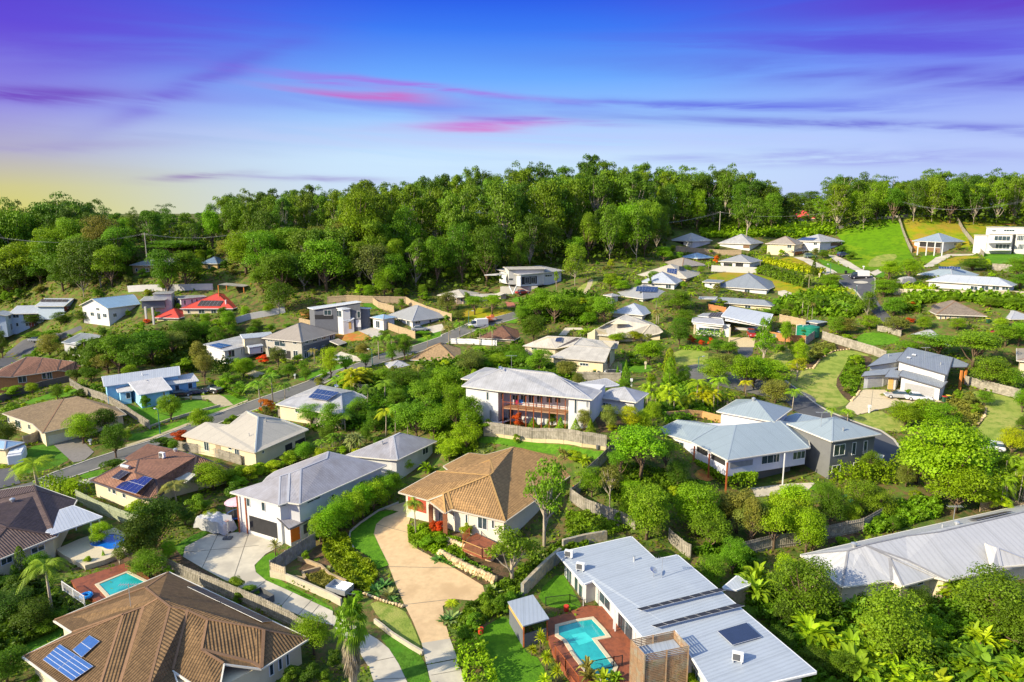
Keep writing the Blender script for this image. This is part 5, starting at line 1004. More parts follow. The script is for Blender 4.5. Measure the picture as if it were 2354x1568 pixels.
slab([(1270,112,6.6), (1612,190,6.2), (1568,322,5.2), (1183,212,5.4)], WW_); slab([(1612,190,6.1), (1732,240,5.6), (1715,262,5.4), (1600,262,5.5)], WW_, walls=False); slab([(1092,165,5.3), (1245,147,5.7), (1180,224,4.9), (962,256,4.3)], WW_)
slab([(940,298,3.9), (1195,262,4.2), (1140,300,3.8), (1100,320,3.5), (915,332,3.3)], WW_); slab([(1130,285,4.0), (1228,292,4.0), (1200,345,3.4), (1092,338,3.4)], PALE, over=.5); slab([(1228,285,4.4), (1570,372,3.7), (1527,422,3.1), (1200,328,3.5)], WW_)
H.win(958,345,1064,432, 'garage_door', GREYD); H.win(1238,402,1470,512, 'garage_door', GREYD); H.win(1102,350,1155,432, 'door', GOLDD); H.win(1176,360,1206,440, 'door', GOLDD); H.win(1580,290,1650,360, 'window'); H.vent(1120, 180); H.vent(1395, 200, 'antenna'); H.vent(1518, 245); H.vent(1420,145)
H.solar([(1255,200), (1285,204), (1290,195), (1262,190)], 1, 1, part='skylight', cell=WHITE); H.solar([(1295,178), (1328,182), (1330,173), (1300,168)], 1, 1, part='skylight', cell=WHITE)
for x, y in ((1680,290), (1715,265)): H.post(x, y, 0, 5.2, .35, ORG)
# -- beige hipped house
H = House('house', 'beige hipped metal roofed bungalow below the street between brown roofs', 'Z5', (1800, 760), dz=0)
v = H.roof(dict(L=(1395,590,2.8), F=(1955,722,2.8), R=(2362,545,2.8), p=(1978,448,5.6), t0=(1575,490,4.2), t1=(1755,512,4.1), t2=(1890,403,5.0), q=(2150,465,4.0), k=(2200,480,2.8), kl=(1600,500,2.8)), ['L F p t2 t1 t0', 'F R q p', 'p q t2', 'q R k'], MBEIGE, CAPBL, GUTB); H.walls([v[q] for q in ('L','F','R','k','kl')], 2.8, CREAM)
for q in ((1565,640,1602,708), (1750,682,1778,702), (1800,695,1836,760), (2005,705,2025,730)): H.win(*q)
H.win(1655,660,1692,732, 'door', mat('tan screen door', (.4, .3, .2), .7)); H.win(2185,655,2240,705, 'garage_opening'); H.win(2262,620,2338,680, 'garage_opening'); H.vent(2038, 480); H.vent(1910, 597, r=.1)
# -- brown roof with panels
H = House('house', 'dark brown tiled bungalow with solar panels and a roof water heater beside the street', 'Z5', (900, 1100), dz=0)
v = H.roof(dict(L=(690,935,2.7), Fl=(1075,1070,2.7), Fr=(1212,1072,2.7), q2=(1195,932,4.2), q1=(1035,875,4.6), q0=(1062,775,4.9), s=(1505,750,4.8), m1=(1480,892,3.1), m2=(1330,932,3.0), e=(1775,848,2.7), u0=(955,765,2.8), u1=(1130,655,4.0), u2=(1330,698,4.6), u3=(985,787,3.0), k=(1450,720,2.8)), ['L Fl q2 q1 q0 u3', 'Fl Fr q2', 'q0 q1 q2 Fr m2 m1 s', 's m1 e', 'u0 u3 q0 u2 u1', 'u2 q0 s', 's e k'], TILER, CAPD, GUTD); H.walls([v[q] for q in ('L','Fl','Fr','m2','m1','e','k','u1','u0')], 2.7, CREAM)
H.solar([(890,1000), (1045,1047), (1175,928), (1030,885)], 5, 2, cell=CELL); H.solar([(858,922), (912,938), (1000,878), (935,862)], 2, 1, cell=MATS['black collector']); h = H.hit(965, 850)
if h: bb = MB(); e1 = Vector((.86, -.35, 0)); bb.tube([h[0] - e1*.9 + Vector((0,0,.4)), h[0] + e1*.9 + Vector((0,0,.4))], .3, 12); bb.build('water_heater', METAL, H.root)
for q in ((830,975,848,1025), (862,1000,890,1040), (940,1035,965,1070)): H.win(*q)
H.vent(1245, 765, 'air_conditioner'); H.vent(1345, 715, 'whirlybird'); H.roof(dict(a=(1385,862,3.5), b=(1492,890,3.3), c=(1425,945,3.0), d=(1320,915,3.1)), ['a b c d'], MOLD, None, GUTW, part='awning')
# -- left brown hips
H = House('house', 'brown hipped tile house with cream garage door at the left', 'Z5', (440, 650), dz=0)
v = H.roof(dict(L=(20,422,2.8), F1=(248,500,2.9), F=(325,572,2.8), k=(385,325,4.6), k0=(210,365,3.6), j=(485,312,5.0), b=(592,292,5.0), R=(965,430,2.8), Rb=(885,372,2.9), kb=(700,330,2.8)), ['L F1 k k0', 'F1 F j k', 'F R Rb b j', 'b Rb kb'], TILEG, CAPB, GUTB); H.walls([v[q] for q in ('L','F1','F','R','Rb','kb','k0')], 2.8, CREAM); H.win(370,575,555,640, 'garage_door', GUTW)
for q in ((60,450,75,490), (120,475,160,530), (215,505,235,545)): H.win(*q)
# -- blue house
H = House('house', 'sky blue weatherboard house with chalky white skillion roofs above the sloping lawn', 'Z5', (1100, 385), dz=0)
MCH = roofmat('chalky white metal roof', (.58, .57, .56), 'metal', .5, .07, stain=(.48, .47, .46))
slab([(782,140,5.4), (1370,60,5.9), (1378,128,4.6), (800,215,4.2)], BLUEW, MCOOL, gut=WHITE); slab([(972,165,4.5), (1215,118,4.9), (1316,240,3.4), (1065,280,3.2)], BLUEW, MCH, gut=WHITE); slab([(1250,152,3.9), (1475,114,4.1), (1520,172,3.2), (1298,202,3.3)], BLUEW, MCH, gut=WHITE); slab([(875,195,3.6), (985,180,3.8), (1018,245,3.1), (905,260,3.0)], BLUEW, MCH, gut=WHITE)
for q in ((965,262,1005,310), (1250,255,1268,330), (1340,205,1375,250), (1440,185,1475,235)): H.win(*q)
H.vent(1088, 90, 'roof_vent', WHITE); H.vent(1092, 130, 'roof_vent', WHITE); H.vent(1125, 172, r=.2, hgt=.1)
# -- white roof with panels
H = House('house', 'white metal roofed bungalow with a large blue solar array behind the palms', 'Z6', (520, 450), dz=0)
v = H.roof(dict(L=(350,352,2.9), F=(860,440,2.9), R=(1045,300,2.9), p=(848,268,4.9), n=(640,262,4.7), l2=(480,290,3.6), p0=(688,205,4.0), q=(940,252,4.0), k=(1000,272,2.9), kl=(560,270,2.9)), ['L F p n l2', 'F R q p', 'p q p0 n', 'l2 n p0', 'q R k'], MWHITE, CAPG, GUTW); H.walls([v[q] for q in ('L','F','R','k','kl')], 2.9, CREAM); H.solar([(600,322), (745,345), (840,280), (672,253)], 6, 2, cell=CELL, lift=.6); H.win(497,388,535,420); H.vent(812, 240, 'satellite_dish')
# -- cream house with old roof
H = House('house', 'cream rendered house with weathered pale ribbed roofs and a dark skylight in the middle distance', 'Y3', (1700, 1200), dz=0)
v = H.roof(dict(a=(1040,945,3.4), b=(1340,968,3.4), c=(1270,853,4.9), d=(1580,868,5.0), e=(1500,940,4.6), f=(1285,1048,2.9), g=(1795,1092,2.9), h=(1845,970,4.6), i=(1755,895,4.4), j=(1920,905,3.8), k=(1905,968,3.3)), ['a b e d c', 'f g h e', 'e h i d', 'i j k h'], MOLD, CAPBE, GUTB); H.walls([v[q] for q in 'abdc'], 3.4, CREAM, bot=-2.5); H.walls([v['f'], v['g'], v['h'], v['e']], 2.9, CREAM); H.walls([v['i'], v['j'], v['k'], v['h']], 3.3, CREAM)
H.win(1565,1102,1645,1130, split=3); H.win(1118,958,1170,982); H.solar([(1338,912), (1395,915), (1412,873), (1352,872)], 1, 1, part='skylight', cell=MATS['skylight glass']); H.solar([(1355,968), (1400,968), (1570,880), (1530,878)], 1, 5, cell=MATS['thermal mat'])
# -- far left tiled brick house
H = House('house', 'orange brick house under a red brown tiled roof with many hips above the sleeper wall', 'Y1', (500, 1240), dz=0)
v = H.roof(dict(L=(-60,1225,2.7), F1=(105,1232,2.7), p1=(245,1045,4.9), p2=(395,1053,4.9), F2=(325,1203,2.7), G=(530,1170,2.9), p3=(560,1075,4.3), H=(665,1182,2.7), p4=(690,1092,3.9), R=(795,1168,2.7), w=(20,1150,3.6), k=(640,1080,2.7), kl=(160,1070,2.8)), ['L F1 p1 w', 'F1 F2 p2 p1', 'F2 G p3 p2', 'G H p4 p3', 'H R p4', 'p4 R k'], TILER, CAPD, GUTB); H.walls([v[q] for q in ('L','F1','F2','G','H','R','k','kl')], 2.7, BRICK)
for q in ((165,1215,245,1285), (385,1190,425,1250), (430,1185,480,1250), (620,1180,660,1235)): H.win(*q)
# ---- the middle distance
def hh(label, fr, base, blocks, wall=WW_, rm=MWHITE, cap=None, gut=GUTW, wins=True, floors=(0,), name='house', dz=0, z0=None, seed=1, **k):
    global H; H = House(name, label, fr, base, dz=dz, z0=z0)
    for b in blocks:
        b = dict(b); kw = dict(wall=wall, rm=rm, cap=cap or CAPG, gut=gut); kw.update(k); kw.update({q: b[q] for q in b if q not in ('P', 'h')}); H.blk(*b['P'], b['h'], **kw)
    if wins: H.autowin(floors=floors, seed=seed)
    return H
hh('pale blue two storey gabled house with a recessed balcony at the far left', 'Y1', (300, 800), [dict(P=((90,640), (405,645), (565,600)), h=5.6, typ='gable', ridge='v', pitch=18), dict(P=((-160,650), (60,668), (140,640)), h=3.2, typ='gable', pitch=14)], wall=mat('pale blue board', (.50, .60, .70), .7, .05), rm=MCOOL, floors=(0, 2.8)); H.win(215,650,380,705, 'balcony_opening', DARK); H.win(275,730,315,790, 'door', REDP)  # balcony recess is a flat panel coloured as shade
hh('white gabled house with red timber end and a dark solar mat on its pale roof', 'Y1', (600, 660), [dict(P=((330,562), (590,580), (765,540)), h=4.8, typ='gable', ridge='v', pitch=20)], wall=MATS["pale blue board"], rm=MCOOL, floors=(1.6,)); H.win(555,580,670,625, 'cladding', REDP); H.solar([(370,545), (610,545), (635,523), (380,520)], 5, 1, cell=MATS['thermal mat'])
hh('long white two storey gabled house left of the red roofs', 'Y1', (1150, 710), [dict(P=((735,592), (985,600), (1340,535)), h=5.4, typ='gable', ridge='u', pitch=19)], rm=MSKY, floors=(0, 2.8))
hh('pale modern house with glazed veranda on tall piers, left of the large red roof', 'Y1', (1560, 660), [dict(P=((1298,505), (1520,521), (1560,508)), h=5, typ='plane', hs=(0, 0, .3, .3), wall=CHAR, bot=2.2, over=.3, asp=1.6), dict(P=((1412,448), (1575,462), (1605,458)), h=8, typ='plane', hs=(0, 0, 0, 0), over=.1, asp=2.2, dd=1.5), dict(P=((1600,507), (1655,514), (1885,492)), h=5, typ='plane', hs=(0, 0, .2, .2), over=.3)], wall=PALE, rm=MMID, wins=False)
for q in ((1625,525,1650,560), (1690,525,1710,572), (1755,515,1775,552), (1800,512,1820,545)): H.win(*q)
for x, y in ((1335,585), (1400,590)): H.post(x, y, -2, 3.0, .5, PALE, 'pier')
hh('large red metal roofed house with solar mat and veranda', 'Y1', (1950, 690), [dict(P=((1675,597), (2145,602), (2345,582)), h=3.6, pitch=20), dict(P=((2230,560), (2320,590), (2400,560)), h=3.4)], wall=CREAM, rm=MRED, cap=MRED, gut=WHITE); H.solar([(1812,583), (2020,583), (2055,535), (1850,532)], 6, 1, cell=MATS['thermal mat']); H.vent(2078, 560, 'roof_vent', WHITE, r=.3, hgt=1.2)
hh('small red pyramid roofed garage below the large red roof', 'Y1', (1620, 730), [dict(P=((1425,685), (1645,690), (1795,662)), h=2.9, pitch=24)], wall=CREAM, rm=MRED, cap=MRED, gut=WHITE, name='garage', cat='garage') if False else hh('small red pyramid roofed garage below the large red roof', 'Y1', (1620, 730), [dict(P=((1425,685), (1645,690), (1795,662)), h=2.9, pitch=24)], wall=CREAM, rm=MRED, cap=MRED, gut=WHITE, name='garage'); H.root['category'] = 'garage'
hh('flat grey roofed house with white parapet and two rows of panels behind the dark trees', 'Y1', (700, 990), [], wall=WW_); H.dm = 30; slab([(748,815,3.3), (960,728,4.2), (1490,768,4.2), (1280,832,3.3)], WW_, MMID, gut=WHITE); slab([(568,912,2.9), (745,825,3.4), (965,850,3.4), (700,932,2.9)], WW_, MDARK, gut=WHITE); H.solar([(775,798), (1060,815), (1155,775), (870,757)], 8, 2, cell=CELL); slab([(945,705,4.9), (1480,745,4.9), (1490,768,4.4), (960,728,4.4)], WW_, MOLD, gut=WHITE, walls=False); H.win(640,965,700,985)
hh('white skillion roofed house with panels and timber balcony beside the round green tree', 'Y2', (300, 1110), []); H.blk((-10,930), (175,992), (615,930), 5, typ='plane', hs=(.6, 0, .9, 1.5), wall=WW_, rm=MWHITE, gut=WHITE, asp=1.5, over=.5); H.blk((330,868), (350,876), (620,915), 6, typ='plane', hs=(.5, 0, 0, .5), wall=CREAM, rm=MCOOL, gut=WHITE, over=.4, dd=2, bot=2); H.blk((395,955), (405,960), (525,935), 5, typ='plane', hs=(0, 0, .2, .2), wall=WW_, rm=MCOOL, gut=WHITE, over=.1, dd=-1.2, bot=2.5)
for q in ((215,985,275,1050), (332,968,342,1030), (358,965,368,1025), (512,945,568,1008)): H.win(*q)
H.solar([(30,945), (140,975), (250,945), (130,925)], 6, 2, cell=CELLB)
hh('taupe hipped house on a tall pale base with a screened veranda above the car drive', 'Y2', (860, 1090), [dict(P=((528,848), (890,908), (1222,852)), h=5.6, pitch=22)], wall=TAUPE, rm=MTAUPE, cap=CAPDK, floors=(.4, 3.2)); H.win(905,905,1220,975, 'veranda_screen', mat('grey flyscreen', (.13, .14, .15), .6)); H.win(640,880,740,950, 'window'); H.win(700,990,790,1060, 'garage_opening'); H.roof(dict(a=(1225,880,4.0), b=(1300,915,3.4), c=(1230,935,3.4), d=(1150,900,4.0)), ['a b c d'], MTAUPE, None, GUTW, part='carport_roof')
hh('new white and charcoal house with flying skillion roofs above the orange soil', 'Y2', (1330, 790), []); slab([(945,592,6.2), (1390,530,8.2), (1440,540,8.0), (1000,608,6.0)], CHAR, MCOOL, gut=WHITE, over=.3); slab([(1235,570,7.0), (1530,595,6.0), (1500,602,5.9), (1200,585,6.6)], CHAR, MCOOL, gut=WHITE, over=.2); slab([(1190,590,6.4), (1265,585,6.6), (1340,602,6.2), (1265,612,6.0)], WW_, MCOOL, gut=WHITE, over=.1); slab([(1275,710,3.2), (1330,680,3.7), (1375,690,3.5), (1320,720,3.0)], WW_, MCOOL, gut=WHITE, over=.1)
b_ = [H.PD(*q) for q in ((1172,640,-1), (1380,655,-2), (1515,640,-1))]; H.walls([b_[0], b_[1], b_[2], b_[2] + Vector((-2, 7, 0)), b_[0] + Vector((-2, 7, 0))], 5.9, WW_, .1)
H.win(1390,705,1500,772, 'garage_door', WHITE); H.win(1312,725,1348,790, 'door', GOLDD); H.win(1210,620,1258,680); H.win(1400,625,1475,690, split=3); H.win(1095,615,1165,665); H.win(985,660,1180,700, 'balcony_opening', DARK)
hh('grey hipped white bungalow with parked sedan and paling fence, right of the new charcoal house', 'Y2', (1880, 790), [dict(P=((1670,690), (1905,718), (2235,668)), h=3.0, pitch=22, rm=MMID), dict(P=((1525,675), (1640,700), (1760,665)), h=2.8, pitch=14, rm=MSKY)], rm=MMID, cap=CAPG)
hh('dark brown tiled bungalow half hidden by palms beside the street bend', 'Y3', (800, 930), [dict(P=((640,850), (965,890), (1075,800)), h=2.8, pitch=22)], wall=CREAM, rm=TILER, cap=CAPD)
hh('tan tiled hipped bungalow below the street in the middle', 'Y3', (300, 1100), [dict(P=((28,1038), (450,1085), (545,975)), h=2.8, pitch=22)], wall=CREAM, rm=roofmat('sandy roof tiles', (.48, .32, .16), 'tile', .75, .1), cap=CAPB)
hh('small grey roofed outbuilding among the trees below the street', 'Y2', (1700, 1160), [dict(P=((1650,1100), (1700,1150), (1890,1095)), h=2.8, pitch=18)], wall=PALE, rm=MGREY, name='garage'); H.root['category'] = 'garage'
hh('angular white house on V shaped columns at the foot of the forest', 'Y3', (1050, 480), [dict(P=((800,272), (1012,292), (1412,266)), h=7, typ='plane', hs=(.6, 0, .6, 1.2), bot=2.6, over=.7, asp=1.1), dict(P=((860,236), (900,240), (1240,214)), h=7, typ='plane', hs=(0, 0, 0, 0), bot=3, over=.5, dd=2, wall=PALE, rm=MOLD)], wall=mat('white board', (.60, .62, .64), .7, .04), wins=False)
H.roof({k_: H.PD(x_, y_, d_) for k_, x_, y_, d_ in (('a', 690, 292, 2), ('b', 800, 292, 1), ('c', 895, 282, 5), ('d', 800, 278, 7))}, ['a b c d'], MOLD, None, WHITE)
H.walls([H.PD(*q) for q in ((830,398,4), (925,400,3), (1180,392,2.5), (1180,388,8), (850,392,9))], 0, TAUPE, .1); H.win(815,318,862,332, fm=DGREY); H.win(900,326,948,340, fm=DGREY); H.win(1030,308,1170,378, 'balcony_opening', DARK); H.win(1245,290,1310,310, split=3); H.win(1330,288,1360,308)
for x_ in (1060, 1115): H.win(x_, 312, x_+40, 372, 'glass_door')
H.post(1080, 395, -1, 0, .3, WHITE); H.post(1370, 385, -1, 0, .3, WHITE)
for x0, x1 in ((915, 950), (985, 950)): b = MB(); b.bar(H.PD(x0, 392, -1), H.PD(x1, 470, -1.5), .28); b.build('column', WHITE, H.root)
b = MB(); b.bar(H.PD(1022, 300, -.4), H.PD(1000, 372, -.4), .25); b.build('column', WHITE, H.root)
hh('long low house with chalky roof behind the grey green tree at the forest edge', 'Y3', (450, 570), [dict(P=((400,480), (420,500), (800,470)), h=3.0, typ='gable', pitch=14), dict(P=((265,440), (500,492), (640,440)), h=3.0, pitch=14), dict(P=((790,470), (830,482), (905,468)), h=3.0, typ='gable', ridge='v', pitch=20)], wall=PINKB, rm=MOLD, cap=CAPBE)
hh('pale hipped house with a white front gable and stained roof', 'Y3', (1850, 870), []); v = H.roof(dict(a=(1635,835,3), b=(1880,858,3), c=(2110,868,3), g=(1925,705,4.9), g1=(1850,745,4.3), g2=(2000,745,4.3), p=(1985,657,5.7), r=(2210,750,4.3), r2=(2290,770,4.0), d=(2330,812,3), e=(2290,830,3), k=(2200,720,3.2), l=(1800,745,4.0), kk=(1700,780,3)), ['a b c r p g', 'c e d r2 r', 'r r2 k', 'p r k', 'a g p l'], MOLD, CAPBE, GUTW); H.walls([v[q] for q in ('a','b','c','e','d','k','kk')], 3.0, CREAM)
b = MB(); P_ = [v['g'] + Vector((0,-.3,.25)), v['g1'] + Vector((-.2,-.6,.1)), v['g2'] + Vector((.2,-.6,.1))]; b.add(P_ + [p + Vector((0,.5,-.1)) for p in P_], [(0,1,2), (5,4,3), (0,3,4,1), (1,4,5,2), (2,5,3,0)]); b.build('front_gable', CREAM, H.root)
hh('white hipped roof with a tree shadow beside the dense green trees', 'Y3', (2100, 740), [dict(P=((1862,548), (2150,664), (2272,588)), h=3.3, pitch=21)], wall=PALE, rm=MCOOL, wins=False)
hh('grey hipped roof with fourteen solar panels in two rows', 'Y4', (450, 790), [dict(P=((205,728), (500,748), (800,705)), h=3.0, pitch=20), dict(P=((138,708), (210,725), (290,690)), h=2.9, pitch=14)], wall=PALE, rm=MMID, cap=CAPG); H.solar([(428,685), (618,690), (637,643), (440,638)], 7, 2, cell=CELL)
hh('white hipped house with louvred windows above the fourteen panels', 'Y4', (690, 660), [dict(P=((485,600), (800,610), (865,562)), h=3.3, pitch=23)], wall=WW_, rm=MCOOL)
hh('beige hipped house with sandstone front and roof panels', 'Y4', (900, 600), [dict(P=((450,545), (900,558), (1062,545)), h=3.2, pitch=18, typ='hip')], wall=STONE, rm=MBEIGE, cap=CAPBE); H.solar([(718,510), (805,528), (812,478), (722,472)], 4, 3, cell=CELL); H.solar([(825,490), (878,492), (880,455), (828,453)], 2, 1, cell=MATS['black collector'])
hh('charcoal hipped bungalow with white walls beside the mown slope', 'Y4', (1420, 700), [dict(P=((1180,635), (1650,662), (1758,645)), h=3.0, pitch=21)], rm=MDARK, cap=CAPDK)
hh('charcoal hipped bungalow in front of the other charcoal roof, with a patio to its left', 'Y4', (1450, 850), [dict(P=((1140,790), (1690,815), (1722,760)), h=3.0, pitch=21)], wall=CREAM, rm=MDARK, cap=CAPDK); H.roof(dict(a=(1015,745,2.9), b=(1160,748,2.9), c=(1180,728,3), d=(1020,728,3)), ['a b c d'], MWHITE, None, WHITE, part='patio_roof')
hh('small white outbuilding with flat dark roof left of the charcoal roofs', 'Y4', (1130, 660), [dict(P=((1055,598), (1200,600), (1245,575)), h=2.8, typ='plane', hs=(0, 0, .3, .3))], rm=MDARK, name='garage'); H.root['category'] = 'garage'
hh('white skillion roofed house with open carport and clipped hedge', 'Y4', (1250, 1100), []); slab([(1300,815,6.0), (1692,888,5.6), (1640,1002,4.2), (1220,905,4.5)], WW_, MCOOL, gut=WHITE, over=.8, bot=3.2); slab([(960,915,3.9), (1230,935,3.9), (1240,985,3.3), (950,958,3.3)], WW_, MWHITE, gut=WHITE, bot=2.6, over=.2); slab([(1000,905,4.0), (1060,880,4.3), (1310,870,4.4), (1230,925,4.0)], WW_, MMID, gut=WHITE)
H.walls([H.PD(*q) for q in ((985,972,1), (1300,985,0), (1310,975,8), (1000,965,9))], 3.2, WW_, .1); H.walls([H.PD(*q) for q in ((1340,1010,5), (1560,1020,5), (1640,1000,9), (1400,1000,10))], 3.4, PALE, .1); H.win(1010,1015,1210,1050, split=4); H.solar([(1090,918), (1215,922), (1235,885), (1130,880)], 5, 1, cell=MATS['thermal mat'])
for x, y in ((975,965), (990,965), (1218,985), (1232,985), (1300,1010)): H.post(x, y, 0, 3.1, .3, CREAM, 'pillar')
hh('grey hipped pavilion house above the pale retaining wall', 'Y4', (1370, 470), [dict(P=((1208,412), (1490,415), (1600,362)), h=3.0, pitch=18)], wall=WW_, rm=MMID, cap=CAPDK, wins=False); H.win(1240,420,1320,455, 'garage_opening'); H.win(1350,420,1420,455, 'garage_opening')
hh('taupe low hipped roof behind the small dark trees', 'Y4', (880, 470), [dict(P=((640,420), (860,450), (1090,440)), h=2.8, pitch=18)], wall=CREAM, rm=MTAUPE, cap=CAPB, wins=False)
hh('blue roofed house with solar mat below the two white hipped houses', 'Y4', (1000, 400), [dict(P=((840,360), (1000,378), (1150,358)), h=2.8, pitch=18)], wall=BRICK, rm=MSKY, wins=False); H.solar([(850,340), (985,345), (990,315), (855,310)], 5, 1, cell=MATS['thermal mat'])
hh('white hipped house with corner veranda, leftmost of the four on the upper slope', 'Y4', (1000, 295), [dict(P=((750,213), (960,220), (1132,208)), h=5.4, pitch=22)], rm=roofmat('dove metal roof', (.50, .49, .47), 'metal', .45, .05), floors=(2.7,)); H.win(768,222,870,262, 'balcony_opening', DARK)
hh('white hipped house with timber railed balcony, second of the four on the upper slope', 'Y4', (1450, 310), [dict(P=((1203,236), (1490,245), (1608,236)), h=5.0, pitch=23)], rm=MWHITE, floors=(2.4,)); H.win(1420,250,1560,285, 'balcony_opening', mat('warm shade', (.2, .12, .07), .8))  # brown panel paints the warm shade inside the balcony
hh('cream two storey house with taupe roofs and brown garage door on the upper slope', 'Y4', (1850, 360), [dict(P=((1640,240), (1900,248), (1985,240)), h=5.6, pitch=22), dict(P=((1715,305), (1870,310), (2000,305)), h=2.9, pitch=18)], wall=CREAM, rm=MTAUPE, cap=CAPB, floors=(2.9,)); H.win(1872,315,1960,358, 'garage_door', ORG)
hh('white hipped house with solar panels and timber veranda, rightmost of the upper four', 'Y4', (2150, 330), [dict(P=((1885,213), (2130,225), (2345,218)), h=5.4, pitch=18)], rm=MWHITE, floors=(2.7,)); H.solar([(1910,212), (2060,215), (2105,192), (1975,188)], 6, 1, cell=CELL); H.win(2225,228,2320,260, 'balcony_opening', MATS['warm shade'])
hh('steel blue hipped white house with long balcony and orange garage door on the meadow', 'Y5', (1700, 570), [dict(P=((1337,455), (1600,462), (1806,457)), h=5.6, pitch=22)], rm=roofmat('slate blue metal roof', (.27, .34, .42), 'metal', .4, .05), wins=False); H.win(1395,465,1605,508, 'balcony_opening', DARK); H.win(1395,512,1600,560, 'undercroft_opening', MATS['warm shade']); H.win(1662,522,1783,568, 'garage_door', ORG); H.win(1710,462,1738,495)  # balcony and undercroft are flat panels with shade as their colour
for x in (1385, 1465, 1540, 1612): H.post(x, 462, -1, 5.3, .25, WHITE)
hh('white three level modern house with wide balconies at the right edge', 'Y5', (2200, 575), [dict(P=((2028,322), (2420,328), (2470,318)), h=9, typ='plane', hs=(0,0,0,0), over=.1, asp=1.6, dd=3), dict(P=((2030,384), (2255,388), (2275,378)), h=6, typ='plane', hs=(0,0,0,0), over=.1, wall=PALE, asp=2.5), dict(P=((2290,384), (2440,388), (2460,378)), h=6, typ='plane', hs=(0,0,0,0), over=.1, wall=PALE, asp=2.5, dd=.6), dict(P=((1905,395), (2020,398), (2040,388)), h=4, typ='plane', hs=(0,0,0,0), over=.1, asp=1.5, dd=1)], rm=MMID, wins=False)
for yy in (462, 534): b = MB(); P_ = [H.PD(2035, yy, -2.2), H.PD(2262, yy, -2.2)]; b.bar(P_[0] + Vector((0, 1.2, 0)), P_[1] + Vector((0, 1.2, 0)), 2.4, .35); b.build('balcony', WHITE, H.root)
for q in ((2058,345,2100,368), (2168,345,2270,366), (2080,405,2230,450), (2090,480,2225,525), (2290,400,2354,450), (2300,480,2354,530)): H.win(*q, split=4)
hh('grey hipped roof with a row of solar panels behind the long white house', 'Y5', (1450, 800), [dict(P=((1380,778), (1700,790), (1985,770)), h=3.0, pitch=20)], rm=MBLUE, cap=CAPG, wins=False); H.solar([(1572,712), (1770,716), (1772,697), (1570,693)], 8, 1, cell=CELL)
hh('long white roofed white house behind the pale wall on the right', 'Y5', (1800, 920), [dict(P=((1488,858), (2240,868), (2300,800)), h=3.4, pitch=20)], rm=MCOOL, wins=False); 
for x in (1860, 1960, 2060, 2150): H.win(x, 865, x+70, 905, 'glass_door')
hh('brown grey hipped house with thin white piers and grey garage door on the right', 'Y5', (1750, 1195), [dict(P=((1408,1045), (1550,1125), (1992,1130)), h=3.0, pitch=22, asp=.83)], wall=CREAM, rm=roofmat('brown grey tiles', (.30, .24, .18), 'tile', .75, .1), cap=CAPB, wins=False); H.win(1812,1135,1955,1195, 'garage_door', GREYD); H.solar([(1450,1045), (1560,1085), (1595,1070), (1490,1020)], 5, 1, cell=MATS['thermal mat']); H.solar([(1510,1020), (1560,1045), (1600,1025), (1570,1008)], 4, 1, cell=MATS['thermal mat'])
for x in (1578, 1622, 1665, 1735): H.win(x, 1135, x+18, 1190, 'window')
hh('pale grey hipped white house with a blue solar panel at the right edge', 'Y5', (2200, 1190), [dict(P=((2035,1085), (2230,1170), (2480,1160)), h=3.0, pitch=19, asp=.9)], rm=MGREY, cap=CAPG, floors=(0,)); H.solar([(2145,1075), (2235,1118), (2308,1103), (2205,1060)], 5, 1, cell=CELLB)
hh('pale metal roof showing behind the broad crown of trees on the right', 'Y5', (1500, 1400), [dict(P=((1178,1388), (1700,1420), (1800,1300)), h=3.0, pitch=18)], rm=MGREY, wins=False)
hh('red roofed white cottage among the gum trees on the ridge', 'Y5', (330, 275), [dict(P=((185,235), (430,245), (470,215)), h=3.0, pitch=26)], rm=MRED, cap=MRED)
hh('dark shed with flat grey roof beside the green water tank', 'Y5', (480, 1260), [dict(P=((345,1195), (455,1208), (540,1175)), h=2.6, typ='plane', hs=(0, 0, .1, .1), over=.15)], wall=CHAR, rm=MSTEEL, name='shed', wins=False); H.root['category'] = 'shed'
hh('taupe roofed house cut off by the right edge behind the trees', 'Z8', (2100, 290), [dict(P=((2018,205), (2170,215), (2330,140)), h=3.0, pitch=16)], wall=CREAM, rm=MTAUPE, cap=CAPB)
hh('timber house with deep verandas under dark roof beneath the forest', 'Y1', (1500, 300), [dict(P=((1205,182), (1640,205), (1900,150)), h=5.0, pitch=18)], wall=mat('ochre board', (.5, .36, .16), .8), rm=MDARK, cap=CAPDK, floors=(0, 2.6))
hh('blue tiled hipped house among the forest trees', 'Y1', (1950, 265), [dict(P=((1840,180), (2000,190), (2120,165)), h=4.0, pitch=26)], wall=MATS['ochre board'], rm=roofmat('blue slate tiles', (.16, .24, .36), 'tile', .6, .1), cap=CAPDK)
hh('small pale blue house deep in the left forest', 'Y1', (770, 330), [dict(P=((700,240), (800,250), (900,225)), h=3.4, pitch=20)], wall=MATS['pale blue board'], rm=MSKY)
hh('low dark roofed house under the tall trees left of centre', 'Y2', (1010, 190), [dict(P=((790,95), (950,135), (1105,128)), h=3.4, pitch=14)], wall=TAUPE, rm=MDARK, cap=CAPDK)
hh('blue roofed house corner beside the caravan at the left edge', 'Z5', (20, 790), [dict(P=((-160,640), (-20,720), (75,665)), h=3.0, pitch=20)], wall=CREAM, rm=MSKY, wins=False)
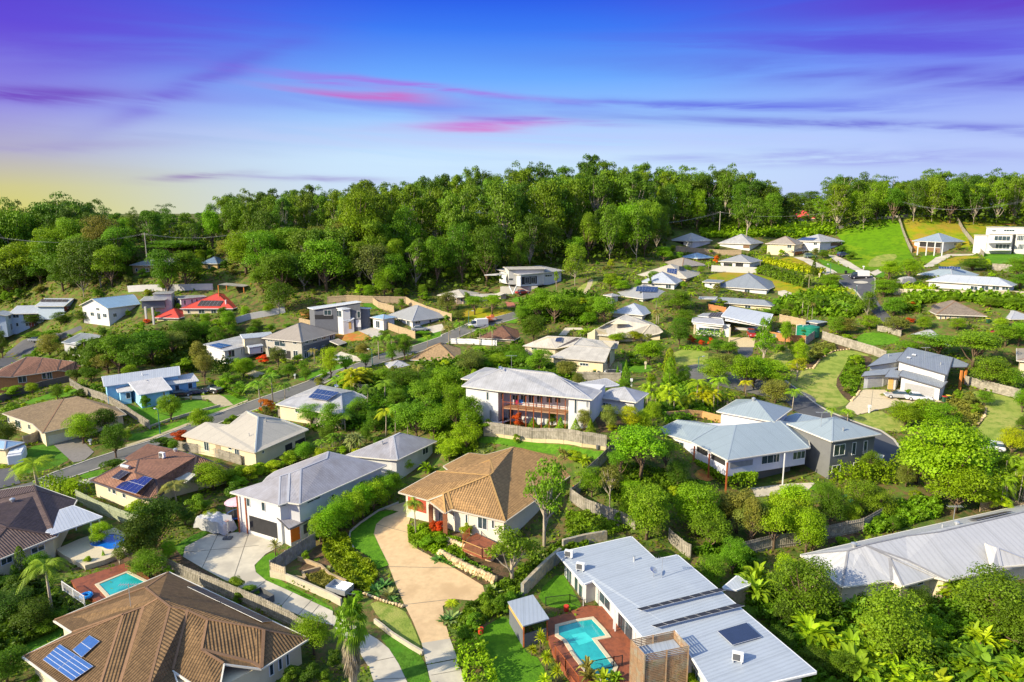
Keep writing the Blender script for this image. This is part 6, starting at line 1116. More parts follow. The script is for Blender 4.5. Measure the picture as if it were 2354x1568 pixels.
# ---------------- planting, read from the photograph: x, top, foot, spread, kind, tint
K = dict(b='broad', d='dense', s='bush', o='open', f='flat', t='tall', g='gum', F='forest', z='sparse', c='cone', p='pencil', P='palm', G='golden', y='cycad', a='agave', k='spiky', n='pandanus', B='banana', X='fanpalm')
TN = dict(g='green', b='bright', l='lime', y='yellow', d='dark', o='olive', e='grey', p='deep', G='gold', r='red', v='purple', t='teal', O='orange', w='bluegrey')
VEG = {
'Z1': '1100,90,450,290,b,d 990,230,560,300,b,d 1060,430,650,250,d,g 370,440,930,370,P,g 160,400,640,95,p,p 105,540,680,65,p,g 250,790,1010,260,b,d 60,720,960,320,d,d 50,1110,1400,300,d,p 150,620,780,170,s,d 320,940,1050,160,s,p 1665,635,740,150,s,o 1775,690,790,125,s,o 1950,340,490,115,k,w 2045,370,440,60,y,b 20,620,760,140,s,p 735,440,520,45,c,l 625,490,560,60,s,l 850,430,560,110,o,e 1200,560,650,70,s,g 280,1310,1385,120,s,p 150,700,830,150,b,d 450,850,980,120,b,p 1700,740,830,110,s,p',
'Z2': '1125,65,335,215,P,g 1665,650,765,130,a,w 1575,530,615,110,a,w 1345,430,525,110,a,t 1440,470,560,90,a,t 1290,450,520,90,a,t 640,620,690,85,a,w 510,540,595,85,a,w 430,470,520,75,y,g 850,650,745,120,a,t 940,680,775,120,a,w 900,610,710,110,a,t 960,740,810,90,a,t 1385,840,940,140,a,w 1340,870,955,90,a,t 1430,900,960,80,a,t 1385,735,830,160,y,y 1765,660,740,80,a,t 2040,-190,420,345,o,o 1815,265,675,400,o,o 690,740,1440,330,X,g 410,895,1190,245,d,b 1490,240,360,90,s,l 1300,240,330,80,s,r 1130,260,420,130,y,g 1200,330,430,110,s,b 1320,320,420,110,s,b 1420,340,440,90,y,b 1850,700,790,90,a,t 1900,640,720,80,a,t 2010,430,520,70,a,w 1960,540,600,70,a,w 2160,370,420,60,a,w 1960,820,930,120,d,p 1700,790,900,110,s,p 1800,740,830,110,s,p 1560,880,1010,120,s,g 1640,800,900,120,s,g 1470,980,1150,120,s,p 1500,1000,1120,110,s,g 350,450,530,60,s,b 2010,960,1200,90,k,y 1950,1100,1200,80,k,G 2060,1150,1300,80,k,y 2110,1240,1390,80,k,G 2040,1300,1420,110,k,y 560,1140,1300,90,s,d 380,1220,1385,150,s,d 250,1270,1400,140,s,p 480,1290,1400,110,s,p',
'Z3': '1130,-10,375,340,d,g 1040,30,260,200,d,b 1470,0,300,350,d,b 1570,170,460,280,b,o 1880,90,400,280,b,e 1700,40,280,220,b,e 1740,350,620,180,d,g 2110,50,330,350,b,l 2260,150,480,240,d,b 1590,480,690,200,d,g 1900,490,800,230,B,g 380,430,500,90,a,w 460,400,460,80,a,w 400,520,600,80,a,w 540,370,420,60,a,w 300,560,640,80,a,t 930,210,300,50,o,b 640,580,700,60,s,p 700,1160,1400,130,B,e 800,1260,1450,150,B,l 900,1260,1430,110,B,g 400,990,1180,80,k,y 420,1120,1300,90,k,y 340,1130,1200,60,k,y 500,1220,1400,90,k,G 1430,1310,1450,170,s,b 860,270,330,50,y,g 750,270,330,60,y,l 1990,1250,1420,200,b,p 1800,830,1010,200,d,p 2050,1000,1250,230,b,d 1420,560,700,160,s,p 1300,470,560,160,s,p 120,760,900,120,s,p',
'Z4': '480,535,1070,520,d,o 1190,800,1420,560,d,o 2010,640,1180,600,d,o 2170,880,1320,330,d,p 130,540,880,240,B,b 620,900,1230,360,B,l 940,1230,1560,330,B,g 900,715,930,270,B,g 1740,650,900,250,B,b 1860,1180,1500,360,B,g 1560,1040,1260,240,s,b 1290,1370,1600,280,B,l 1580,1400,1640,280,B,l 2010,1400,1640,300,B,b 1100,1440,1680,280,B,b 2220,1300,1600,260,B,l 700,1090,1330,240,B,l 520,1000,1160,180,B,g 800,1330,1560,240,b,p 1420,1150,1420,260,B,g 1680,1180,1420,200,B,b 250,90,500,300,b,l 560,200,530,210,d,g 390,-20,330,280,b,l 700,0,330,180,d,p 870,130,300,150,d,b 1080,0,225,250,d,o 2080,-20,170,300,G,y 1240,810,900,170,d,g 1420,800,1000,200,b,d 1600,780,920,110,k,y 1880,1000,1200,280,B,g 330,900,1150,160,b,d 560,1280,1500,240,b,d 2040,600,680,120,s,r 1370,20,130,90,o,G 60,90,500,150,b,e',
'Z5': '640,415,655,235,d,b 815,385,600,170,b,d 890,500,765,180,d,p 1310,275,480,155,d,g 1120,290,395,90,s,g 890,760,880,220,s,d 1250,595,690,180,s,g 1400,540,640,150,s,r 285,720,1040,400,P,b 1350,905,1140,290,P,e 1050,1075,1210,210,s,l 1640,780,1010,290,d,b 1780,850,960,170,d,b 1280,1090,1300,220,b,d 1990,150,365,230,P,g 2090,100,340,200,P,g 2190,170,345,140,P,p 2050,310,420,120,s,O 1865,0,155,170,d,b 1570,-20,200,140,b,e 620,230,300,85,s,d 520,210,275,70,s,l 60,490,660,190,d,d 2325,640,790,140,d,g 2235,705,800,90,d,b 740,190,270,80,s,g 640,150,230,90,G,g 1710,150,260,110,s,b 1840,180,270,130,s,g 1760,110,200,150,s,g 100,210,300,130,s,b 1240,320,380,70,s,b 1510,1050,1200,170,s,o 1800,900,1000,170,s,b 1900,820,950,160,s,l 2020,790,880,150,s,l 2120,760,850,130,s,l 1420,1150,1280,150,b,d 1560,1080,1180,150,b,p 30,600,700,80,b,d',
'Z6': '1870,420,560,160,d,g 1960,450,570,120,s,b 1830,300,620,190,b,b 620,345,510,170,d,g 770,340,570,180,d,g 880,400,560,180,P,g 980,300,490,200,d,g 970,495,705,170,n,w 1190,150,335,210,P,g 1200,360,600,210,P,y 1270,330,590,150,P,g 1110,400,560,150,d,p 590,650,780,170,d,p 700,610,745,150,P,g 1330,80,240,250,d,p 1000,50,230,260,G,y 870,90,240,220,G,b 1500,170,400,250,b,g 1660,80,370,260,b,b 1430,330,610,320,b,g 1560,380,610,240,b,g 1730,210,560,220,d,b 1810,490,700,250,b,l 1680,620,790,190,b,l 1320,750,880,170,b,l 1500,770,890,110,B,b 860,670,730,90,s,l 1060,200,380,200,P,p 1280,230,380,150,d,g 960,660,740,110,n,y 740,520,640,130,d,p 820,560,680,130,G,g 1140,600,700,110,s,p 1360,470,590,140,P,g 60,830,960,130,s,b 200,800,900,130,s,l 330,780,880,130,s,l 450,720,820,140,s,b 1040,520,640,110,d,p 760,1110,1390,230,d,b 850,1050,1330,220,d,b 940,1010,1280,210,d,b 1020,970,1230,200,d,b 1100,930,1170,200,d,b 1180,890,1110,190,d,b 1250,860,1050,170,d,b 690,1180,1410,180,d,b 1930,680,740,90,a,w 1560,1240,1330,80,s,r',
'Z7': '1290,560,1010,500,f,b 1120,760,1000,230,f,g 1500,680,960,240,f,g 880,900,1160,190,d,b 1030,880,1265,230,o,e 1600,840,1070,220,d,d 1210,1010,1310,200,d,b 1380,1080,1500,320,d,b 1760,1050,1490,390,d,b 2090,1090,1460,300,b,e 388,478,590,108,c,b 515,515,592,76,c,b 620,476,606,110,c,b 745,488,620,110,c,b 870,496,634,110,c,b 270,450,580,115,s,r 550,455,560,75,d,g 820,430,600,130,d,e 1025,395,605,150,d,e 1190,395,600,170,d,y 1310,430,610,170,d,y 1390,360,560,140,d,G 255,630,714,70,s,b 640,720,835,85,B,e 745,765,865,130,s,l 845,750,895,140,B,l 1530,-20,235,130,p,b 1095,50,185,62,c,g 1165,2,195,98,c,g 1400,180,400,190,G,b 1560,190,440,220,G,l 1760,150,400,250,P,b 1930,130,400,260,P,b 1840,210,420,220,G,y 1690,170,360,110,k,g 2165,165,335,170,P,y 1650,290,440,180,G,l 1900,0,210,280,d,g 2160,-10,280,280,b,b 690,20,160,210,o,e 480,0,110,220,b,g 250,-60,70,230,b,g 2000,260,400,140,G,b 1490,360,480,110,d,p 1800,380,450,130,s,g 730,980,1100,100,y,r 700,1060,1160,90,s,e 1560,1060,1160,90,s,l 1650,60,230,110,d,p 1250,500,600,120,s,y 1050,540,620,110,s,G 1090,1280,1400,60,o,b 1240,0,60,160,s,p',
'Z8': '80,190,420,260,b,b 210,220,430,240,b,b 160,0,240,190,o,b 415,185,370,150,o,y 250,360,540,230,d,e 385,410,600,190,P,b 675,555,700,130,P,g 800,570,690,140,P,b 1240,520,730,250,d,b 1480,530,740,290,d,b 1370,500,700,240,d,b 1480,690,1280,520,b,b 1680,740,1260,430,b,b 1330,800,1150,330,b,b 1640,1000,1380,420,b,b 1250,1000,1180,150,d,e 2055,720,930,175,d,y 2030,900,1330,260,G,b 2130,940,1320,230,G,l 1930,1020,1350,220,G,b 900,1120,1390,220,d,o 620,1130,1340,180,d,g 1760,-20,270,360,f,g 1500,0,180,380,f,g 1270,60,160,190,f,g 1900,180,430,280,d,g 2060,270,450,200,d,g 2140,430,610,110,d,b 2140,640,740,80,d,p 440,70,250,110,d,l 640,120,190,60,s,g 870,170,260,90,s,b 850,260,330,80,s,g 800,400,460,60,s,e 600,150,210,60,s,e 1080,420,480,90,y,e 1650,430,520,70,s,g 1730,470,560,100,s,e 1780,540,640,80,s,g 1650,600,680,70,s,b 1700,640,720,70,s,e 1560,540,620,80,s,g 300,90,150,60,s,g 360,60,150,60,s,g 1850,440,560,130,d,g',
'Y1': '460,815,1060,230,d,e 25,780,1060,120,d,d 1100,800,1210,380,b,g 1400,770,1120,380,b,p 900,840,1180,280,d,p 1700,690,960,300,d,p 2110,600,850,160,d,b 1860,880,1230,190,b,e 1690,1020,1190,220,s,l 2240,1030,1230,200,d,b 640,980,1080,150,b,e 1250,900,1240,300,b,p 560,620,750,170,d,d 770,610,730,190,d,d 900,600,700,120,d,p 1500,300,450,110,d,b 1440,610,700,80,s,b 1650,550,620,70,s,b 1870,700,900,200,d,g 1590,790,1050,260,b,e 1000,990,1200,260,b,e 780,860,1000,180,P,p 1180,600,680,60,s,b 1020,680,720,100,s,b 1350,690,740,80,s,r 2000,750,950,180,d,p 330,950,1060,80,s,b 330,640,760,200,d,d 120,1090,1140,60,s,b 700,1150,1290,150,b,d 840,1120,1290,200,b,p 300,800,870,330,s,g',
'Y2': '1300,1020,1200,170,b,b 1720,900,1110,120,d,g 1480,1000,1150,130,b,g 2050,820,960,140,P,b 930,1130,1270,130,d,g 1160,935,1245,190,d,l 1010,940,1110,150,P,e 770,1095,1240,180,d,g 1450,905,1060,140,b,e 1600,805,1070,210,P,g 1720,795,1080,220,P,g 1840,830,1070,160,d,g 600,1165,1290,180,P,g 690,330,650,330,t,g 590,540,660,120,d,b 860,1010,1110,110,b,g 540,1010,1110,130,s,r 1350,960,1010,80,s,d 2000,800,850,150,s,g 600,740,830,100,s,g 770,730,800,140,s,g 440,760,830,110,d,g 1350,1100,1290,230,G,y 1500,1090,1290,230,G,l 1650,1130,1300,200,b,g 2100,1130,1310,230,b,p 1100,1150,1260,100,s,g 480,690,800,130,d,p 1120,770,830,100,s,g 250,770,860,100,d,g',
'Y3': '350,435,625,190,d,e 600,470,660,200,f,g 760,460,660,230,f,b 530,440,560,70,b,g 1520,-20,390,230,t,b 1350,245,430,60,o,b 1190,400,720,260,b,b 1330,440,740,360,b,g 1040,560,740,160,d,g 1500,470,720,230,d,g 1140,640,910,260,d,p 1620,560,700,140,d,b 1790,470,730,250,b,g 1680,480,640,160,b,g 1640,620,760,170,d,b 1840,265,440,150,b,b 1000,330..' .replace(' 1000,330..','') + ' 360,715,940,180,P,e 460,680,910,190,P,g 560,720,900,140,P,b 650,750,940,170,P,g 760,725,950,150,P,g 450,605,710,130,d,e 2270,580,760,170,P,e 1190,950,1210,260,b,g 1440,1065,1250,240,b,e 820,1000,1160,260,d,b 570,970,1210,310,b,e 1000,920,1100,180,d,p 2200,870,1120,310,b,l 2060,790,910,200,b,G 1790,770,890,120,d,g 1950,805,900,110,d,g 1300,960,1090,130,b,g 1600,760,860,150,G,b 1720,760,850,120,P,g 1180,240,..'.replace(' 1180,240,..','') + ' 1160,395,450,100,s,g 2250,250,330,120,b,g 1960,330,450,160,d,b 2040,1000,1060,80,s,l 660,920,1010,180,G,b 200,1170,1300,240,b,b 80,1080,1290,220,P,e 380,1160,1300,260,d,b 700,1060,1200,140,s,g 150,540,..'.replace(' 150,540,..','') + ' 940,1010,1120,180,b,p 1240,250,330,50,o,b 1480,120,330,130,t,e',
'Y4': '690,255,405,170,d,b 830,310,410,80,d,g 830,650,870,290,d,p 940,650,830,160,P,b 640,820,980,150,P,e 620,715,860,110,P,b 880,830,1000,220,d,p 830,900,1190,200,d,p 740,1180,1420,130,p,G 1180,1110,1260,180,b,g 1290,1120,1280,170,b,g 1230,1230,1412,260,b,e 1600,890,1330,190,o,b 1800,930,1180,120,d,b 930,1070,1150,70,s,r 965,1100,1165,55,s,r 1040,1120,1180,70,s,r 1120,1095,1180,75,s,r 2065,355,530,75,c,d 2020,495,650,125,P,w 2200,520,660,190,d,b 1960,700,900,170,P,p 2010,735,940,80,P,g 2050,750,940,80,P,e 2120,700,860,160,d,p 2280,900,1080,190,d,g 1850,755,870,120,d,g 1640,830,890,180,s,g 1720,740,830,100,s,g 1100,390,480,90,P,l 1180,340,430,70,s,O 1575,345,460,90,P,b 1180,245,310,60,s,g 1650,310,400,55,p,o 2080,275,345,80,d,e 2150,290,380,110,d,p 1500,300,350,50,s,g 900,430,510,110,d,g 1030,440,520,80,d,g 560,500,640,50,s,g 700,420,500,100,s,b 450,560,670,90,s,g 1080,900,960,80,k,g 1180,830,880,60,k,g 1580,1270,1420,300,b,b 1900,1150,1300,120,d,b 1860,1300,1420,130,o,y 1750,1160,1220,90,s,g 380,1230,1290,80,s,l 480,1260,1412,..'.replace(' 480,1260,1412,..','') + ' 250,1050,1170,150,b,b 130,1010,1120,110,d,g 310,1040,1140,90,d,b 540,1060,1180,120,o,e 1560,450,520,80,s,l 200,540,660,..'.replace(' 200,540,660,..','') + ' 250,550,680,130,b,b 340,600,680,110,b,g 480,360,450,90,b,d 2250,610,700,100,d,b',
'Y5': '760,540,625,120,s,p 680,485,580,110,d,p 1110,620,810,200,b,b 1290,600,810,220,b,b 1060,790,970,230,d,b 1170,790,930,110,d,p 1385,810,890,90,s,p 1880,600,725,280,d,p 2290,590,800,210,d,g 2310,740,890,190,d,g 910,890,1160,190,t,b 720,990,1120,180,G,g 620,980,1110,170,P,g 500,930,1100,170,P,p 800,1010,1130,120,G,g 700,1135,1310,220,d,e 930,1120,1270,170,d,b 1150,950,1140,240,d,g 1170,1130,1310,260,b,e 1430,1130,1275,150,d,b 1740,1150,1275,140,d,b 1690,950,1015,120,d,g 1870,950,1010,170,s,g 2050,960,1060,180,d,g 2250,960,1060,190,d,g 2180,1190,1420,260,b,g 2300,1180,1420,200,d,b 2090,1270,1320,100,s,v 2140,1150,1260,130,b,l 1310,1150,1210,100,s,r 1280,970,1040,100,d,b 1440,960,1020,130,d,g 1560,955,1010,110,d,g 1330,1000,1080,110,s,O 2000,1270,1420,200,d,g 600,750,870,200,f,b 1560,860,905,80,s,l 650,500,590,90,s,g 1640,755,775,130,s,b 2200,640,720,60,s,g 1250,930,990,80,s,g 60,1040,1140,110,d,g 160,1070,1150,100,d,e 240,1090,1160,60,p,b 580,1140,1200,90,s,b 730,1300,1380,110,s,b 960,1000,1090,90,d,p 180,290,350,130,d,d 330,290,350,170,d,g 450,300,340,90,s,g 60,330,400,110,s,g 220,350,400,130,s,g 400,340,380,100,s,b 520,350,390,130,s,p 100,270,..'.replace(' 100,270,..','')}
for fr_, txt in VEG.items():
    for it in txt.split():
        q = it.split(','); x_, yt_, yb_, w_ = map(float, q[:4]); tree(fr_, x_, yt_, yb_, w_, K[q[4]], TN[q[5]])
rb = random.Random(3)
for i in range(34):
    x_, y_ = rb.uniform(150, 2250), rb.uniform(1000, 1640)
    if y_ > 760 + x_*.25 and not (x_ < 620 and y_ > 1180): tree('Z4', x_, y_ - rb.uniform(200, 300), y_, rb.uniform(170, 260), 'banana', rb.choice(['lime', 'bright', 'bright', 'green']))
for i in range(13): t_ = i/12; tree('Z5', 1600 + 225*t_, 148 + 130*t_, 172 + 140*t_, 40, 'bush', 'bright', group='clipped round shrubs along the drive', name='clipped_shrub')
# hedges
hedge('hedge', 'lime green clipped hedge beside the street at the lower left', 'Z5', [(330, 990), (470, 1030), (620, 1060)], 1.9, 2.2, 'lime')
hedge('hedge', 'clipped green hedge along the foot of the dark grey two storey wall', 'Z8', [(690, 1180), (900, 1150), (1150, 1120)], 2.6, 2.6, 'bright')
hedge('hedge', 'yellow green hedge at the foot of the lawn beside the concrete crossover', 'Z2', [(1500, 1130), (1530, 1250), (1590, 1420)], 1.7, 2.4, 'lime', kind='hedge')
hedge('hedge', 'low clipped hedge in front of the white skillion roofed house', 'Y4', [(980, 1085), (1230, 1092)], 1.4, 1.4, 'bright', .22, 18); hedge('hedge', 'low hedge edging the lawn below the coral red shrubs', 'Y4', [(830, 1210), (960, 1215), (1090, 1225)], .8, 1.2, 'bright', .22, 18)
hedge('hedge', 'bright yellow green hedge under the brown garage doored house', 'Y4', [(1620, 415), (1800, 455), (2030, 510), (2140, 520)], 1.5, 2.6, 'yellow', .3, 16); hedge('hedge', 'long dark hedge below the yellow green one', 'Y4', [(1620, 520), (1800, 580), (1990, 640)], 2.4, 2.6, 'deep', .3, 14)
hedge('hedge', 'bright yellow green hedge beside the turning circle', 'Y4', [(2090, 690), (2200, 705), (2330, 715)], 1.6, 2.6, 'yellow', .3, 16); hedge('hedge', 'square clipped hedge with yellow top before the long white house', 'Y5', [(1210, 920), (1510, 930)], 2.0, 2.0, 'yellow', .28, 16)
hedge('hedge', 'dark hedge under the white skillion roofed house with solar panels', 'Y2', [(60, 1200), (260, 1180)], 3.2, 2, 'dark', .25, 14)
# uncounted planting
cover('ground_cover', 'Z2', [(480, 400), (640, 350), (700, 480), (850, 600), (860, 650), (800, 760), (680, 720), (560, 600), (470, 480)], 9000, 1.1, (1.35, 1.0, .6), .17)
cover('ground_cover', 'Z2', [(1075, 300), (1250, 290), (1460, 400), (1480, 520), (1290, 500), (1150, 440), (1080, 400)], 6000, .9, 'bright', .17); cover('ground_cover', 'Z2', [(1290, 480), (1480, 520), (1660, 600), (1700, 700), (1560, 640), (1300, 520)], 2500, .6, 'green', .16)
cover('ground_cover', 'Z2', [(1650, 760), (1900, 560), (2130, 420), (2300, 330), (2354, 420), (2100, 560), (1900, 740), (1760, 860), (1500, 1050), (1400, 1000), (1480, 880)], 8000, .9, 'deep', .2)
cover('ground_cover', 'Z2', [(350, 640), (520, 600), (600, 650), (560, 740), (440, 740)], 2500, .5, 'grey', .14); cover('ground_cover', 'Z4', [(960, 400), (1080, 285), (1250, 165), (1420, 110), (1580, 130), (1600, 250), (1400, 300), (1150, 380)], 9000, 1.6, 'green', .22)
cover('ground_cover', 'Z8', [(1560, 500), (1750, 470), (1860, 600), (1800, 720), (1640, 730), (1560, 600)], 5000, .9, 'grey', .2); cover('ground_cover', 'Z8', [(560, 90), (700, 90), (720, 140), (600, 190), (500, 250), (490, 200)], 2500, .9, 'grey', .22); cover('ground_cover', 'Z8', [(820, 180), (930, 200), (940, 300), (890, 400), (860, 500), (780, 450), (740, 360)], 3500, .7, 'olive', .22)
cover('ground_cover', 'Z3', [(560, 180), (1000, 200), (1040, 300), (850, 360), (620, 400), (560, 300)], 3500, .7, 'green', .18); cover('ground_cover', 'Z7', [(1040, 880), (1600, 980), (1900, 1090), (1500, 1240), (1250, 1260), (1000, 1180)], 5000, .8, 'deep', .22)
cover('undergrowth', 'Z4', [(0, 950), (900, 930), (1450, 950), (2354, 1000), (2400, 1750), (500, 1750), (380, 1300)], 30000, 1.9, 'deep', .2); cover('undergrowth', 'Z3', [(1450, 480), (1700, 560), (1880, 800), (2354, 1250), (2354, 950), (1950, 700), (1900, 500), (1600, 420)], 12000, 1.6, 'deep', .19)
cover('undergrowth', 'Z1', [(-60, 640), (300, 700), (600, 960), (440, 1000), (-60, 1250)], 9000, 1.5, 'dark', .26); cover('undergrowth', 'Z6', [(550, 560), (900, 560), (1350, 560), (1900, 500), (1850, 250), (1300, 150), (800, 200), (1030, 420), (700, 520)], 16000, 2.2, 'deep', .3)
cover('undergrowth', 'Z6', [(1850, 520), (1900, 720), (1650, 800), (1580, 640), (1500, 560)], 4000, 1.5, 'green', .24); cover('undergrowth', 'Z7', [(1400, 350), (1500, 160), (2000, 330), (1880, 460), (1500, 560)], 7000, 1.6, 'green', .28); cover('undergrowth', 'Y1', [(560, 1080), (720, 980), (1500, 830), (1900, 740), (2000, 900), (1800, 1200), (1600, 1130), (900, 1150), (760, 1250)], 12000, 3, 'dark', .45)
cover('undergrowth', 'Y5', [(1220, 1000), (1300, 960), (2380, 1000), (2380, 1120), (2050, 1060), (1800, 1010), (1400, 1040), (1400, 1120), (1260, 1100)], 7000, 2.2, 'green', .45); cover('undergrowth', 'Y5', [(500, 900), (800, 1000), (900, 1100), (700, 1200), (540, 1150), (60, 1130), (100, 1000)], 7000, 2.2, 'green', .45)
cover('undergrowth', 'Y3', [(1000, 560), (1500, 470), (1750, 520), (1650, 770), (1280, 730), (1050, 860)], 8000, 2.5, 'deep', .45); cover('undergrowth', 'Y3', [(30, 1290), (60, 1130), (500, 1080), (1050, 930), (1080, 1080), (1600, 1280), (700, 1230)], 9000, 2.2, 'deep', .4); cover('undergrowth', 'Y8', [(380, 600), (360, 560), (560, 520), (900, 520), (1180, 520), (1200, 580), (900, 600), (760, 590)], 9000, 2.4, 'bright', .6)
# ---- the forest on the hill: skyline trees first
SKY = []
FD = np.array([(-60,238),(60,244),(150,248),(300,244),(560,232),(640,217),(760,215),(900,214),(1120,219),(1300,238),(1400,235),(1480,239),(1520,262),(1545,290),(1700,290),(1850,292),(1930,268),(2353,262),(2420,262)]); BD = np.array([(-60,300),(600,310),(900,322),(1500,335),(1560,340),(2420,320)])
def skyt(fr, x, yt, w, dist, kind, tint='green', label=None):
    px, py = ov(fr, x, yt); d = ray(px, py); dist = max(dist - 20, np.interp(px, FD[:, 0], FD[:, 1]) + 1) if fr == 'Y6' or px > 1850 else dist; k = dist / d.y; X, Y = d.x*k, d.y*k; z = T(X, Y); h = CZ + d.z*k - z; SKY.append((px, py)); wm = w * FR[fr][2] / FPX * dist
    if h < 5: return
    plant(kind, (X, Y, z - .3), h, max(wm * 1.12, h*.34), tint, label, 'trees standing against the sky')
for q in ((50,195,190,300,'g','g'), (150,215,120,310,'g','p'), (380,160,330,290,'g','g'), (540,200,170,300,'g','p'), (650,250,150,300,'g','g'), (760,290,140,290,'F','g'), (850,262,80,300,'g','o'), (955,278,110,290,'F','g'), (1050,222,130,320,'z','p'), (1130,310,140,290,'F','g'), (1220,290,120,280,'F','b'), (1320,292,130,280,'F','g'), (1410,305,120,275,'F','g'), (1495,165,120,290,'g','p'), (1610,130,150,285,'g','o'), (1760,122,210,285,'F','p'), (1900,140,150,285,'F','g'), (2010,103,150,285,'F','o'), (2090,115,130,290,'g','g'), (2200,190,110,300,'g','p')): skyt('Y6', q[0], q[1], q[2], q[3], K[q[4]], TN[q[5]])
for q in ((400,228,230,285,'F','o'), (290,262,150,290,'g','p'), (540,255,170,280,'F','g'), (650,240,150,285,'F','g'), (770,208,180,285,'F','o'), (900,190,190,290,'F','p'), (1085,148,160,290,'F','g'), (1210,205,130,290,'F','g'), (1360,122,180,300,'g','p'), (1440,150,120,300,'g','g'), (1570,118,170,305,'g','p'), (1690,150,150,305,'F','g'), (1860,74,190,310,'F','p'), (1960,112,170,305,'F','g'), (2080,150,170,300,'F','o'), (2200,132,150,305,'F','g'), (2290,165,120,305,'g','g'), (2345,158,110,310,'g','p')): skyt('Y7', q[0], q[1], q[2], q[3], K[q[4]], TN[q[5]])
for q in ((20,125,150,305,'g','g'), (225,130,230,300,'g','g'), (440,140,130,305,'g','p'), (540,136,150,300,'g','g'), (680,180,170,300,'g','p'), (775,224,140,300,'g','o'), (870,328,150,330,'d','d'), (950,312,140,340,'d','d'), (1050,304,140,350,'d','d'), (1130,330,120,300,'g','b'), (1180,290,110,300,'g','g'), (1270,175,150,300,'z','g'), (1350,185,150,300,'g','p'), (1460,198,130,305,'g','g'), (1560,190,150,305,'z','p'), (1640,232,130,300,'g','p'), (1745,198,130,305,'g','o'), (1860,160,170,305,'g','g'), (1950,170,130,310,'z','p'), (2080,190,160,305,'g','p'), (2150,165,90,310,'z','p'), (2240,163,170,300,'g','g'), (2345,175,150,300,'g','g'), (665,330,190,272,'g','o','tall single gum tree standing in front of the wood above the white hipped houses')): skyt('Y8', q[0], q[1], q[2], q[3], K[q[4]], TN[q[5]], *q[6:])
for q in ((1250,440,200,262,'g','b'), (1080,445,130,255,'F','b'), (985,360,160,262,'F','b'), (2000,410,170,255,'t','b'), (1890,430,130,250,'F','g'), (600,500,140,240,'t','g'), (720,560,150,240,'t','b'), (860,640,140,232,'t','b'), (1100,670,120,236,'t','e'), (1430,600,70,240,'p','e'), (1760,620,140,236,'t','b'), (240,560,180,245,'t','e'), (1000,450,150,262,'F','b'), (1350,300,260,275,'g','b'), (1620,250,330,270,'g','b'), (560,450,130,255,'F','g'), (380,430,190,262,'F','g'), (1530,420,110,262,'g','b'), (1580,480,200,255,'g','b','broad pale trunked gum tree at the front of the hill forest above the angular house'), (940,830,110,228,'d','g'), (530,800,80,226,'t','g'), (460,805,60,226,'p','g'), (330,850,160,224,'d','b'), (170,900,150,222,'d','p')): skyt('Y7', q[0], q[1], q[2], q[3], K[q[4]], TN[q[5]], *q[6:])
for q in ((130,490,300,262,'b','b'), (100,560,260,240,'d','d'), (300,600,260,240,'d','d'), (30,590,200,235,'d','d'), (680,540,270,236,'b','b'), (1130,475,420,240,'f','g'), (1500,480,190,240,'b','e'), (1700,410,220,245,'b','b'), (1850,540,180,235,'b','g'), (1700,650,260,228,'d','b'), (1900,640,240,226,'d','g'), (1270,640,130,222,'d','g'), (2060,690,150,225,'b','e'), (1530,660,150,225,'d','b'), (1600,500,170,238,'b','l'), (2230,380,260,240,'t','g'), (450,700,200,224,'d','d'), (1080,720,90,218,'d','b'), (850,540,200,245,'t','b'), (480,780,140,222,'b','e')): skyt('Y6', q[0], q[1], q[2], q[3], K[q[4]], TN[q[5]])
NSKY = len(TREES)
sk = sorted(SKY); sx = np.array([p[0] for p in sk]); sy = np.array([p[1] for p in sk])
def ysky(px):
    m_ = np.abs(sx - px) < 45
    return float(sy[m_].min()) if m_.any() else 450.0
rf = random.Random(21); placed = [(t[0].location.x, t[0].location.y) for t in TREES[-120:]]; nf = 0
for tries in range(16000):
    px = rf.uniform(-200, 2560); dd = rf.uniform(215, 345); fd = np.interp(px, FD[:, 0], FD[:, 1]); bd = np.interp(px, BD[:, 0], BD[:, 1])
    if dd < fd or dd > bd: continue
    d = ray(px, 500); k = dd / d.y; X, Y = d.x*k, d.y*k; sep = 5.8 + (dd - fd) * .045
    if any((X-a)**2 + (Y-b)**2 < sep*sep for a, b in placed): continue
    if any((X - h_.root.location.x)**2 + (Y - h_.root.location.y)**2 < 196 for h_ in HOUSES): continue
    placed.append((X, Y)); z = T(X, Y); cap = CZ + (482 - ysky(px) - 14) / 1568 * dd - z; fr_ = (dd - fd) / 40; h = rf.uniform(13, 21) if fr_ < .25 else rf.uniform(20, 33); h = min(h, cap * rf.uniform(.8, 1))
    if h < 7: continue
    kind = rf.choice(['tall', 'broad', 'dense', 'forest']) if fr_ < .3 else rf.choice(['forest', 'forest', 'gum', 'tall']); plant(kind, (X, Y, z - .3), h, h * rf.uniform(.42, .62) * (1.15 if h < 18 else 1), rf.choice(['green', 'bright', 'deep', 'olive', 'green', 'dark' if px < 350 else 'bright'])); TREES[-1].append('forest'); nf += 1
print('forest fill', nf)
d0 = [ray(px, 500) for px in range(-60, 2421, 60)]; fl = []
for px in range(-60, 2421, 60): d = ray(px, 500); k = (np.interp(px, FD[:, 0], FD[:, 1]) - 3) / d.y; fl.append(Vector((d.x*k, d.y*k, 0)))
for px in range(2420, -61, -60): d = ray(px, 500); k = (np.interp(px, BD[:, 0], BD[:, 1]) + 12) / d.y; fl.append(Vector((d.x*k, d.y*k, 0)))
for p in fl: p.z = T(p.x, p.y)
tag(cover('forest_understorey', None, None, 42000, 6.5, 'dark', .75, world=fl), 'dense dark undergrowth filling the forest floor', 'undergrowth')
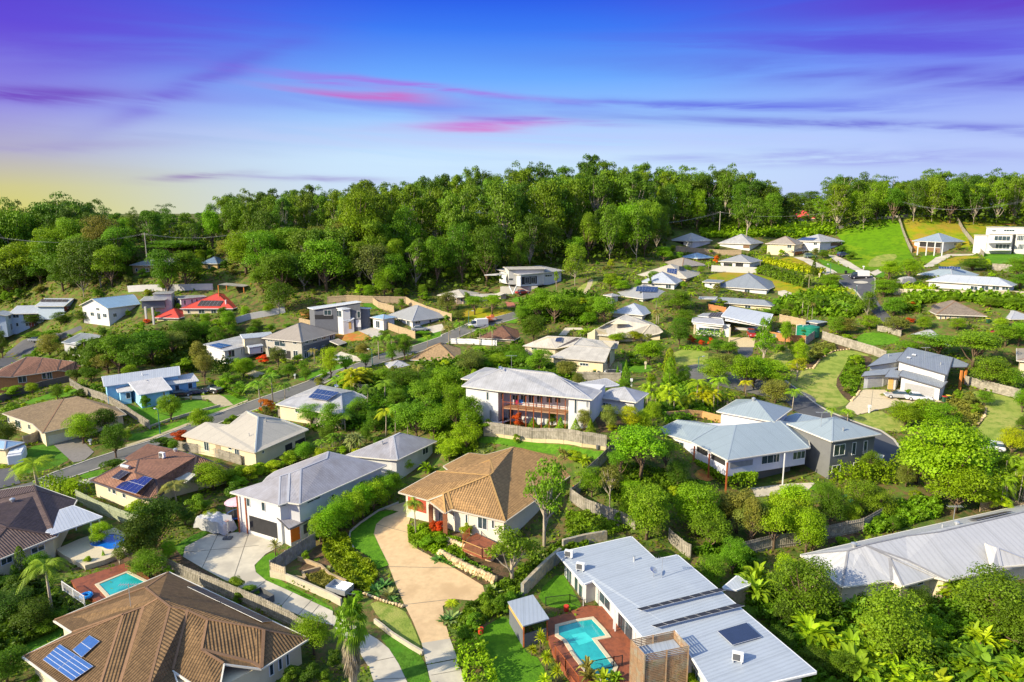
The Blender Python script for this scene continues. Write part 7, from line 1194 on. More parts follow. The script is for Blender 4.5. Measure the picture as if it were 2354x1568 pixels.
# ---------------- vehicles
TYRE = BLK; HEADL = mat('headlamp glass', (.8, .82, .85), .1, .02, spec=.9); TAILL = mat('tail lamp', (.5, .02, .02), .2, .05)
CARP = {}
def paint(c, r=.22):
    k = 'paint %.2f %.2f %.2f' % c
    if k not in CARP:
        m = mat(k, c, r, .03, 1, spec=.7); b = m.node_tree.nodes['Principled BSDF']; b.inputs['Coat Weight'].default_value = .6; b.inputs['Coat Roughness'].default_value = .05; CARP[k] = m
    return CARP[k]
def car(fr, x, y, ang, col, label, typ='sedan', name='parked_car', cat='car', group=None, dz=0):
    p = atf(fr, x, y); root = empty(name, (p.x, p.y, p.z + .06 + dz), label, cat, group); L = dict(sedan=4.6, hatch=4.1, suv=4.7, ute=5.1, truck=5.6)[typ]; Wd = 1.8; H_ = dict(sedan=1.42, hatch=1.46, suv=1.72, ute=1.7, truck=2.0)[typ]; hb = dict(sedan=.88, hatch=.92, suv=1.05, ute=1.02, truck=1.1)[typ]
    def mk(name, st, m, par, closed=True):
        """st: stations (x, half width, z0, z1, half width at top)"""
        V = []; F = []
        for (sx_, w0, z0, z1, w1) in st: V += [(sx_, -w0*.94, z0), (sx_, -w0, z0 + (z1-z0)*.35), (sx_, -w1, z1 - .04), (sx_, -w1*.9, z1), (sx_, w1*.9, z1), (sx_, w1, z1 - .04), (sx_, w0, z0 + (z1-z0)*.35), (sx_, w0*.94, z0)]
        n = len(st)
        for i in range(n-1):
            for j in range(8): a = i*8 + j; b = i*8 + (j+1) % 8; F.append((a, b, b+8, a+8))
        F += [tuple(range(8))[::-1], tuple(range((n-1)*8, n*8))]; me = bpy.data.meshes.new(name); me.from_pydata(V, [], F); me.materials.append(m); me.polygons.foreach_set('use_smooth', [False]*len(F)); o = bpy.data.objects.new(name, me); COL.objects.link(o); o.parent = par; return o
    h = L/2; w = Wd/2; end = hb if typ in ('ute', 'truck') else hb + .02
    body = mk('body', [(-h, w*.86, .35, end*.8, w*.84), (-h+.15, w*.97, .26, end, w*.9), (-h*.35, w, .22, hb+.01, w*.95), (h*.35, w, .22, hb, w*.95), (h-.7, w*.97, .24, hb*.9, w*.9), (h-.12, w*.9, .28, hb*.76, w*.84), (h, w*.8, .36, hb*.6, w*.78)], col, root)
    cx0, cx1 = dict(sedan=(-h*.72, h*.42), hatch=(-h*.92, h*.42), suv=(-h*.93, h*.4), ute=(-h*.12, h*.46), truck=(h*.2, h*.72))[typ]; r0 = cx0 + (.55 if typ == 'sedan' else .25); r1 = cx1 - (.85 if typ != 'truck' else .4)
    mk('window', [(cx0, w*.86, hb-.03, hb+.02, w*.84), (r0, w*.88, hb-.03, H_-.03, w*.74), (r1, w*.88, hb-.03, H_-.03, w*.74), (cx1, w*.86, hb-.03, hb+.02, w*.84)], GLASS, root)
    mk('car_roof', [(r0-.05, w*.7, H_-.06, H_-.01, w*.68), (r0+.2, w*.76, H_-.05, H_+.02, w*.7), (r1-.2, w*.76, H_-.05, H_+.02, w*.7), (r1+.05, w*.7, H_-.06, H_-.01, w*.68)], col, root)
    def bxo(nm, c, s, m, par=root): b = MB(); b.box(c, s); o = b.build(nm, m); o.parent = par; return o
    if typ == 'ute': bxo('tray', (-h*.55, 0, hb+.12), (L*.42, Wd*.98, .28), ALU); bxo('tray_floor', (-h*.55, 0, hb+.24), (L*.38, Wd*.9, .06), DGREY)
    if typ == 'truck': bxo('cargo_box', (-h*.35, 0, 1.55), (L*.6, Wd*1.05, 1.5), WHITE)
    for sx_ in (-1, 1):
        for sy in (-1, 1):
            b = MB(); b.tube([(sx_*h*.62, sy*(w-.2), .33), (sx_*h*.62, sy*(w+.01), .33)], .33, 14); t = b.build('wheel', TYRE); t.parent = root; b = MB(); b.tube([(sx_*h*.62, sy*(w-.02), .33), (sx_*h*.62, sy*(w+.025), .33)], .2, 10); r = b.build('rim', ALU); r.parent = t
    for sy in (-1, 1): bxo('headlight', (h-.06, sy*w*.62, hb*.66), (.1, .36, .14), HEADL); bxo('tail_light', (-h+.03, sy*w*.68, hb*.76), (.08, .3, .14), TAILL)
    root.rotation_euler = (0, 0, R(ang)); return root
SILV = paint((.42, .43, .44)); WHT = paint((.75, .76, .77)); NVY = paint((.02, .03, .07)); BLC = paint((.025, .027, .03)); RED_ = paint((.42, .03, .03)); GRN = paint((.12, .2, .14))
car('Z5', 1395, 292, 25, BLC, 'black hatchback nearest the sky blue house wall', 'hatch'); car('Z5', 1508, 275, 22, NVY, 'navy sedan between the black hatchback and the pickup'); car('Z5', 1630, 262, 150, BLC, 'dark pickup with covered tray on the blue house drive', 'ute')
car('Z8', 1188, 500, 165, SILV, 'silver sedan parked before the wide grey garage door'); car('Z8', 1345, 518, -18, WHT, 'white sedan parked beside the silver one before the garage'); car('Z8', 1890, 900, 150, WHT, 'white car half hidden under the big bright green tree', 'hatch')
car('Y2', 1235, 1085, 10, WHT, 'white car under the taupe hipped house'); car('Y2', 1975, 808, 12, SILV, 'pale silver sedan beside the short hedge of the grey hipped bungalow'); car('Y3', 1040, 470, 30, RED_, 'dark red car under the house on V shaped columns'); car('Y1', 340, 905, 8, SILV, 'silver car on the shaded lane at far left'); car('Y4', 1495, 1095, -100, RED_, 'red car in the white open carport', 'suv')
car('Y4', 1738, 1115, 10, WHT, 'white pickup beside the green water tank', 'ute'); car('Y4', 2035, 372, 5, GRN, 'grey green car on the drive of the brown garage doored house', 'suv'); car('Y5', 690, 597, 20, NVY, 'dark blue car on the curved concrete drive', 'suv'); car('Y5', 572, 288, 5, NVY, 'dark blue car on the ridge road', 'hatch'); car('Y5', 1925, 253, 5, SILV, 'silver car on the ridge road at right'); car('Y5', 2335, 540, 15, SILV, 'silver car in the carport of the white modern house', 'suv')
car('Y5', 835, 798, 175, BLC, 'dark cab truck with white box in the turning circle', 'truck', name='box_truck', cat='truck'); car('Y3', 630, 775, 200, WHT, 'white truck on the street with an orange and white load behind', 'truck', name='delivery_truck', cat='truck')
def trailer(fr, x, y, ang, label, m, s=(2.4, 1.5), h=.45):
    p = atf(fr, x, y); rt = empty('trailer', (p.x, p.y, p.z + .05), label, 'trailer'); L, w = s
    def add(nm, f, mm): b = MB(); f(b); o = b.build(nm, mm); o.parent = rt; return o
    add('tray', lambda b: [b.box((0, sy*w/2, .75), (L, .05, h)) for sy in (-1, 1)] + [b.box((sx_*L/2, 0, .75), (.05, w, h)) for sx_ in (-1, 1)] + [b.box((0, 0, .55), (L, w, .05))], m); add('drawbar', lambda b: (b.bar((L/2, -.4, .5), (L/2 + 1.1, 0, .45), .07), b.bar((L/2, .4, .5), (L/2 + 1.1, 0, .45), .07)), METAL)
    for sy in (-1, 1): t = add('wheel', lambda b: b.tube([(0, sy*(w/2+.05), .3), (0, sy*(w/2+.25), .3)], .3, 12), TYRE)
    rt.rotation_euler = (0, 0, R(ang))
trailer('Z2', 595, 760, -22, 'open box trailer with a dark tray in the terraced garden', METAL, (2.6, 1.7), .6); trailer('Z1', 1850, 830, -38, 'dark trailer beside the narrow concrete drive and shrubs', DGREY, (2.6, 1.6), .8)
p = atf('Z5', 140, 800); cv = empty('caravan', (p.x, p.y, p.z), 'white pop top caravan on the shaded drive at the left edge', 'caravan')
b = MB(); b.box((0, 0, 1.35), (5.0, 2.2, 1.7)); o = b.build('body', WHITE); o.parent = cv; md = o.modifiers.new('b', 'BEVEL'); md.width = .18; md.segments = 3
b = MB(); b.box((-.1, 0, 2.3), (4.4, 1.9, .22)); o = b.build('pop_top', WHITE); o.parent = cv; b = MB(); b.box((.3, 0, 2.46), (.6, .5, .12)); o = b.build('roof_hatch', ALU); o.parent = cv
for x_ in (-1.3, .2, 1.5): b = MB(); b.box((x_, -1.11, 1.55), (.8, .04, .5)); o = b.build('window', GLASS); o.parent = cv
for sy in (-1, 1): b = MB(); b.tube([(0, sy*.9, .33), (0, sy*1.12, .33)], .33, 12); o = b.build('wheel', TYRE); o.parent = cv
b = MB(); b.bar((2.5, 0, .5), (3.6, 0, .5), .12); o = b.build('drawbar', METAL); o.parent = cv; cv.rotation_euler = (0, 0, R(-62))
def tarp(fr, x, y, L, w, h, ang, label, m, name='covered_boat', cat='covered boat'):
    p = atf(fr, x, y); r = np.random.default_rng(4); nx_, ny_ = 18, 12; V = []
    for i in range(nx_):
        for j in range(ny_):
            u = i/(nx_-1)*2-1; v = j/(ny_-1)*2-1; e = max(abs(u), abs(v)); zz = h*(1 - .35*abs(u)**3) * (1 - .25*abs(v)**2) * (1 if e < .92 else .12) + r.uniform(-.09, .09) + .12*math.sin(u*9 + v*5); V.append((u*L/2*(1.0 if e < .92 else 1.04), v*w/2*(1 - .25*max(0, u)**2), max(.05, zz)))
    F = [(i*ny_+j, (i+1)*ny_+j, (i+1)*ny_+j+1, i*ny_+j+1) for i in range(nx_-1) for j in range(ny_-1)]; me = bpy.data.meshes.new(name); me.from_pydata(V, [], F); me.materials.append(m); o = bpy.data.objects.new(name, me); COL.objects.link(o); o.location = (p.x, p.y, p.z + .05); o.rotation_euler = (0, 0, R(ang)); tag(o, label, cat)
TARPM = mat('silver tarpaulin', (.50, .50, .50), .4, .12, 3, bump=.03, metal=.25)
tarp('Z1', 1530, 300, 5.6, 2.9, 2.1, -28, 'vehicle or boat wrapped in a silver tarpaulin on the apron', TARPM); tarp('Y5', 1275, 845, 5, 2.4, 1.9, 10, 'grey covered vehicle beside the yellow topped hedge', MATS['grey blind'] if 'grey blind' in MATS else TARPM, name='covered_car', cat='covered car')
p = atf('Z1', 1612, 372); hp = empty('basketball_hoop', (p.x, p.y, p.z), 'portable basketball hoop standing on the apron beside the silver tarpaulin', 'basketball hoop')
for nm, f, m in (('base', lambda b: b.box((0, 0, .12), (1.1, .8, .24)), DGREY), ('pole', lambda b: b.bar((0, 0, .2), (.2, -.1, 3.0), .1), METAL), ('backboard', lambda b: b.box((.3, -.3, 3.1), (1.15, .05, .8)), ALU), ('hoop', lambda b: b.tube([(.3 + .22*math.cos(k*.5236), -.6 + .22*math.sin(k*.5236), 2.85) for k in range(13)], .02, 4), ORANGED)): b = MB(); f(b); o = b.build(nm, m); o.parent = hp
def trampoline(fr, x, y, r, label, net=True, m=None, canopy=None):
    p = atf(fr, x, y); rt = empty('trampoline', (p.x, p.y, p.z), label, 'trampoline'); c = [(math.cos(k*math.pi/12), math.sin(k*math.pi/12)) for k in range(24)]
    def add(nm, b, mm): o = b.build(nm, mm); o.parent = rt
    b = MB(); b.add([(a*r*.86, q*r*.86, .8) for a, q in c], [tuple(range(24))]); add('mat', b, BLK); b = MB(); n = 24; b.add([(a*r*.85, q*r*.85, .84) for a, q in c] + [(a*r, q*r, .84) for a, q in c] + [(a*r, q*r, .72) for a, q in c], [(i, i+n, (i+1) % n+n, (i+1) % n) for i in range(n)] + [(i+n, i+2*n, (i+1) % n+2*n, (i+1) % n+n) for i in range(n)]); add('pad', b, m or WHITE)
    for i in range(0, 24, 4): a, q = c[i]; b = MB(); b.bar((a*r*.98, q*r*.98, 0), (a*r*.98, q*r*.98, .75), .06); add('leg', b, METAL)
    if net:
        for i in range(0, 24, 3): a, q = c[i]; b = MB(); b.bar((a*r, q*r, .8), (a*r*.97, q*r*.97, 2.7), .05); add('net_pole', b, DGREY)
        b = MB()
        for k in range(72): t_ = k*math.pi/36; b.bar((math.cos(t_)*r*.93, math.sin(t_)*r*.93, .85), (math.cos(t_)*r*.93, math.sin(t_)*r*.93, 2.6), .018)
        for z in np.arange(1, 2.7, .2): b.tube([(a*r*.93, q*r*.93, z) for a, q in c + c[:1]], .012, 3)
        add('net', b, DGREY)
    if canopy: b = MB(); b.add([(0, 0, 2.95)] + [(a*r*1.03, q*r*1.03, 2.6) for a, q in c], [(0, i+1, (i+1) % 24+1) for i in range(24)]); add('canopy', b, canopy)
trampoline('Z7', 105, 545, 1.9, 'netted trampoline with white rim against the long white house'); trampoline('Y3', 1870, 1215, 1.9, 'netted trampoline behind the cream rendered house'); trampoline('Z1', 1690, 230, 1.7, 'trampoline under a pink canopy beside the red balcony posts', canopy=mat('pink canvas', (.78, .50, .55), .7), m=mat('blue pad', (.05, .15, .5), .5))
# ---------------- pools
def water(name, c1, c2): return mat(name, c1, .04, .12, .9, bump=.01, spec=.8, var2=c2, scale2=.5)
TEAL = water('teal pool water', (.02, .42, .42), (.015, .34, .36)); BLUEP = water('blue pool water', (.01, .16, .62), (.01, .12, .5)); DECK = mat('red hardwood decking', (.28, .085, .04), .6, .2, 5, var2=(.20, .065, .035), scale2=1.5); COPE = mat('sandstone coping', (.60, .52, .36), .85, .1, 3)
def pool(label, fr, pts, z, wm, cm, grow=.45, smooth=0, decks=(), cat='swimming pool', h0=-1.0):
    w = [at_z(*ov(fr, x, y), z) for x, y in pts]; pl = [Vector((p.x, p.y)) for p in w]
    if area2(pl) < 0: pl = pl[::-1]
    for _ in range(smooth): pl = [q for i in range(len(pl)) for q in (pl[i]*.75 + pl[(i+1) % len(pl)]*.25, pl[i]*.25 + pl[(i+1) % len(pl)]*.75)]
    c = sum(pl, Vector((0, 0))) / len(pl); rt = empty('swimming_pool', (c.x, c.y, z), label, cat); out = inset(pl, -grow); n = len(pl)
    b = MB(); b.add([(p.x, p.y, z + .03) for p in pl] + [(p.x, p.y, z + .03) for p in out] + [(p.x, p.y, z - .9) for p in out] + [(p.x, p.y, z - .25) for p in pl], [(i, (i+1) % n, (i+1) % n + n, i + n) for i in range(n)] + [(i+n, (i+1) % n+n, (i+1) % n+2*n, i+2*n) for i in range(n)] + [(i, i+3*n, (i+1) % n+3*n, (i+1) % n) for i in range(n)]); b.build('coping', cm, rt)
    b = MB(); t = tessellate_polygon([[Vector((p.x, p.y, 0)) for p in pl]]); b.add([(p.x, p.y, z - .03) for p in pl], [tuple(q) for q in t]); o = b.build('water', wm, rt); me = o.data
    me.flip_normals() if me.polygons[0].normal.z < 0 else None
    return pl, rt
def decko(name, label, fr, pts, z, m, th=.25, cat='deck'):
    w = [at_z(*ov(fr, x, y), z) for x, y in pts]; pl = [(p.x, p.y) for p in w]; pl = pl[::-1] if area2(pl) < 0 else pl; c = (sum(p[0] for p in pl)/len(pl), sum(p[1] for p in pl)/len(pl), z); b = MB(); b.prism(pl, z - th, z); return tag(b.build(name, m, loc=c), label, cat)
decko('pool_deck', 'tan stone terrace around the blue kidney shaped pool', 'Z1', [(395,445), (560,372), (810,292), (880,330), (905,450), (740,520), (600,560), (450,485)], .62, COPE, .9)
pool('blue kidney shaped pool on the tan terrace at the lower left', 'Z1', [(622,402), (690,378), (720,350), (800,335), (870,350), (890,400), (840,440), (760,448), (720,425), (660,428)], .70, BLUEP, COPE, .12, 2)
decko('timber_deck', 'dark timber deck around the rectangular teal pool behind the brown tiled house', 'Z1', [(500,665), (880,545), (1010,610), (1075,665), (860,800), (690,815), (560,745)], .45, DECK, .6); pool('rectangular teal pool behind the roof of the brown tiled house', 'Z1', [(700,692), (895,612), (1028,678), (775,772)], .52, TEAL, COPE, .35)
decko('timber_deck', 'red hardwood deck around the turquoise pool of the modern house', 'Z3', [(430,935), (560,900), (700,840), (850,850), (1010,1040), (1110,1250), (1060,1480), (700,1480), (486,1205), (440,1080)], .65, DECK, 1.2)
pool('turquoise pool with pale stone surround beside the modern metal roofed house', 'Z3', [(512,990), (648,955), (745,940), (812,1010), (845,1055), (745,1075), (900,1275), (850,1385), (735,1320), (640,1200), (565,1085), (512,1050)], .72, TEAL, COPE, .4)
b = MB(); w0 = [at_z(*ov('Z3', x, y), .70) for x, y in ((600,1050), (700,1030), (760,1090), (655,1125))]; b.add([p for p in w0], [(0, 1, 2, 3)]); o = b.build('pool_ledge', water('light turquoise ledge', (.05, .62, .58), (.04, .55, .52)), loc=w0[0]); tag(o, 'pale shallow ledge under the water of the turquoise pool', 'pool ledge')
# pool rail, left and modern house
def rail(fr, pts, z, label, h=1.1, m=None, name='pool_fence', cat='fence', gap=.12, glass=False, ground=False, posts=2.0):
    w = [at_h(fr, x, y, 0) if ground else at_z(*ov(fr, x, y), z) for x, y in pts]; rt = empty(name, w[0], label, cat); b = MB(); mm = m or BLK
    for a, c in zip(w, w[1:]):
        L = (c - a).length; n = max(1, int(L / gap)); up = Vector((0, 0, h)); b.bar(a + up, c + up, .05); b.bar(a + up*.08, c + up*.08, .04)
        for i in range(n): q = a.lerp(c, i/n); b.bar(q + up*.08, q + up, .02)
        k = max(1, int(L/posts))
        for i in range(k+1): q = a.lerp(c, i/k); pb = MB(); pb.box((q.x, q.y, q.z + h/2), (.09, .09, h + .1)); pb.build('post', mm, rt)
    b.build('rails', mm, rt); return rt
rail('Z3', [(486,1205), (560,1300), (650,1420)], .65, 'timber handrail along the outer edge of the red pool deck', m=TIMB); rail('Z3', [(420,850), (590,830), (690,870)], .3, 'black tubular fence across the small lawn behind the pool', m=BLK); rail('Z3', [(700,1320), (900,1280), (960,1270)], .65, 'black fence at the front end of the turquoise pool'); rail('Z1', [(445,735), (600,840)], .4, 'white slatted pool fence beside the palm', m=WHITE); rail('Z2', [(1465,400), (1510,350)], 2.3, 'short timber rail on the small front deck', m=TIMB)
decko('timber_deck', 'small timber front deck of the tan tiled bungalow above the rock wall', 'Z2', [(1460,440), (1500,370), (1560,330), (1700,400), (1660,500), (1600,500)], 2.3, DECK, .3); rail('Z2', [(1462,442), (1600,500), (1665,500)], 2.3, 'honey timber railing around the small front deck', m=GOLDD, gap=.2)
# cabana
c4 = [at_z(*ov('Z3', x, y), 2.7) for x, y in ((150,815), (260,988), (445,935), (330,765))]; cb = empty('cabana', Vector((c4[1].x, c4[1].y, .3)), 'charcoal corrugated cabana with pale metal roof on the lawn by the pool', 'cabana')
b = MB(); b.uv = True; b.add(c4 + [p - Vector((0, 0, .12)) for p in c4], [(0, 1, 2, 3), (7, 6, 5, 4), (0, 4, 5, 1), (1, 5, 6, 2), (2, 6, 7, 3), (3, 7, 4, 0)]); o = b.build('roof', MSTEEL, cb); o.data.flip_normals() if o.data.polygons[0].normal.z < 0 else None
cen = sum(c4, Vector()) / 4; q4 = [cen + (p - cen)*.9 for p in c4]
for i, (a_, z1) in enumerate(((0, 2.55), (1, 1.6), (3, 2.55))): A_ = q4[a_]; B_ = q4[(a_+1) % 4]; b = MB(); b.bar((A_.x, A_.y, z1/2), (B_.x, B_.y, z1/2), .08, z1); b.build('wall', CHAR, cb)
A_, B_ = q4[0], q4[1]; b = MB(); b.bar((A_.x - .06, A_.y, 2.25), (B_.x - .06, B_.y, 2.25), .05, .35); b.build('timber_band', GOLDD, cb)
for i in (1, 2): b = MB(); b.box((q4[i].x, q4[i].y, 1.3), (.14, .14, 2.6)); b.build('post', TIMB, cb)
# slatted tower
c4 = [at_z(*ov('Z3', x, y), 4.9) for x, y in ((1025,1087), (1120,1192), (1430,1130), (1330,1022))]; tw = empty('slatted_screen', Vector((c4[1].x, c4[1].y, 0)), 'weathered timber slat screen box rising beside the pool deck', 'screen'); SLAT = mat('weathered slats', (.36, .23, .13), .8, .25, 3, var2=(.34, .29, .20), scale2=1.2)
for i in range(4):
    A_, B_ = c4[i], c4[(i+1) % 4]; b = MB(); zt = 4.9 if i != 2 else 4.9
    for z in np.arange(.3, zt, .17): b.bar((A_.x, A_.y, z), (B_.x, B_.y, z), .04, .09)
    b.build('slats', SLAT, tw); nn = max(2, int((B_-A_).length/1.6))
    for k in range(nn): q = A_.lerp(B_, k/nn); b = MB(); b.box((q.x, q.y, 2.45), (.12, .12, 4.95)); b.build('post', SLAT, tw)
b = MB(); b.uv = True; b.add([Vector((p.x, p.y, 4.1)) + (sum(c4, Vector())/4 - p)*.05 for p in c4], [(0, 1, 2, 3)]); o = b.build('roof', MSTEEL, tw)
# ---------------- retaining walls
ROCK = mat('sandstone boulders', (.66, .50, .28), .9, .25, 1.5, var2=(.50, .36, .20), scale2=.8); CRAZY = mat('crazy stone wall', (.40, .34, .24), .9, .4, 2.5, var2=(.26, .27, .25), scale2=1.6)
def rocks(label, fr, pts, n, s=.75, m=None, rows=2, name='rock_wall', cat='rock wall'):
    w = [atf(fr, x, y) for x, y in pts]; L = [(b_ - a_).length for a_, b_ in zip(w, w[1:])]; tot = sum(L); rt = empty(name, w[0], label, cat); r = random.Random(n); bm = bmesh.new()
    for i in range(n*rows):
        t = tot * ((i % n) + .5 + (i // n)*.5) / n; k = 0
        while k < len(L)-1 and t > L[k]: t -= L[k]; k += 1
        q = w[k].lerp(w[k+1], min(1, t/L[k])); q = Vector((q.x, q.y, T(q.x, q.y) + .2 + (i//n)*s*.62)); vs = bmesh.ops.create_icosphere(bm, subdivisions=1, radius=1)['verts']; M = Matrix.Rotation(r.uniform(0, 6), 3, 'Z') @ Matrix.Diagonal((s*.62*r.uniform(.8, 1.3), s*.5, s*.42*r.uniform(.8, 1.2)))
        for v_ in vs: v_.co = M @ (v_.co * r.uniform(.82, 1.15)) + q - w[0]
    me = bpy.data.meshes.new('boulders'); bm.to_mesh(me); bm.free(); me.materials.append(m or ROCK); o = bpy.data.objects.new('boulders', me); COL.objects.link(o); o.parent = rt
rocks('lower sandstone boulder wall along the tan driveway', 'Z2', [(1290,485), (1420,560), (1530,615), (1650,665), (1690,690)], 20); rocks('upper sandstone boulder wall under the small front deck', 'Z2', [(1330,400), (1450,450), (1560,490), (1670,530)], 17, .8)
rocks('pale rock edging of the shaded garden on the slope', 'Z8', [(830,130), (700,145), (600,205), (540,278), (480,282)], 26, .45, rows=1); rocks('rock edging beside the cream drive', 'Z8', [(900,450), (870,490), (830,530)], 10, .5, rows=1); rocks('curved pale rock edging of the right garden bed', 'Z8', [(1862,580), (1855,640), (1800,710), (1750,720)], 18, .45, rows=1); rocks('pale stone edging under the agaves', 'Z2', [(760,765), (900,820), (1050,860)], 14, .4, rows=1)
def lowwall(label, fr, pts, h, m, w=.25, name='retaining_wall', cat='retaining wall', top=False):
    P = [at_h(fr, x, y, h) if top else atf(fr, x, y) for x, y in pts]; b = MB()
    for a, c in zip(P, P[1:]):
        n = max(1, int((c-a).length/2.4))
        for i in range(n):
            q0 = a.lerp(c, i/n); q1 = a.lerp(c, (i+1)/n); z0 = T(q0.x, q0.y); z1 = T(q1.x, q1.y); b.bar((q0.x, q0.y, z0 + h/2 - .3), (q1.x, q1.y, z1 + h/2 - .3), w, h + .6)
    return tag(b.build(name, m, loc=P[0]), label, cat)
SLEEP = mat('concrete sleepers', (.50, .44, .32), .85, .15, 2); TSLEEP = mat('timber sleepers', (.40, .30, .17), .85, .25, 3)
lowwall('long crazy stone retaining wall sloping down to the modern house lawn', 'Z3', [(255,780), (330,700), (430,600), (525,520)], 1.6, CRAZY, .4); lowwall('stone wall behind the modern house roof', 'Z3', [(540,440), (700,400), (850,375)], 1.2, CRAZY, .4)
lowwall('low sleeper wall between the concrete drive and the terraced beds', 'Z2', [(105,640), (210,665), (340,720), (520,800), (605,845)], .9, SLEEP); lowwall('curved sleeper wall above the lower left drive lawn', 'Z2', [(840,965), (900,1010), (960,1060), (1100,1150), (1180,1195)], .5, SLEEP); lowwall('upper sleeper wall of the terraced vegetable beds', 'Z2', [(300,520), (460,580), (520,640), (640,690)], .5, TSLEEP)
lowwall('narrow raised bed edge in the terraced garden', 'Z2', [(240,650), (350,665), (330,620), (410,600), (470,585)], .4, TSLEEP); lowwall('sleeper wall along the front lawn of the blue house', 'Z5', [(1145,535), (1300,480), (1500,420), (1690,370)], .5, SLEEP); lowwall('dark sleeper terrace below the orange brick house', 'Z5', [(-20,350), (130,290), (330,225), (540,180)], 1.6, mat('dark sleepers', (.13, .11, .09), .9, .2, 3)); lowwall('pale retaining wall below the grey pavilion house', 'Y4', [(1125,495), (1540,515)], 2.0, PALE, top=False)
lowwall('long rendered wall in front of the long white house', 'Y5', [(1150,945), (1500,955), (1800,965), (2354,975)], 1.6, SLEEP); lowwall('sandstone sleeper wall behind the two storey grey house', 'Z7', [(1490,510), (1680,490), (1800,500), (1960,540)], 1.3, mat('orange sleepers', (.62, .36, .14), .8, .15, 3)); lowwall('white curved wall of the terraced garden beneath the red roofed house', 'Y2', [(290,740), (420,700), (560,675), (740,640)], 1.8, PALE); lowwall('concrete edge of the curved lawn beside the tan drive', 'Z2', [(690,440), (655,400), (668,325), (740,262), (870,175), (1010,120)], .25, KERB, .2, 'garden_edging', 'edging')
lowwall('white border fence wall behind the pale garden below the forest', 'Y1', [(1180,450), (1560,440), (1960,430)], 2.0, PALE)
# ---------------- fences
fence('tall grey paling fence on sleepers between the white balcony house and the lawn', 'Z7', [(-20,650), (150,668), (500,705), (800,742), (1000,772)], 2.3, near=True, sleeper=mat('tan sleepers', (.62, .50, .28), .85, .1, 3))
fence('grey paling fence running down beside the concrete apron to the garden corner', 'Z2', [(420,425), (300,500), (210,560), (105,630)], 1.9, near=True); fence('short pale paling panel closing the terraced garden', 'Z2', [(105,630), (210,668)], 1.7, near=True, m=mat('pale palings', (.50, .42, .30), .8, .15, 3))
fence('long dark grey paling fence behind the brown tiled house', 'Z1', [(1150,590), (1300,660), (1550,760), (1850,890), (2050,990), (2150,1060)], 1.8, near=True); fence('greenish paling fence behind the white patio roof', 'Z1', [(545,110), (700,190), (860,255), (980,300)], 1.9, near=True, m=mat('mossy palings', (.36, .40, .26), .85, .2, 3)); fence('sunlit paling fence between the tan roof house and the leafy yard', 'Z3', [(600,110), (700,180), (860,240), (1050,310)], 1.9, near=True); fence('paling fence climbing beside the tan roof house', 'Z7', [(700,1190), (780,1130), (840,1010), (930,930), (1100,760)], 1.8, near=True)
fence('grey paling fence below the dark leafy garden left of the long pale roof', 'Z4', [(0,560), (230,500), (460,470)], 1.9, near=True); fence('grey paling fence with climbing plants beside the green mound', 'Z4', [(650,430), (830,390), (960,365), (1110,280)], 1.9, near=True); fence('leaf dappled paling fence behind the modern house', 'Z3', [(1290,390), (1380,470), (1440,510)], 1.8, near=True); fence('orange tinted post fence at the right edge above the pale roof', 'Z4', [(1900,205), (2100,170), (2300,215)], 1.3, near=True, m=FENCEB)
fence('long curving paling fence between the blue house and the brown hipped house', 'Z5', [(540,210), (640,275), (800,330), (930,400), (1045,480), (1150,545)], 1.8, near=True); fence('grey paling fence beside the beige bungalow', 'Z5', [(1350,700), (1600,745), (1850,820)], 1.7, near=True); fence('short paling fence beside the cream garage at left', 'Z5', [(185,670), (310,625)], 1.8); fence('grey fence of the white roofed bungalow', 'Z6', [(370,455), (560,480), (720,540)], 1.8); fence('pale fence behind the white solar roofed bungalow', 'Z6', [(930,250), (1050,265)], 1.8)
fence('very long paling fence running up to the green water tank', 'Z8', [(610,50), (800,110), (1000,170), (1095,210)], 2.0); fence('paling fence right of the charcoal skillion house', 'Z8', [(1700,400), (1810,430), (1950,465), (2120,510)], 1.9); fence('shaded paling fence below the water tank', 'Y4', [(1990,1180), (2110,1090)], 2.0); fence('new tan paling fence behind the white skillion house', 'Y4', [(1750,960), (1850,980), (1990,1010)], 2.0, m=FENCEB); fence('orange paling fence beside the white pickup', 'Y4', [(1660,1120), (1850,1150), (1990,1160)], 1.9, m=mat('orange palings', (.50, .22, .08), .8, .2, 3)); fence('orange paling fence before the charcoal hipped bungalow', 'Y4', [(1100,850), (1260,880)], 1.6, m=MATS['orange palings'])
fence('tan paling fence curving around the new charcoal house yard', 'Y2', [(1130,560), (1300,545), (1550,555), (1850,560), (1900,590), (2050,650), (2270,720)], 2.2, m=FENCEB); fence('inner tan paling fence of the new house yard', 'Y2', [(1545,560), (1600,600), (1740,640)], 2.0, m=FENCEB); fence('tan paling fence in front of the grey hipped bungalow', 'Y2', [(1520,740), (1620,770), (1780,830), (1935,880)], 2.0, m=FENCEB); fence('tan fence beside the screened veranda house', 'Y2', [(870,750), (1035,785)], 2.0, m=FENCEB)
fence('pale paling fence below the upper white houses', 'Y4', [(800,310), (1000,330), (1200,345), (1400,350)], 2.0, m=FENCEB); fence('paling fence dividing the meadow from the yellow slope', 'Y5', [(1195,250), (1240,380), (1320,560)], 1.8); fence('paling fence running down the slope beside the white modern house', 'Y5', [(1705,245), (1790,370), (1900,500), (1980,600)], 1.8); fence('paling fence of the shaded yard at the lower right of the white skillion house', 'Y3', [(1540,1265), (1940,1275)], 1.9); fence('wire paddock fence along the ridge', 'Y5', [(560,370), (760,310), (900,275), (1200,245), (1700,238), (2354,235)], 1.2, m=mat('wire fence', (.35, .33, .28), .8), pitch=2)
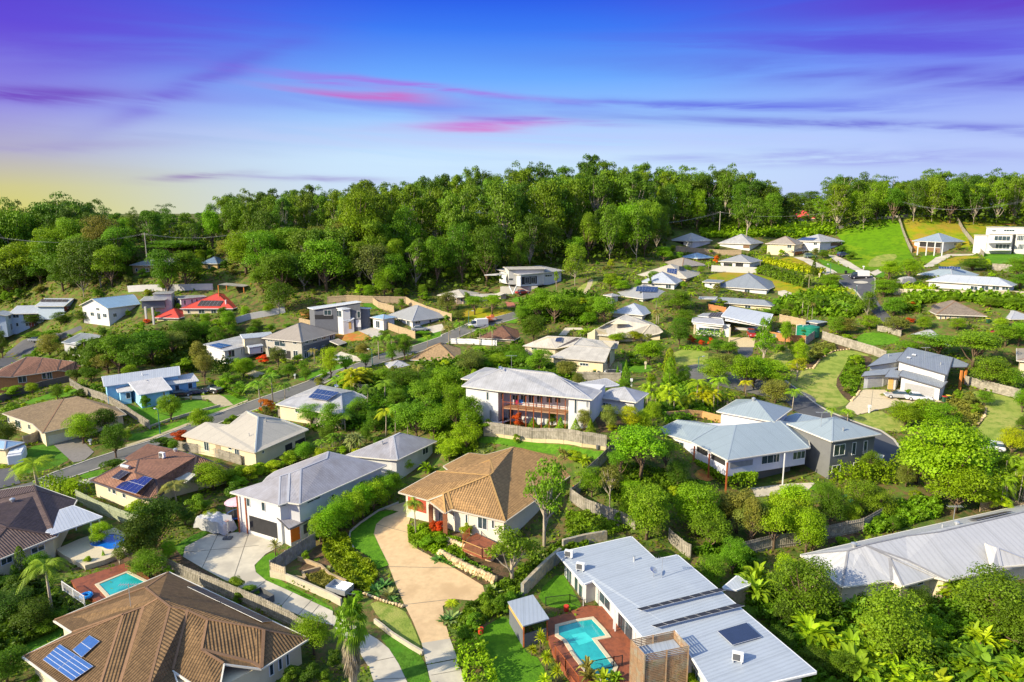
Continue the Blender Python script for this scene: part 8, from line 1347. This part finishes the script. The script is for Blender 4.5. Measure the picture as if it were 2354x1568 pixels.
fence('low picket fence before the palms of the dark brown bungalow', 'Y3', [(380,925), (560,930), (800,945)], 1.4, m=WHITE); fence('white garden fence behind the round green tree', 'Y1', [(610,1080), (800,1085)], 1.6, m=PALE); fence('grey fence behind the small lawn with the wire gate', 'Y5', [(1005,1280), (1080,1290), (1220,1330)], 1.4); fence('pale fence behind the dark hedge of the upper right villa', 'Y5', [(2060,720), (2260,735)], 2.0)
# ---------------- street lamps, power lines
POLEM = mat('green painted steel', (.04, .16, .15), .5); WOODP = mat('grey timber pole', (.42, .38, .32), .9, .2, 4)
def lamp(fr, x, yt, yb, label, ang=0):
    p = atf(fr, x, yb); rt = ray(*ov(fr, x, yt)); h = CZ + rt.z/math.hypot(rt.x, rt.y)*math.hypot(p.x, p.y) - p.z; rt_ = empty('street_lamp', p, label, 'street lamp', 'street lamps'); b = MB(); b.tube([p, p + Vector((0, 0, h*.6)), p + Vector((0, 0, h))], [.11, .08, .06], 8); b.build('pole', POLEM, rt_); e = Vector((math.cos(ang), math.sin(ang), 0)); b = MB(); b.bar(p + Vector((0, 0, h)), p + Vector((0, 0, h+.05)) + e*.9, .07); b.build('arm', POLEM, rt_); b = MB(); b.box(p + Vector((0, 0, h+.05)) + e*1.1, (.6, .28, .14), ang); b.build('lamp_head', ALU, rt_)
lamp('Z5', 1228, 392, 582, 'green street lamp on the verge below the sky blue house', 2.5); lamp('Y4', 1006, 1282, 1420, 'street lamp at the end of the lawn below the coral shrubs', .3); lamp('Y2', 1541, 980, 1115, 'street lamp beside the palms at the road bend', 2.6); lamp('Y3', 545, 625, 755, 'street lamp left of the white truck', 0); lamp('Y5', 806, 868, 970, 'street lamp beside the turning circle', 1); lamp('Y5', 572, 668, 752, 'street lamp at the foot of the concrete drives', 2)
def pole(fr, x, yt, yb, label, dist=None):
    if dist: d = ray(*ov(fr, x, yt)); k = dist/d.y; p = Vector((d.x*k, d.y*k, 0)); p.z = T(p.x, p.y); ztop = CZ + d.z*k
    else: p = atf(fr, x, yb); d = ray(*ov(fr, x, yt)); ztop = CZ + d.z/math.hypot(d.x, d.y)*math.hypot(p.x, p.y)
    r_ = empty('power_pole', p, label, 'power pole', 'timber power poles'); b = MB(); b.tube([p, Vector((p.x, p.y, ztop))], [.2, .13], 8); b.build('pole', WOODP, r_); b = MB(); b.box((p.x, p.y, ztop - .5), (2.4, .12, .14)); b.build('crossarm', WOODP, r_); return Vector((p.x, p.y, ztop - .45))
tops = [pole('Y6', 948, 435, 0, 'timber power pole above the timber veranda house', 232), pole('Y6', 1752, 385, 0, 'power pole crossarm above the left forest', 236)]
tops2 = [pole('Y8', 485, 432, 575, 'tall pale power pole behind the white hipped houses'), pole('Y8', 1530, 345, 475, 'pale power pole at the top of the meadow'), pole('Y8', 1880, 412, 480, 'power pole standing on the meadow ridge')]
def wires(a, b_, label, sag=2.5):
    rt = MB()
    for off in (-1.0, 0, 1.0):
        P = [a.lerp(b_, i/14) + Vector((off*.9, 0, -sag*4*(i/14)*(1-i/14))) for i in range(15)]; rt.tube(P, .022, 3, False)
    tag(rt.build('power_line', mat('wire', (.25, .25, .25), .5), loc=a), label, 'power line')
lft = at_z(*ov('Y6', -60, 455), 0); d = ray(*ov('Y6', -60, 458)); k = 232/d.y; wires(Vector((d.x*k, d.y*k, CZ + d.z*k)), tops[0], 'power lines crossing the left forest to the near pole'); wires(tops[0], tops[1], 'power lines between the two left poles'); wires(tops2[0], tops2[1], 'power lines over the white hipped houses', 4)
d = ray(*ov('Y8', -300, 500)); k = 245/math.hypot(d.x, d.y); wires(Vector((d.x*k, d.y*k, CZ + d.z*k)), tops2[0], 'power lines running into the dark forest edge'); d = ray(*ov('Y8', 2420, 350)); k = 262/math.hypot(d.x, d.y); wires(tops2[1], Vector((d.x*k, d.y*k, CZ + d.z*k)), 'power lines above the meadow at right', 4)
# ---------------- smaller things
def tank(fr, x, y, r, h, label):
    p = atf(fr, x, y); rt = empty('water_tank', p, label, 'water tank'); m = mat('green tank plastic', (.01, .20, .12), .4, .08, 1); b = MB(); P = []
    for i in range(9): z = h*.88*i/8; P += [(p.x, p.y, p.z + z)]
    b.tube([Vector(q) for q in P], [r*(1 + .015*(i % 2)) for i in range(9)], 24); b.build('tank_body', m, rt); b = MB(); b.tube([p + Vector((0, 0, h*.88)), p + Vector((0, 0, h))], [r, r*.25], 24); b.build('lid', m, rt); b = MB(); b.tube([p + Vector((-r-.15, 0, 0)), p + Vector((-r-.15, 0, h)), p + Vector((-r*.4, 0, h+.1))], .07, 6); b.build('inlet_pipe', WHITE, rt)
tank('Y4', 1975, 1085, 1.7, 2.6, 'left of the two large green water tanks behind the shaded fence'); tank('Y4', 2040, 1095, 1.9, 2.8, 'right of the two large green water tanks behind the shaded fence')
def postbox(fr, x, y, label, m=None, h=1.2):
    p = atf(fr, x, y); rt = empty('letterbox', p, label, 'letterbox', 'letterboxes'); b = MB(); b.box(p + Vector((0, 0, h*.35)), (.25, .25, h*.7)); b.build('pillar', m or PALE, rt); b = MB(); b.box(p + Vector((0, 0, h*.82)), (.42, .5, h*.32)); b.build('box', m or WHITE, rt)
postbox('Z8', 970, 615, 'white letterbox pillar beside the cream drive of the charcoal skillion house', WHITE, 1.5); postbox('Z5', 694, 668, 'white letterbox beside the grey brick drive'); postbox('Y2', 830, 1250, 'pale letterbox beside the street below the taupe house'); postbox('Y4', 521, 1395, 'cream letterbox pillar on the lawn left of the street end', CREAM, 1.7); postbox('Y5', 878, 715, 'small white letterbox beside the curved concrete drive'); postbox('Y4', 2120, 550, 'cream letterbox below the dark cone tree', CREAM); postbox('Z7', 1212, 235, 'white meter box near the white carport roof', WHITE, 1.6); postbox('Z5', 1465, 320, 'squat timber stump post beside the black hatchback', GOLDD, .9)
def bin_(fr, x, y, label, lid, body=None):
    p = atf(fr, x, y); rt = empty('wheelie_bin', p, label, 'bin', 'wheelie bins'); b = MB(); b.add([(dx*.24, dy*.26, 0) for dx, dy in ((-1,-1),(1,-1),(1,1),(-1,1))] + [(dx*.3, dy*.34, 1.0) for dx, dy in ((-1,-1),(1,-1),(1,1),(-1,1))], [(3,2,1,0), (4,5,6,7), (0,1,5,4), (1,2,6,5), (2,3,7,6), (3,0,4,7)]); b.v = [tuple(Vector(v) + p) for v in b.v]; b.build('body', body or mat('bin green', (.03, .10, .05), .5), rt); b = MB(); b.box(p + Vector((0, 0, 1.04)), (.64, .72, .08)); b.build('lid', lid, rt)
YLW = mat('yellow lid', (.75, .6, .05), .4); RDL = mat('red lid', (.6, .05, .03), .4)
bin_('Z8', 1545, 530, 'bin with red lid at the corner of the wide garage', RDL); bin_('Z8', 1575, 522, 'bin with yellow lid at the corner of the wide garage', YLW); bin_('Z7', 905, 135, 'bin with yellow lid against the cream rendered wall', YLW); bin_('Y4', 1640, 1115, 'dark bin beside the carport of the white skillion house', MATS['bin green']); bin_('Y4', 1662, 1118, 'second dark bin beside the carport, nearer the orange fence', MATS['bin green']); bin_('Y5', 2022, 1205, 'yellow lidded bin right of the grey garage door', YLW); bin_('Y5', 714, 756, 'black bin on the verge of the turning circle', BLK, BLK)
bx_ = decko('garden_bench', 'green plastic table top on the shaded ground under the big trees', 'Z4', [(795,72), (830,62), (848,76), (812,88)], 3.3, mat('jade plastic', (.02, .32, .22), .5), .08, 'bench'); decko('garden_bench', 'second green slab nearer the fence under the big trees', 'Z4', [(842,105), (875,94), (895,112), (862,125)], 3.0, MATS['jade plastic'], .08, 'bench')
def gaz(fr, q4, z, dist, label, m, pm):
    P = []; g0 = atf(fr, 2130, 492); dist = math.hypot(g0.x, g0.y)
    for x, y in q4: d = ray(*ov(fr, x, y)); k = dist/math.hypot(d.x, d.y); P.append(Vector((d.x*k, d.y*k, CZ + d.z*k)))
    P = [P[0], P[1], P[1] + Vector((.5, 5, 0)), P[0] + Vector((.5, 5, 0))]; c = Vector((P[0].x, P[0].y, T(P[0].x, P[0].y))); rt = empty('gazebo', c, label, 'gazebo'); b = MB(); b.add(P + [p + Vector((0, 0, .15)) for p in P], [(3,2,1,0), (4,5,6,7), (0,1,5,4), (1,2,6,5), (2,3,7,6), (3,0,4,7)]); b.build('roof', m, rt)
    for p in P: b = MB(); g = T(p.x, p.y); b.box((p.x*.995, p.y*.995, (g + p.z)/2), (.25, .25, p.z - g)); b.build('post', pm, rt)
gaz('Y1', ((2005,385), (2240,405)), 0, 205, 'open timber gazebo with pale flat roof in the garden behind the red roof', MOLD, ORG)
SHED = House('shed', 'small dark flat roofed shed beside the back of the modern house', 'Z3', (1770, 830)); H = SHED; slab([(1655,735,2.7), (1705,640,2.7), (1780,632,2.8), (1868,695,2.8)][::-1] and [(1675,715,2.6), (1765,730,2.5), (1868,690,2.6), (1775,632,2.7)], TSLEEP, MCOOL, gut=WHITE, over=.1); H.root['category'] = 'shed'
# vines on the veranda of the two storey grey house
vn = []; 
for x0, y0, x1, y1, hh_ in ((1735,850,2015,960,2.3), (2015,960,2250,960,2.3)):
    a_ = at_z(*ov('Z7', x0, y0), 2.6 + hh_); c_ = at_z(*ov('Z7', x1, y1), 2.6 + hh_); vn.append((a_, c_))
r = np.random.default_rng(8); C_ = []; 
for a_, c_ in vn:
    n = 1500; t = r.random(n); dz_ = r.exponential(.55, n); dz_ = np.minimum(dz_, 2.6*(.4 + .6*np.sin(t*9)**2)); C_.append(np.stack([a_.x + (c_.x-a_.x)*t - vn[0][0].x + r.normal(0, .18, n), a_.y + (c_.y-a_.y)*t - vn[0][0].y + r.normal(0, .18, n) - .3, a_.z + (c_.z-a_.z)*t - vn[0][0].z + .2 - dz_], 1))
C_ = np.concatenate(C_); me = leafmesh('climbing_vine', C_, np.tile([0, -1.0, .4], (len(C_), 1)), .17, LEAF, jit=.6); o = bpy.data.objects.new('climbing_vine', me); COL.objects.link(o); o.location = vn[0][0]; o.color = (1.5, 1.2, .7, 1); tag(o, 'green vine hanging along the veranda edge of the two storey grey house', 'vine')
rocks_ = None
# balcony things: table, cloths on the rail, people's seats
def table(P0, label, L=1.8, w=.9, h=.74, m=None, ang=0, name='table'):
    rt = empty(name, P0, label, name.replace('_', ' ')); b = MB(); b.box(P0 + Vector((0, 0, h)), (L, w, .05), ang); b.build('table_top', m or GOLDD, rt); M = Matrix.Rotation(ang, 3, 'Z')
    for sx_ in (-1, 1):
        for sy in (-1, 1): b = MB(); b.box(P0 + M @ Vector((sx_*(L/2-.1), sy*(w/2-.08), h/2)), (.06, .06, h), ang); b.build('leg', m or GOLDD, rt)
HB = [h_ for h_ in HOUSES if 'weathered roof and timber balcony' in h_.root['label']][0]; zf = HB.z0 + 2.9
table(HB.P(390, 370, 2.95, 'Z7') + Vector((0, .9, 0)), 'long honey timber table on the balcony of the white house', 2.4); table(HB.P(520, 385, 2.95, 'Z7') + Vector((0, .9, 0)), 'smaller timber table at the right end of the balcony', 1.4)
for x_, c_, l_ in ((255, (.5, .02, .12), 'crimson towel hanging on the balcony rail'), (290, (.05, .25, .7), 'blue towel hanging on the balcony rail'), (222, (.75, .75, .75), 'white cloth hanging on the balcony rail')):
    q = HB.P(x_, 348, 3.8, 'Z7'); b = MB(); b.box(q + Vector((0, -.06, -.35)), (.7 if x_ == 290 else .4, .04, .8)); tag(b.build('towel', mat('cloth %d' % x_, c_, .9), loc=q), l_, 'towel')
for fr_, x_, y_, l_, nm_, m_ in (('Z3', 815, 815, 'turquoise cooler box under the eave beside the pool deck', 'cooler_box', mat('turquoise box', (.05, .5, .5), .5)), ('Z1', 615, 815, 'bright blue inflatable beside the white pool fence', 'inflatable_ring', mat('blue vinyl', (.02, .3, .8), .3)), ('Z2', 1590, 1040, 'small red and white bucket on the lawn edge', 'bucket', RDL), ('Z7', 932, 760, 'grey compost drum at the foot of the tall picket fence', 'compost_drum', DGREY), ('Z3', 565, 880, 'red and white float beside the small pool gate', 'float', RDL)):
    p = atf(fr_, x_, y_); b = MB()
    if nm_ == 'inflatable_ring': b.tube([p + Vector((.5*math.cos(k*.5236), .5*math.sin(k*.5236), .75)) for k in range(13)], .2, 8)
    elif nm_ == 'cooler_box': p = p + Vector((0, 0, .35)); b.box(p + Vector((0, 0, .35)), (1.1, .6, .7)); b.box(p + Vector((0, 0, .74)), (1.16, .66, .08))
    else: b.tube([p, p + Vector((0, 0, .5)), p + Vector((0, 0, .62))], [.26, .3, .28], 12)
    tag(b.build(nm_, m_, loc=p), l_, nm_.replace('_', ' '))
pr = atf('Y3', 735, 730); b = MB(); b.box(pr + Vector((0, 0, 1.0)), (3.6, 1.9, .5), .35); b.box(pr + Vector((.2, 0, 1.45)), (2.2, 1.3, .5), .35); b.box(pr + Vector((.7, .2, 1.9)), (1.0, .8, .45), .35); b.tube([pr + Vector((-.5, -1, .35)), pr + Vector((-.3, 1, .35))], .35, 10); tag(b.build('towed_load', mat('orange hull', (.75, .2, .05), .4, .2, 1.5, var2=(.75, .72, .7), scale2=.6), loc=pr), 'orange and white load on a trailer behind the white truck', 'trailer load')
# ---------------- garden shrubs between the houses, and low ground cover everywhere that is not lawn, road or house
HL = []
for h_ in HOUSES:
    for a, b_, zb, zt in h_.walls_: HL.append((a, b_))
HP = []
for h_ in HOUSES:
    xs = [t[k].x for t in h_.tris for k in range(3)]; ys = [t[k].y for t in h_.tris for k in range(3)]
    if xs: HP.append((h_, min(xs), max(xs), min(ys), max(ys)))
def on_roof(x, y, m=0.0):
    for h_, x0, x1, y0, y1 in HP:
        if x0-m < x < x1+m and y0-m < y < y1+m:
            for t in h_.tris:
                if pin([(t[0].x, t[0].y), (t[1].x, t[1].y), (t[2].x, t[2].y)], (x, y)): return True
            if m:
                for dx, dy in ((m, 0), (-m, 0), (0, m), (0, -m)):
                    if on_roof(x+dx, y+dy): return True
    return False
PB = [(p, min(q[0] for q in p), max(q[0] for q in p), min(q[1] for q in p), max(q[1] for q in p)) for p in PATCHES]
def on_patch(x, y):
    return any(x0 < x < x1 and y0 < y < y1 and pin(p, (x, y)) for p, x0, x1, y0, y1 in PB)
rs = random.Random(77); tp = [(t[0].location.x, t[0].location.y, t[4]) for t in TREES]; nb = 0
for tries in range(30000):
    if nb >= 300: break
    px = rs.uniform(-60, 2420); py = rs.uniform(585, 1500); d = ray(px, py)
    p = at_z(px, py, 8 if py < 900 else 2); dist = rs.uniform(62, 265); k = dist/d.y; X, Y = d.x*k, d.y*k; fd = np.interp(px, FD[:, 0], FD[:, 1])
    if dist > fd + 6 or rs.random() > dist / 230: continue
    if any((X-a)**2 + (Y-b_)**2 < (w*.34 + 1.1)**2 for a, b_, w in tp): continue
    if on_patch(X, Y) or on_patch(X + 1, Y) or on_patch(X - 1, Y) or on_roof(X, Y, 1.4): continue
    z = T(X, Y); h = rs.uniform(1.2, 3.2) + (rs.random() < .35) * rs.uniform(.5, 2.5); kind = rs.choice(['bush', 'bush', 'dense', 'broad']) if h > 2 else 'bush'; h *= .62 if dist > 135 and px > 1100 else 1; w = h * rs.uniform(1.0, 1.6) if kind == 'bush' else h * rs.uniform(.8, 1.1)
    plant(kind, (X, Y, z - .1), h, w, rs.choice(['green', 'bright', 'bright', 'lime', 'deep', 'olive', 'green', 'grey', 'gold'])); tp.append((X, Y, w)); nb += 1
# trees on the slope between the left houses and the wood
nb2 = 0
for tries in range(4000):
    px = rs.uniform(-50, 1130); py = rs.uniform(602, 700 if px < 560 else 690); p = at(px, py); X, Y = p.x, p.y
    if on_patch(X, Y) or on_roof(X, Y, 2.5) or any((X-a)**2 + (Y-b_)**2 < 12 + .07*w*w for a, b_, w in tp): continue
    low = (285 < px < 545 and py < 662) or py > 684 or 930 < px < 1130; h = rs.uniform(3, 5) if low else rs.uniform(8, 17); kind = rs.choice(['dense', 'bush']) if low else rs.choice(['dense', 'broad', 'dense', 'tall']); w = h * rs.uniform(.8, 1.05)
    plant(kind, (X, Y, p.z - .2), h, w, rs.choice(['green', 'bright', 'deep', 'grey', 'green', 'deep'])); tp.append((X, Y, w)); nb2 += 1
    if nb2 > 240: break
# low cover
n = 0; Q = []; rr = np.random.default_rng(12)
while len(Q) < 60000:
    dist = rr.uniform(45, 262, 4000)**1.0; px = rr.uniform(-350, 2700, 4000); u = (px - CXP)/FPX
    for dd, uu in zip(dist, u):
        X = uu/CP*dd; Y = dd
        if math.sin(X*.21 + 2*math.sin(Y*.13)) + math.sin(Y*.17 + X*.05) < -.7: continue
        if not on_patch(X, Y) and not on_roof(X, Y): Q.append((X, Y))
Q = np.array(Q[:60000]); hh_ = .55 * np.clip(.5 + .5*np.sin(Q[:, 0]*.9 + 1.7*np.sin(Q[:, 1]*.6)), .1, 1); z = TA(Q[:, 0], Q[:, 1]) + hh_*rr.random(len(Q)); dq = np.hypot(Q[:, 0], Q[:, 1])
me = leafmesh('ground_cover', np.c_[Q, z], np.tile([0, 0, 1.0], (len(Q), 1)), .10 + dq*.0017, LEAF, jit=.7, lv=.5 + .4*np.sin(Q[:, 0]*.35 + 1.1*np.sin(Q[:, 1]*.3)), seed=9); o = bpy.data.objects.new('ground_cover', me); COL.objects.link(o); o.color = (.95, .85, .9, 1)
o['kind'] = 'stuff'; o['label'] = 'low green planting and rough grass between the gardens'
# ---------------- labels that single out each plant
def pxy(v):
    x, y, z = v[0], v[1], v[2] - CZ; dp = y*CP - z*SP; up = y*SP + z*CP; return CXP + FPX*x/dp, CYP - FPX*up/dp
def short(l):
    for c in (' with ', ' under ', ' beside ', ' behind ', ' below ', ' above ', ' at the ', ' of lilac', ' among ', ' in the ', ' in front', ' showing', ' cut off', ' on the', ' on tall', ' on a', ' on V', ' half', ' beneath', ' deep', ' before', ','): l = l.split(c)[0]
    return ' '.join(l.split()[:5])
LM = {}
for h_ in HOUSES: LM.setdefault(short(h_.root['label']), []).append(h_)
USED = set(); LM = [(k, v[0]) for k, v in LM.items() if len(v) == 1]
KN = dict(broad='broadleaf tree', dense='leafy tree', bush='shrub', open='open crowned tree with pale branches', flat='spreading tree', tall='tall tree', gum='pale gum tree', forest='gum tree', sparse='sparse gum tree', cone='cone shaped shrub', pencil='narrow upright tree', palm='palm', golden='clumping palm', cycad='low cycad', agave='agave', spiky='spiky yucca', pandanus='screw pine', banana='giant leaved plant', fanpalm='fan palm')
CN = dict(green='green', bright='bright green', lime='lime green', yellow='yellow', dark='dark green', olive='olive green', grey='grey green', deep='deep green', gold='golden green', red='reddish', purple='purple flowered', teal='blue green', orange='orange', bluegrey='blue grey')
HX = [(k, h_, pxy(h_.root.location), h_.root.location) for k, h_ in LM]; cand = {}
for t in TREES:
    o, kind, tint, h, w = t[:5]; q = pxy(o.location)
    if len(t) > 5:
        sec = ['far left', 'left', 'middle', 'right', 'far right'][int(max(0, min(4, q[0] // 471)))]; nm = CN.get(tint, 'green') + ' ' + KN[kind]; o['label'] = '%s packed in the hill forest, %s part' % (nm, sec); o['group'] = 'hill forest, %s part, %s' % (sec, nm); continue
    if o.get('label'): continue
    sk_ = o.get('group') == 'trees standing against the sky'
    near = sorted(HX, key=lambda e: (e[3].x - o.location.x)**2 + ((e[3].y - o.location.y)*.8)**2)[0]; dx = q[0] - near[2][0]; dy = o.location.y - near[3].y
    rel = ('behind' if dy > 0 else 'in front of') if abs(dy) > abs(o.location.x - near[3].x) * .8 else ('right of' if dx > 0 else 'left of')
    if sk_: rel = 'in woods ' + ('behind' if rel == 'in front of' else rel)
    size = ''
    if kind in ('broad', 'dense', 'bush', 'flat'): size = 'large ' if h > (9 if kind != 'bush' else 3.2) else ('small ' if h < (3.5 if kind != 'bush' else 1.4) else '')
    base = '%s%s %s %s the %s' % (size, CN.get(tint, 'green'), KN[kind], rel, near[0]); cand.setdefault(base, []).append((q[0], o))
ORD = ['leftmost', 'second from left', 'third from left', 'fourth from left', 'fifth from left', 'sixth from left', 'seventh from left', 'eighth from left', 'ninth from left', 'tenth from left', 'eleventh from left', 'twelfth from left']
cand2 = {}
for b_, l in cand.items(): b_ = ' '.join(w for w in b_.split() if not (len(b_.split()) > 12 and w in ('small', 'long', 'metal', 'roofed', 'storey'))); cand2.setdefault(b_, []).extend(l)
for b_, l in cand2.items():
    b_ = b_.replace(' with pale branches', '') if len(b_.split()) > 12 else b_
    l.sort(key=lambda e: e[0])
    for i, (x, o) in enumerate(l):
        o['label'] = b_ if len(l) == 1 else b_ + ', ' + (ORD[i] if i < len(ORD) and i < len(l) - 1 else ('rightmost' if i == len(l)-1 else 'towards the right')); o['group'] = o.get('group') or 'garden plants: ' + o.name.split('.')[0].replace('_', ' ')
seen = {}
for o in list(bpy.data.objects):
    if o.parent is None and o.get('label') and o.get('kind') is None:
        seen.setdefault(o['label'], []).append(o)
        if len(o['label'].split()) > 16: print('LONG', o['label'])
dup = [(k, len(v)) for k, v in seen.items() if len(v) > 1 and 'hill forest' not in k]; print('DUP', len(dup), dup[:12])
for w_ in WARN: print('WARN', w_)
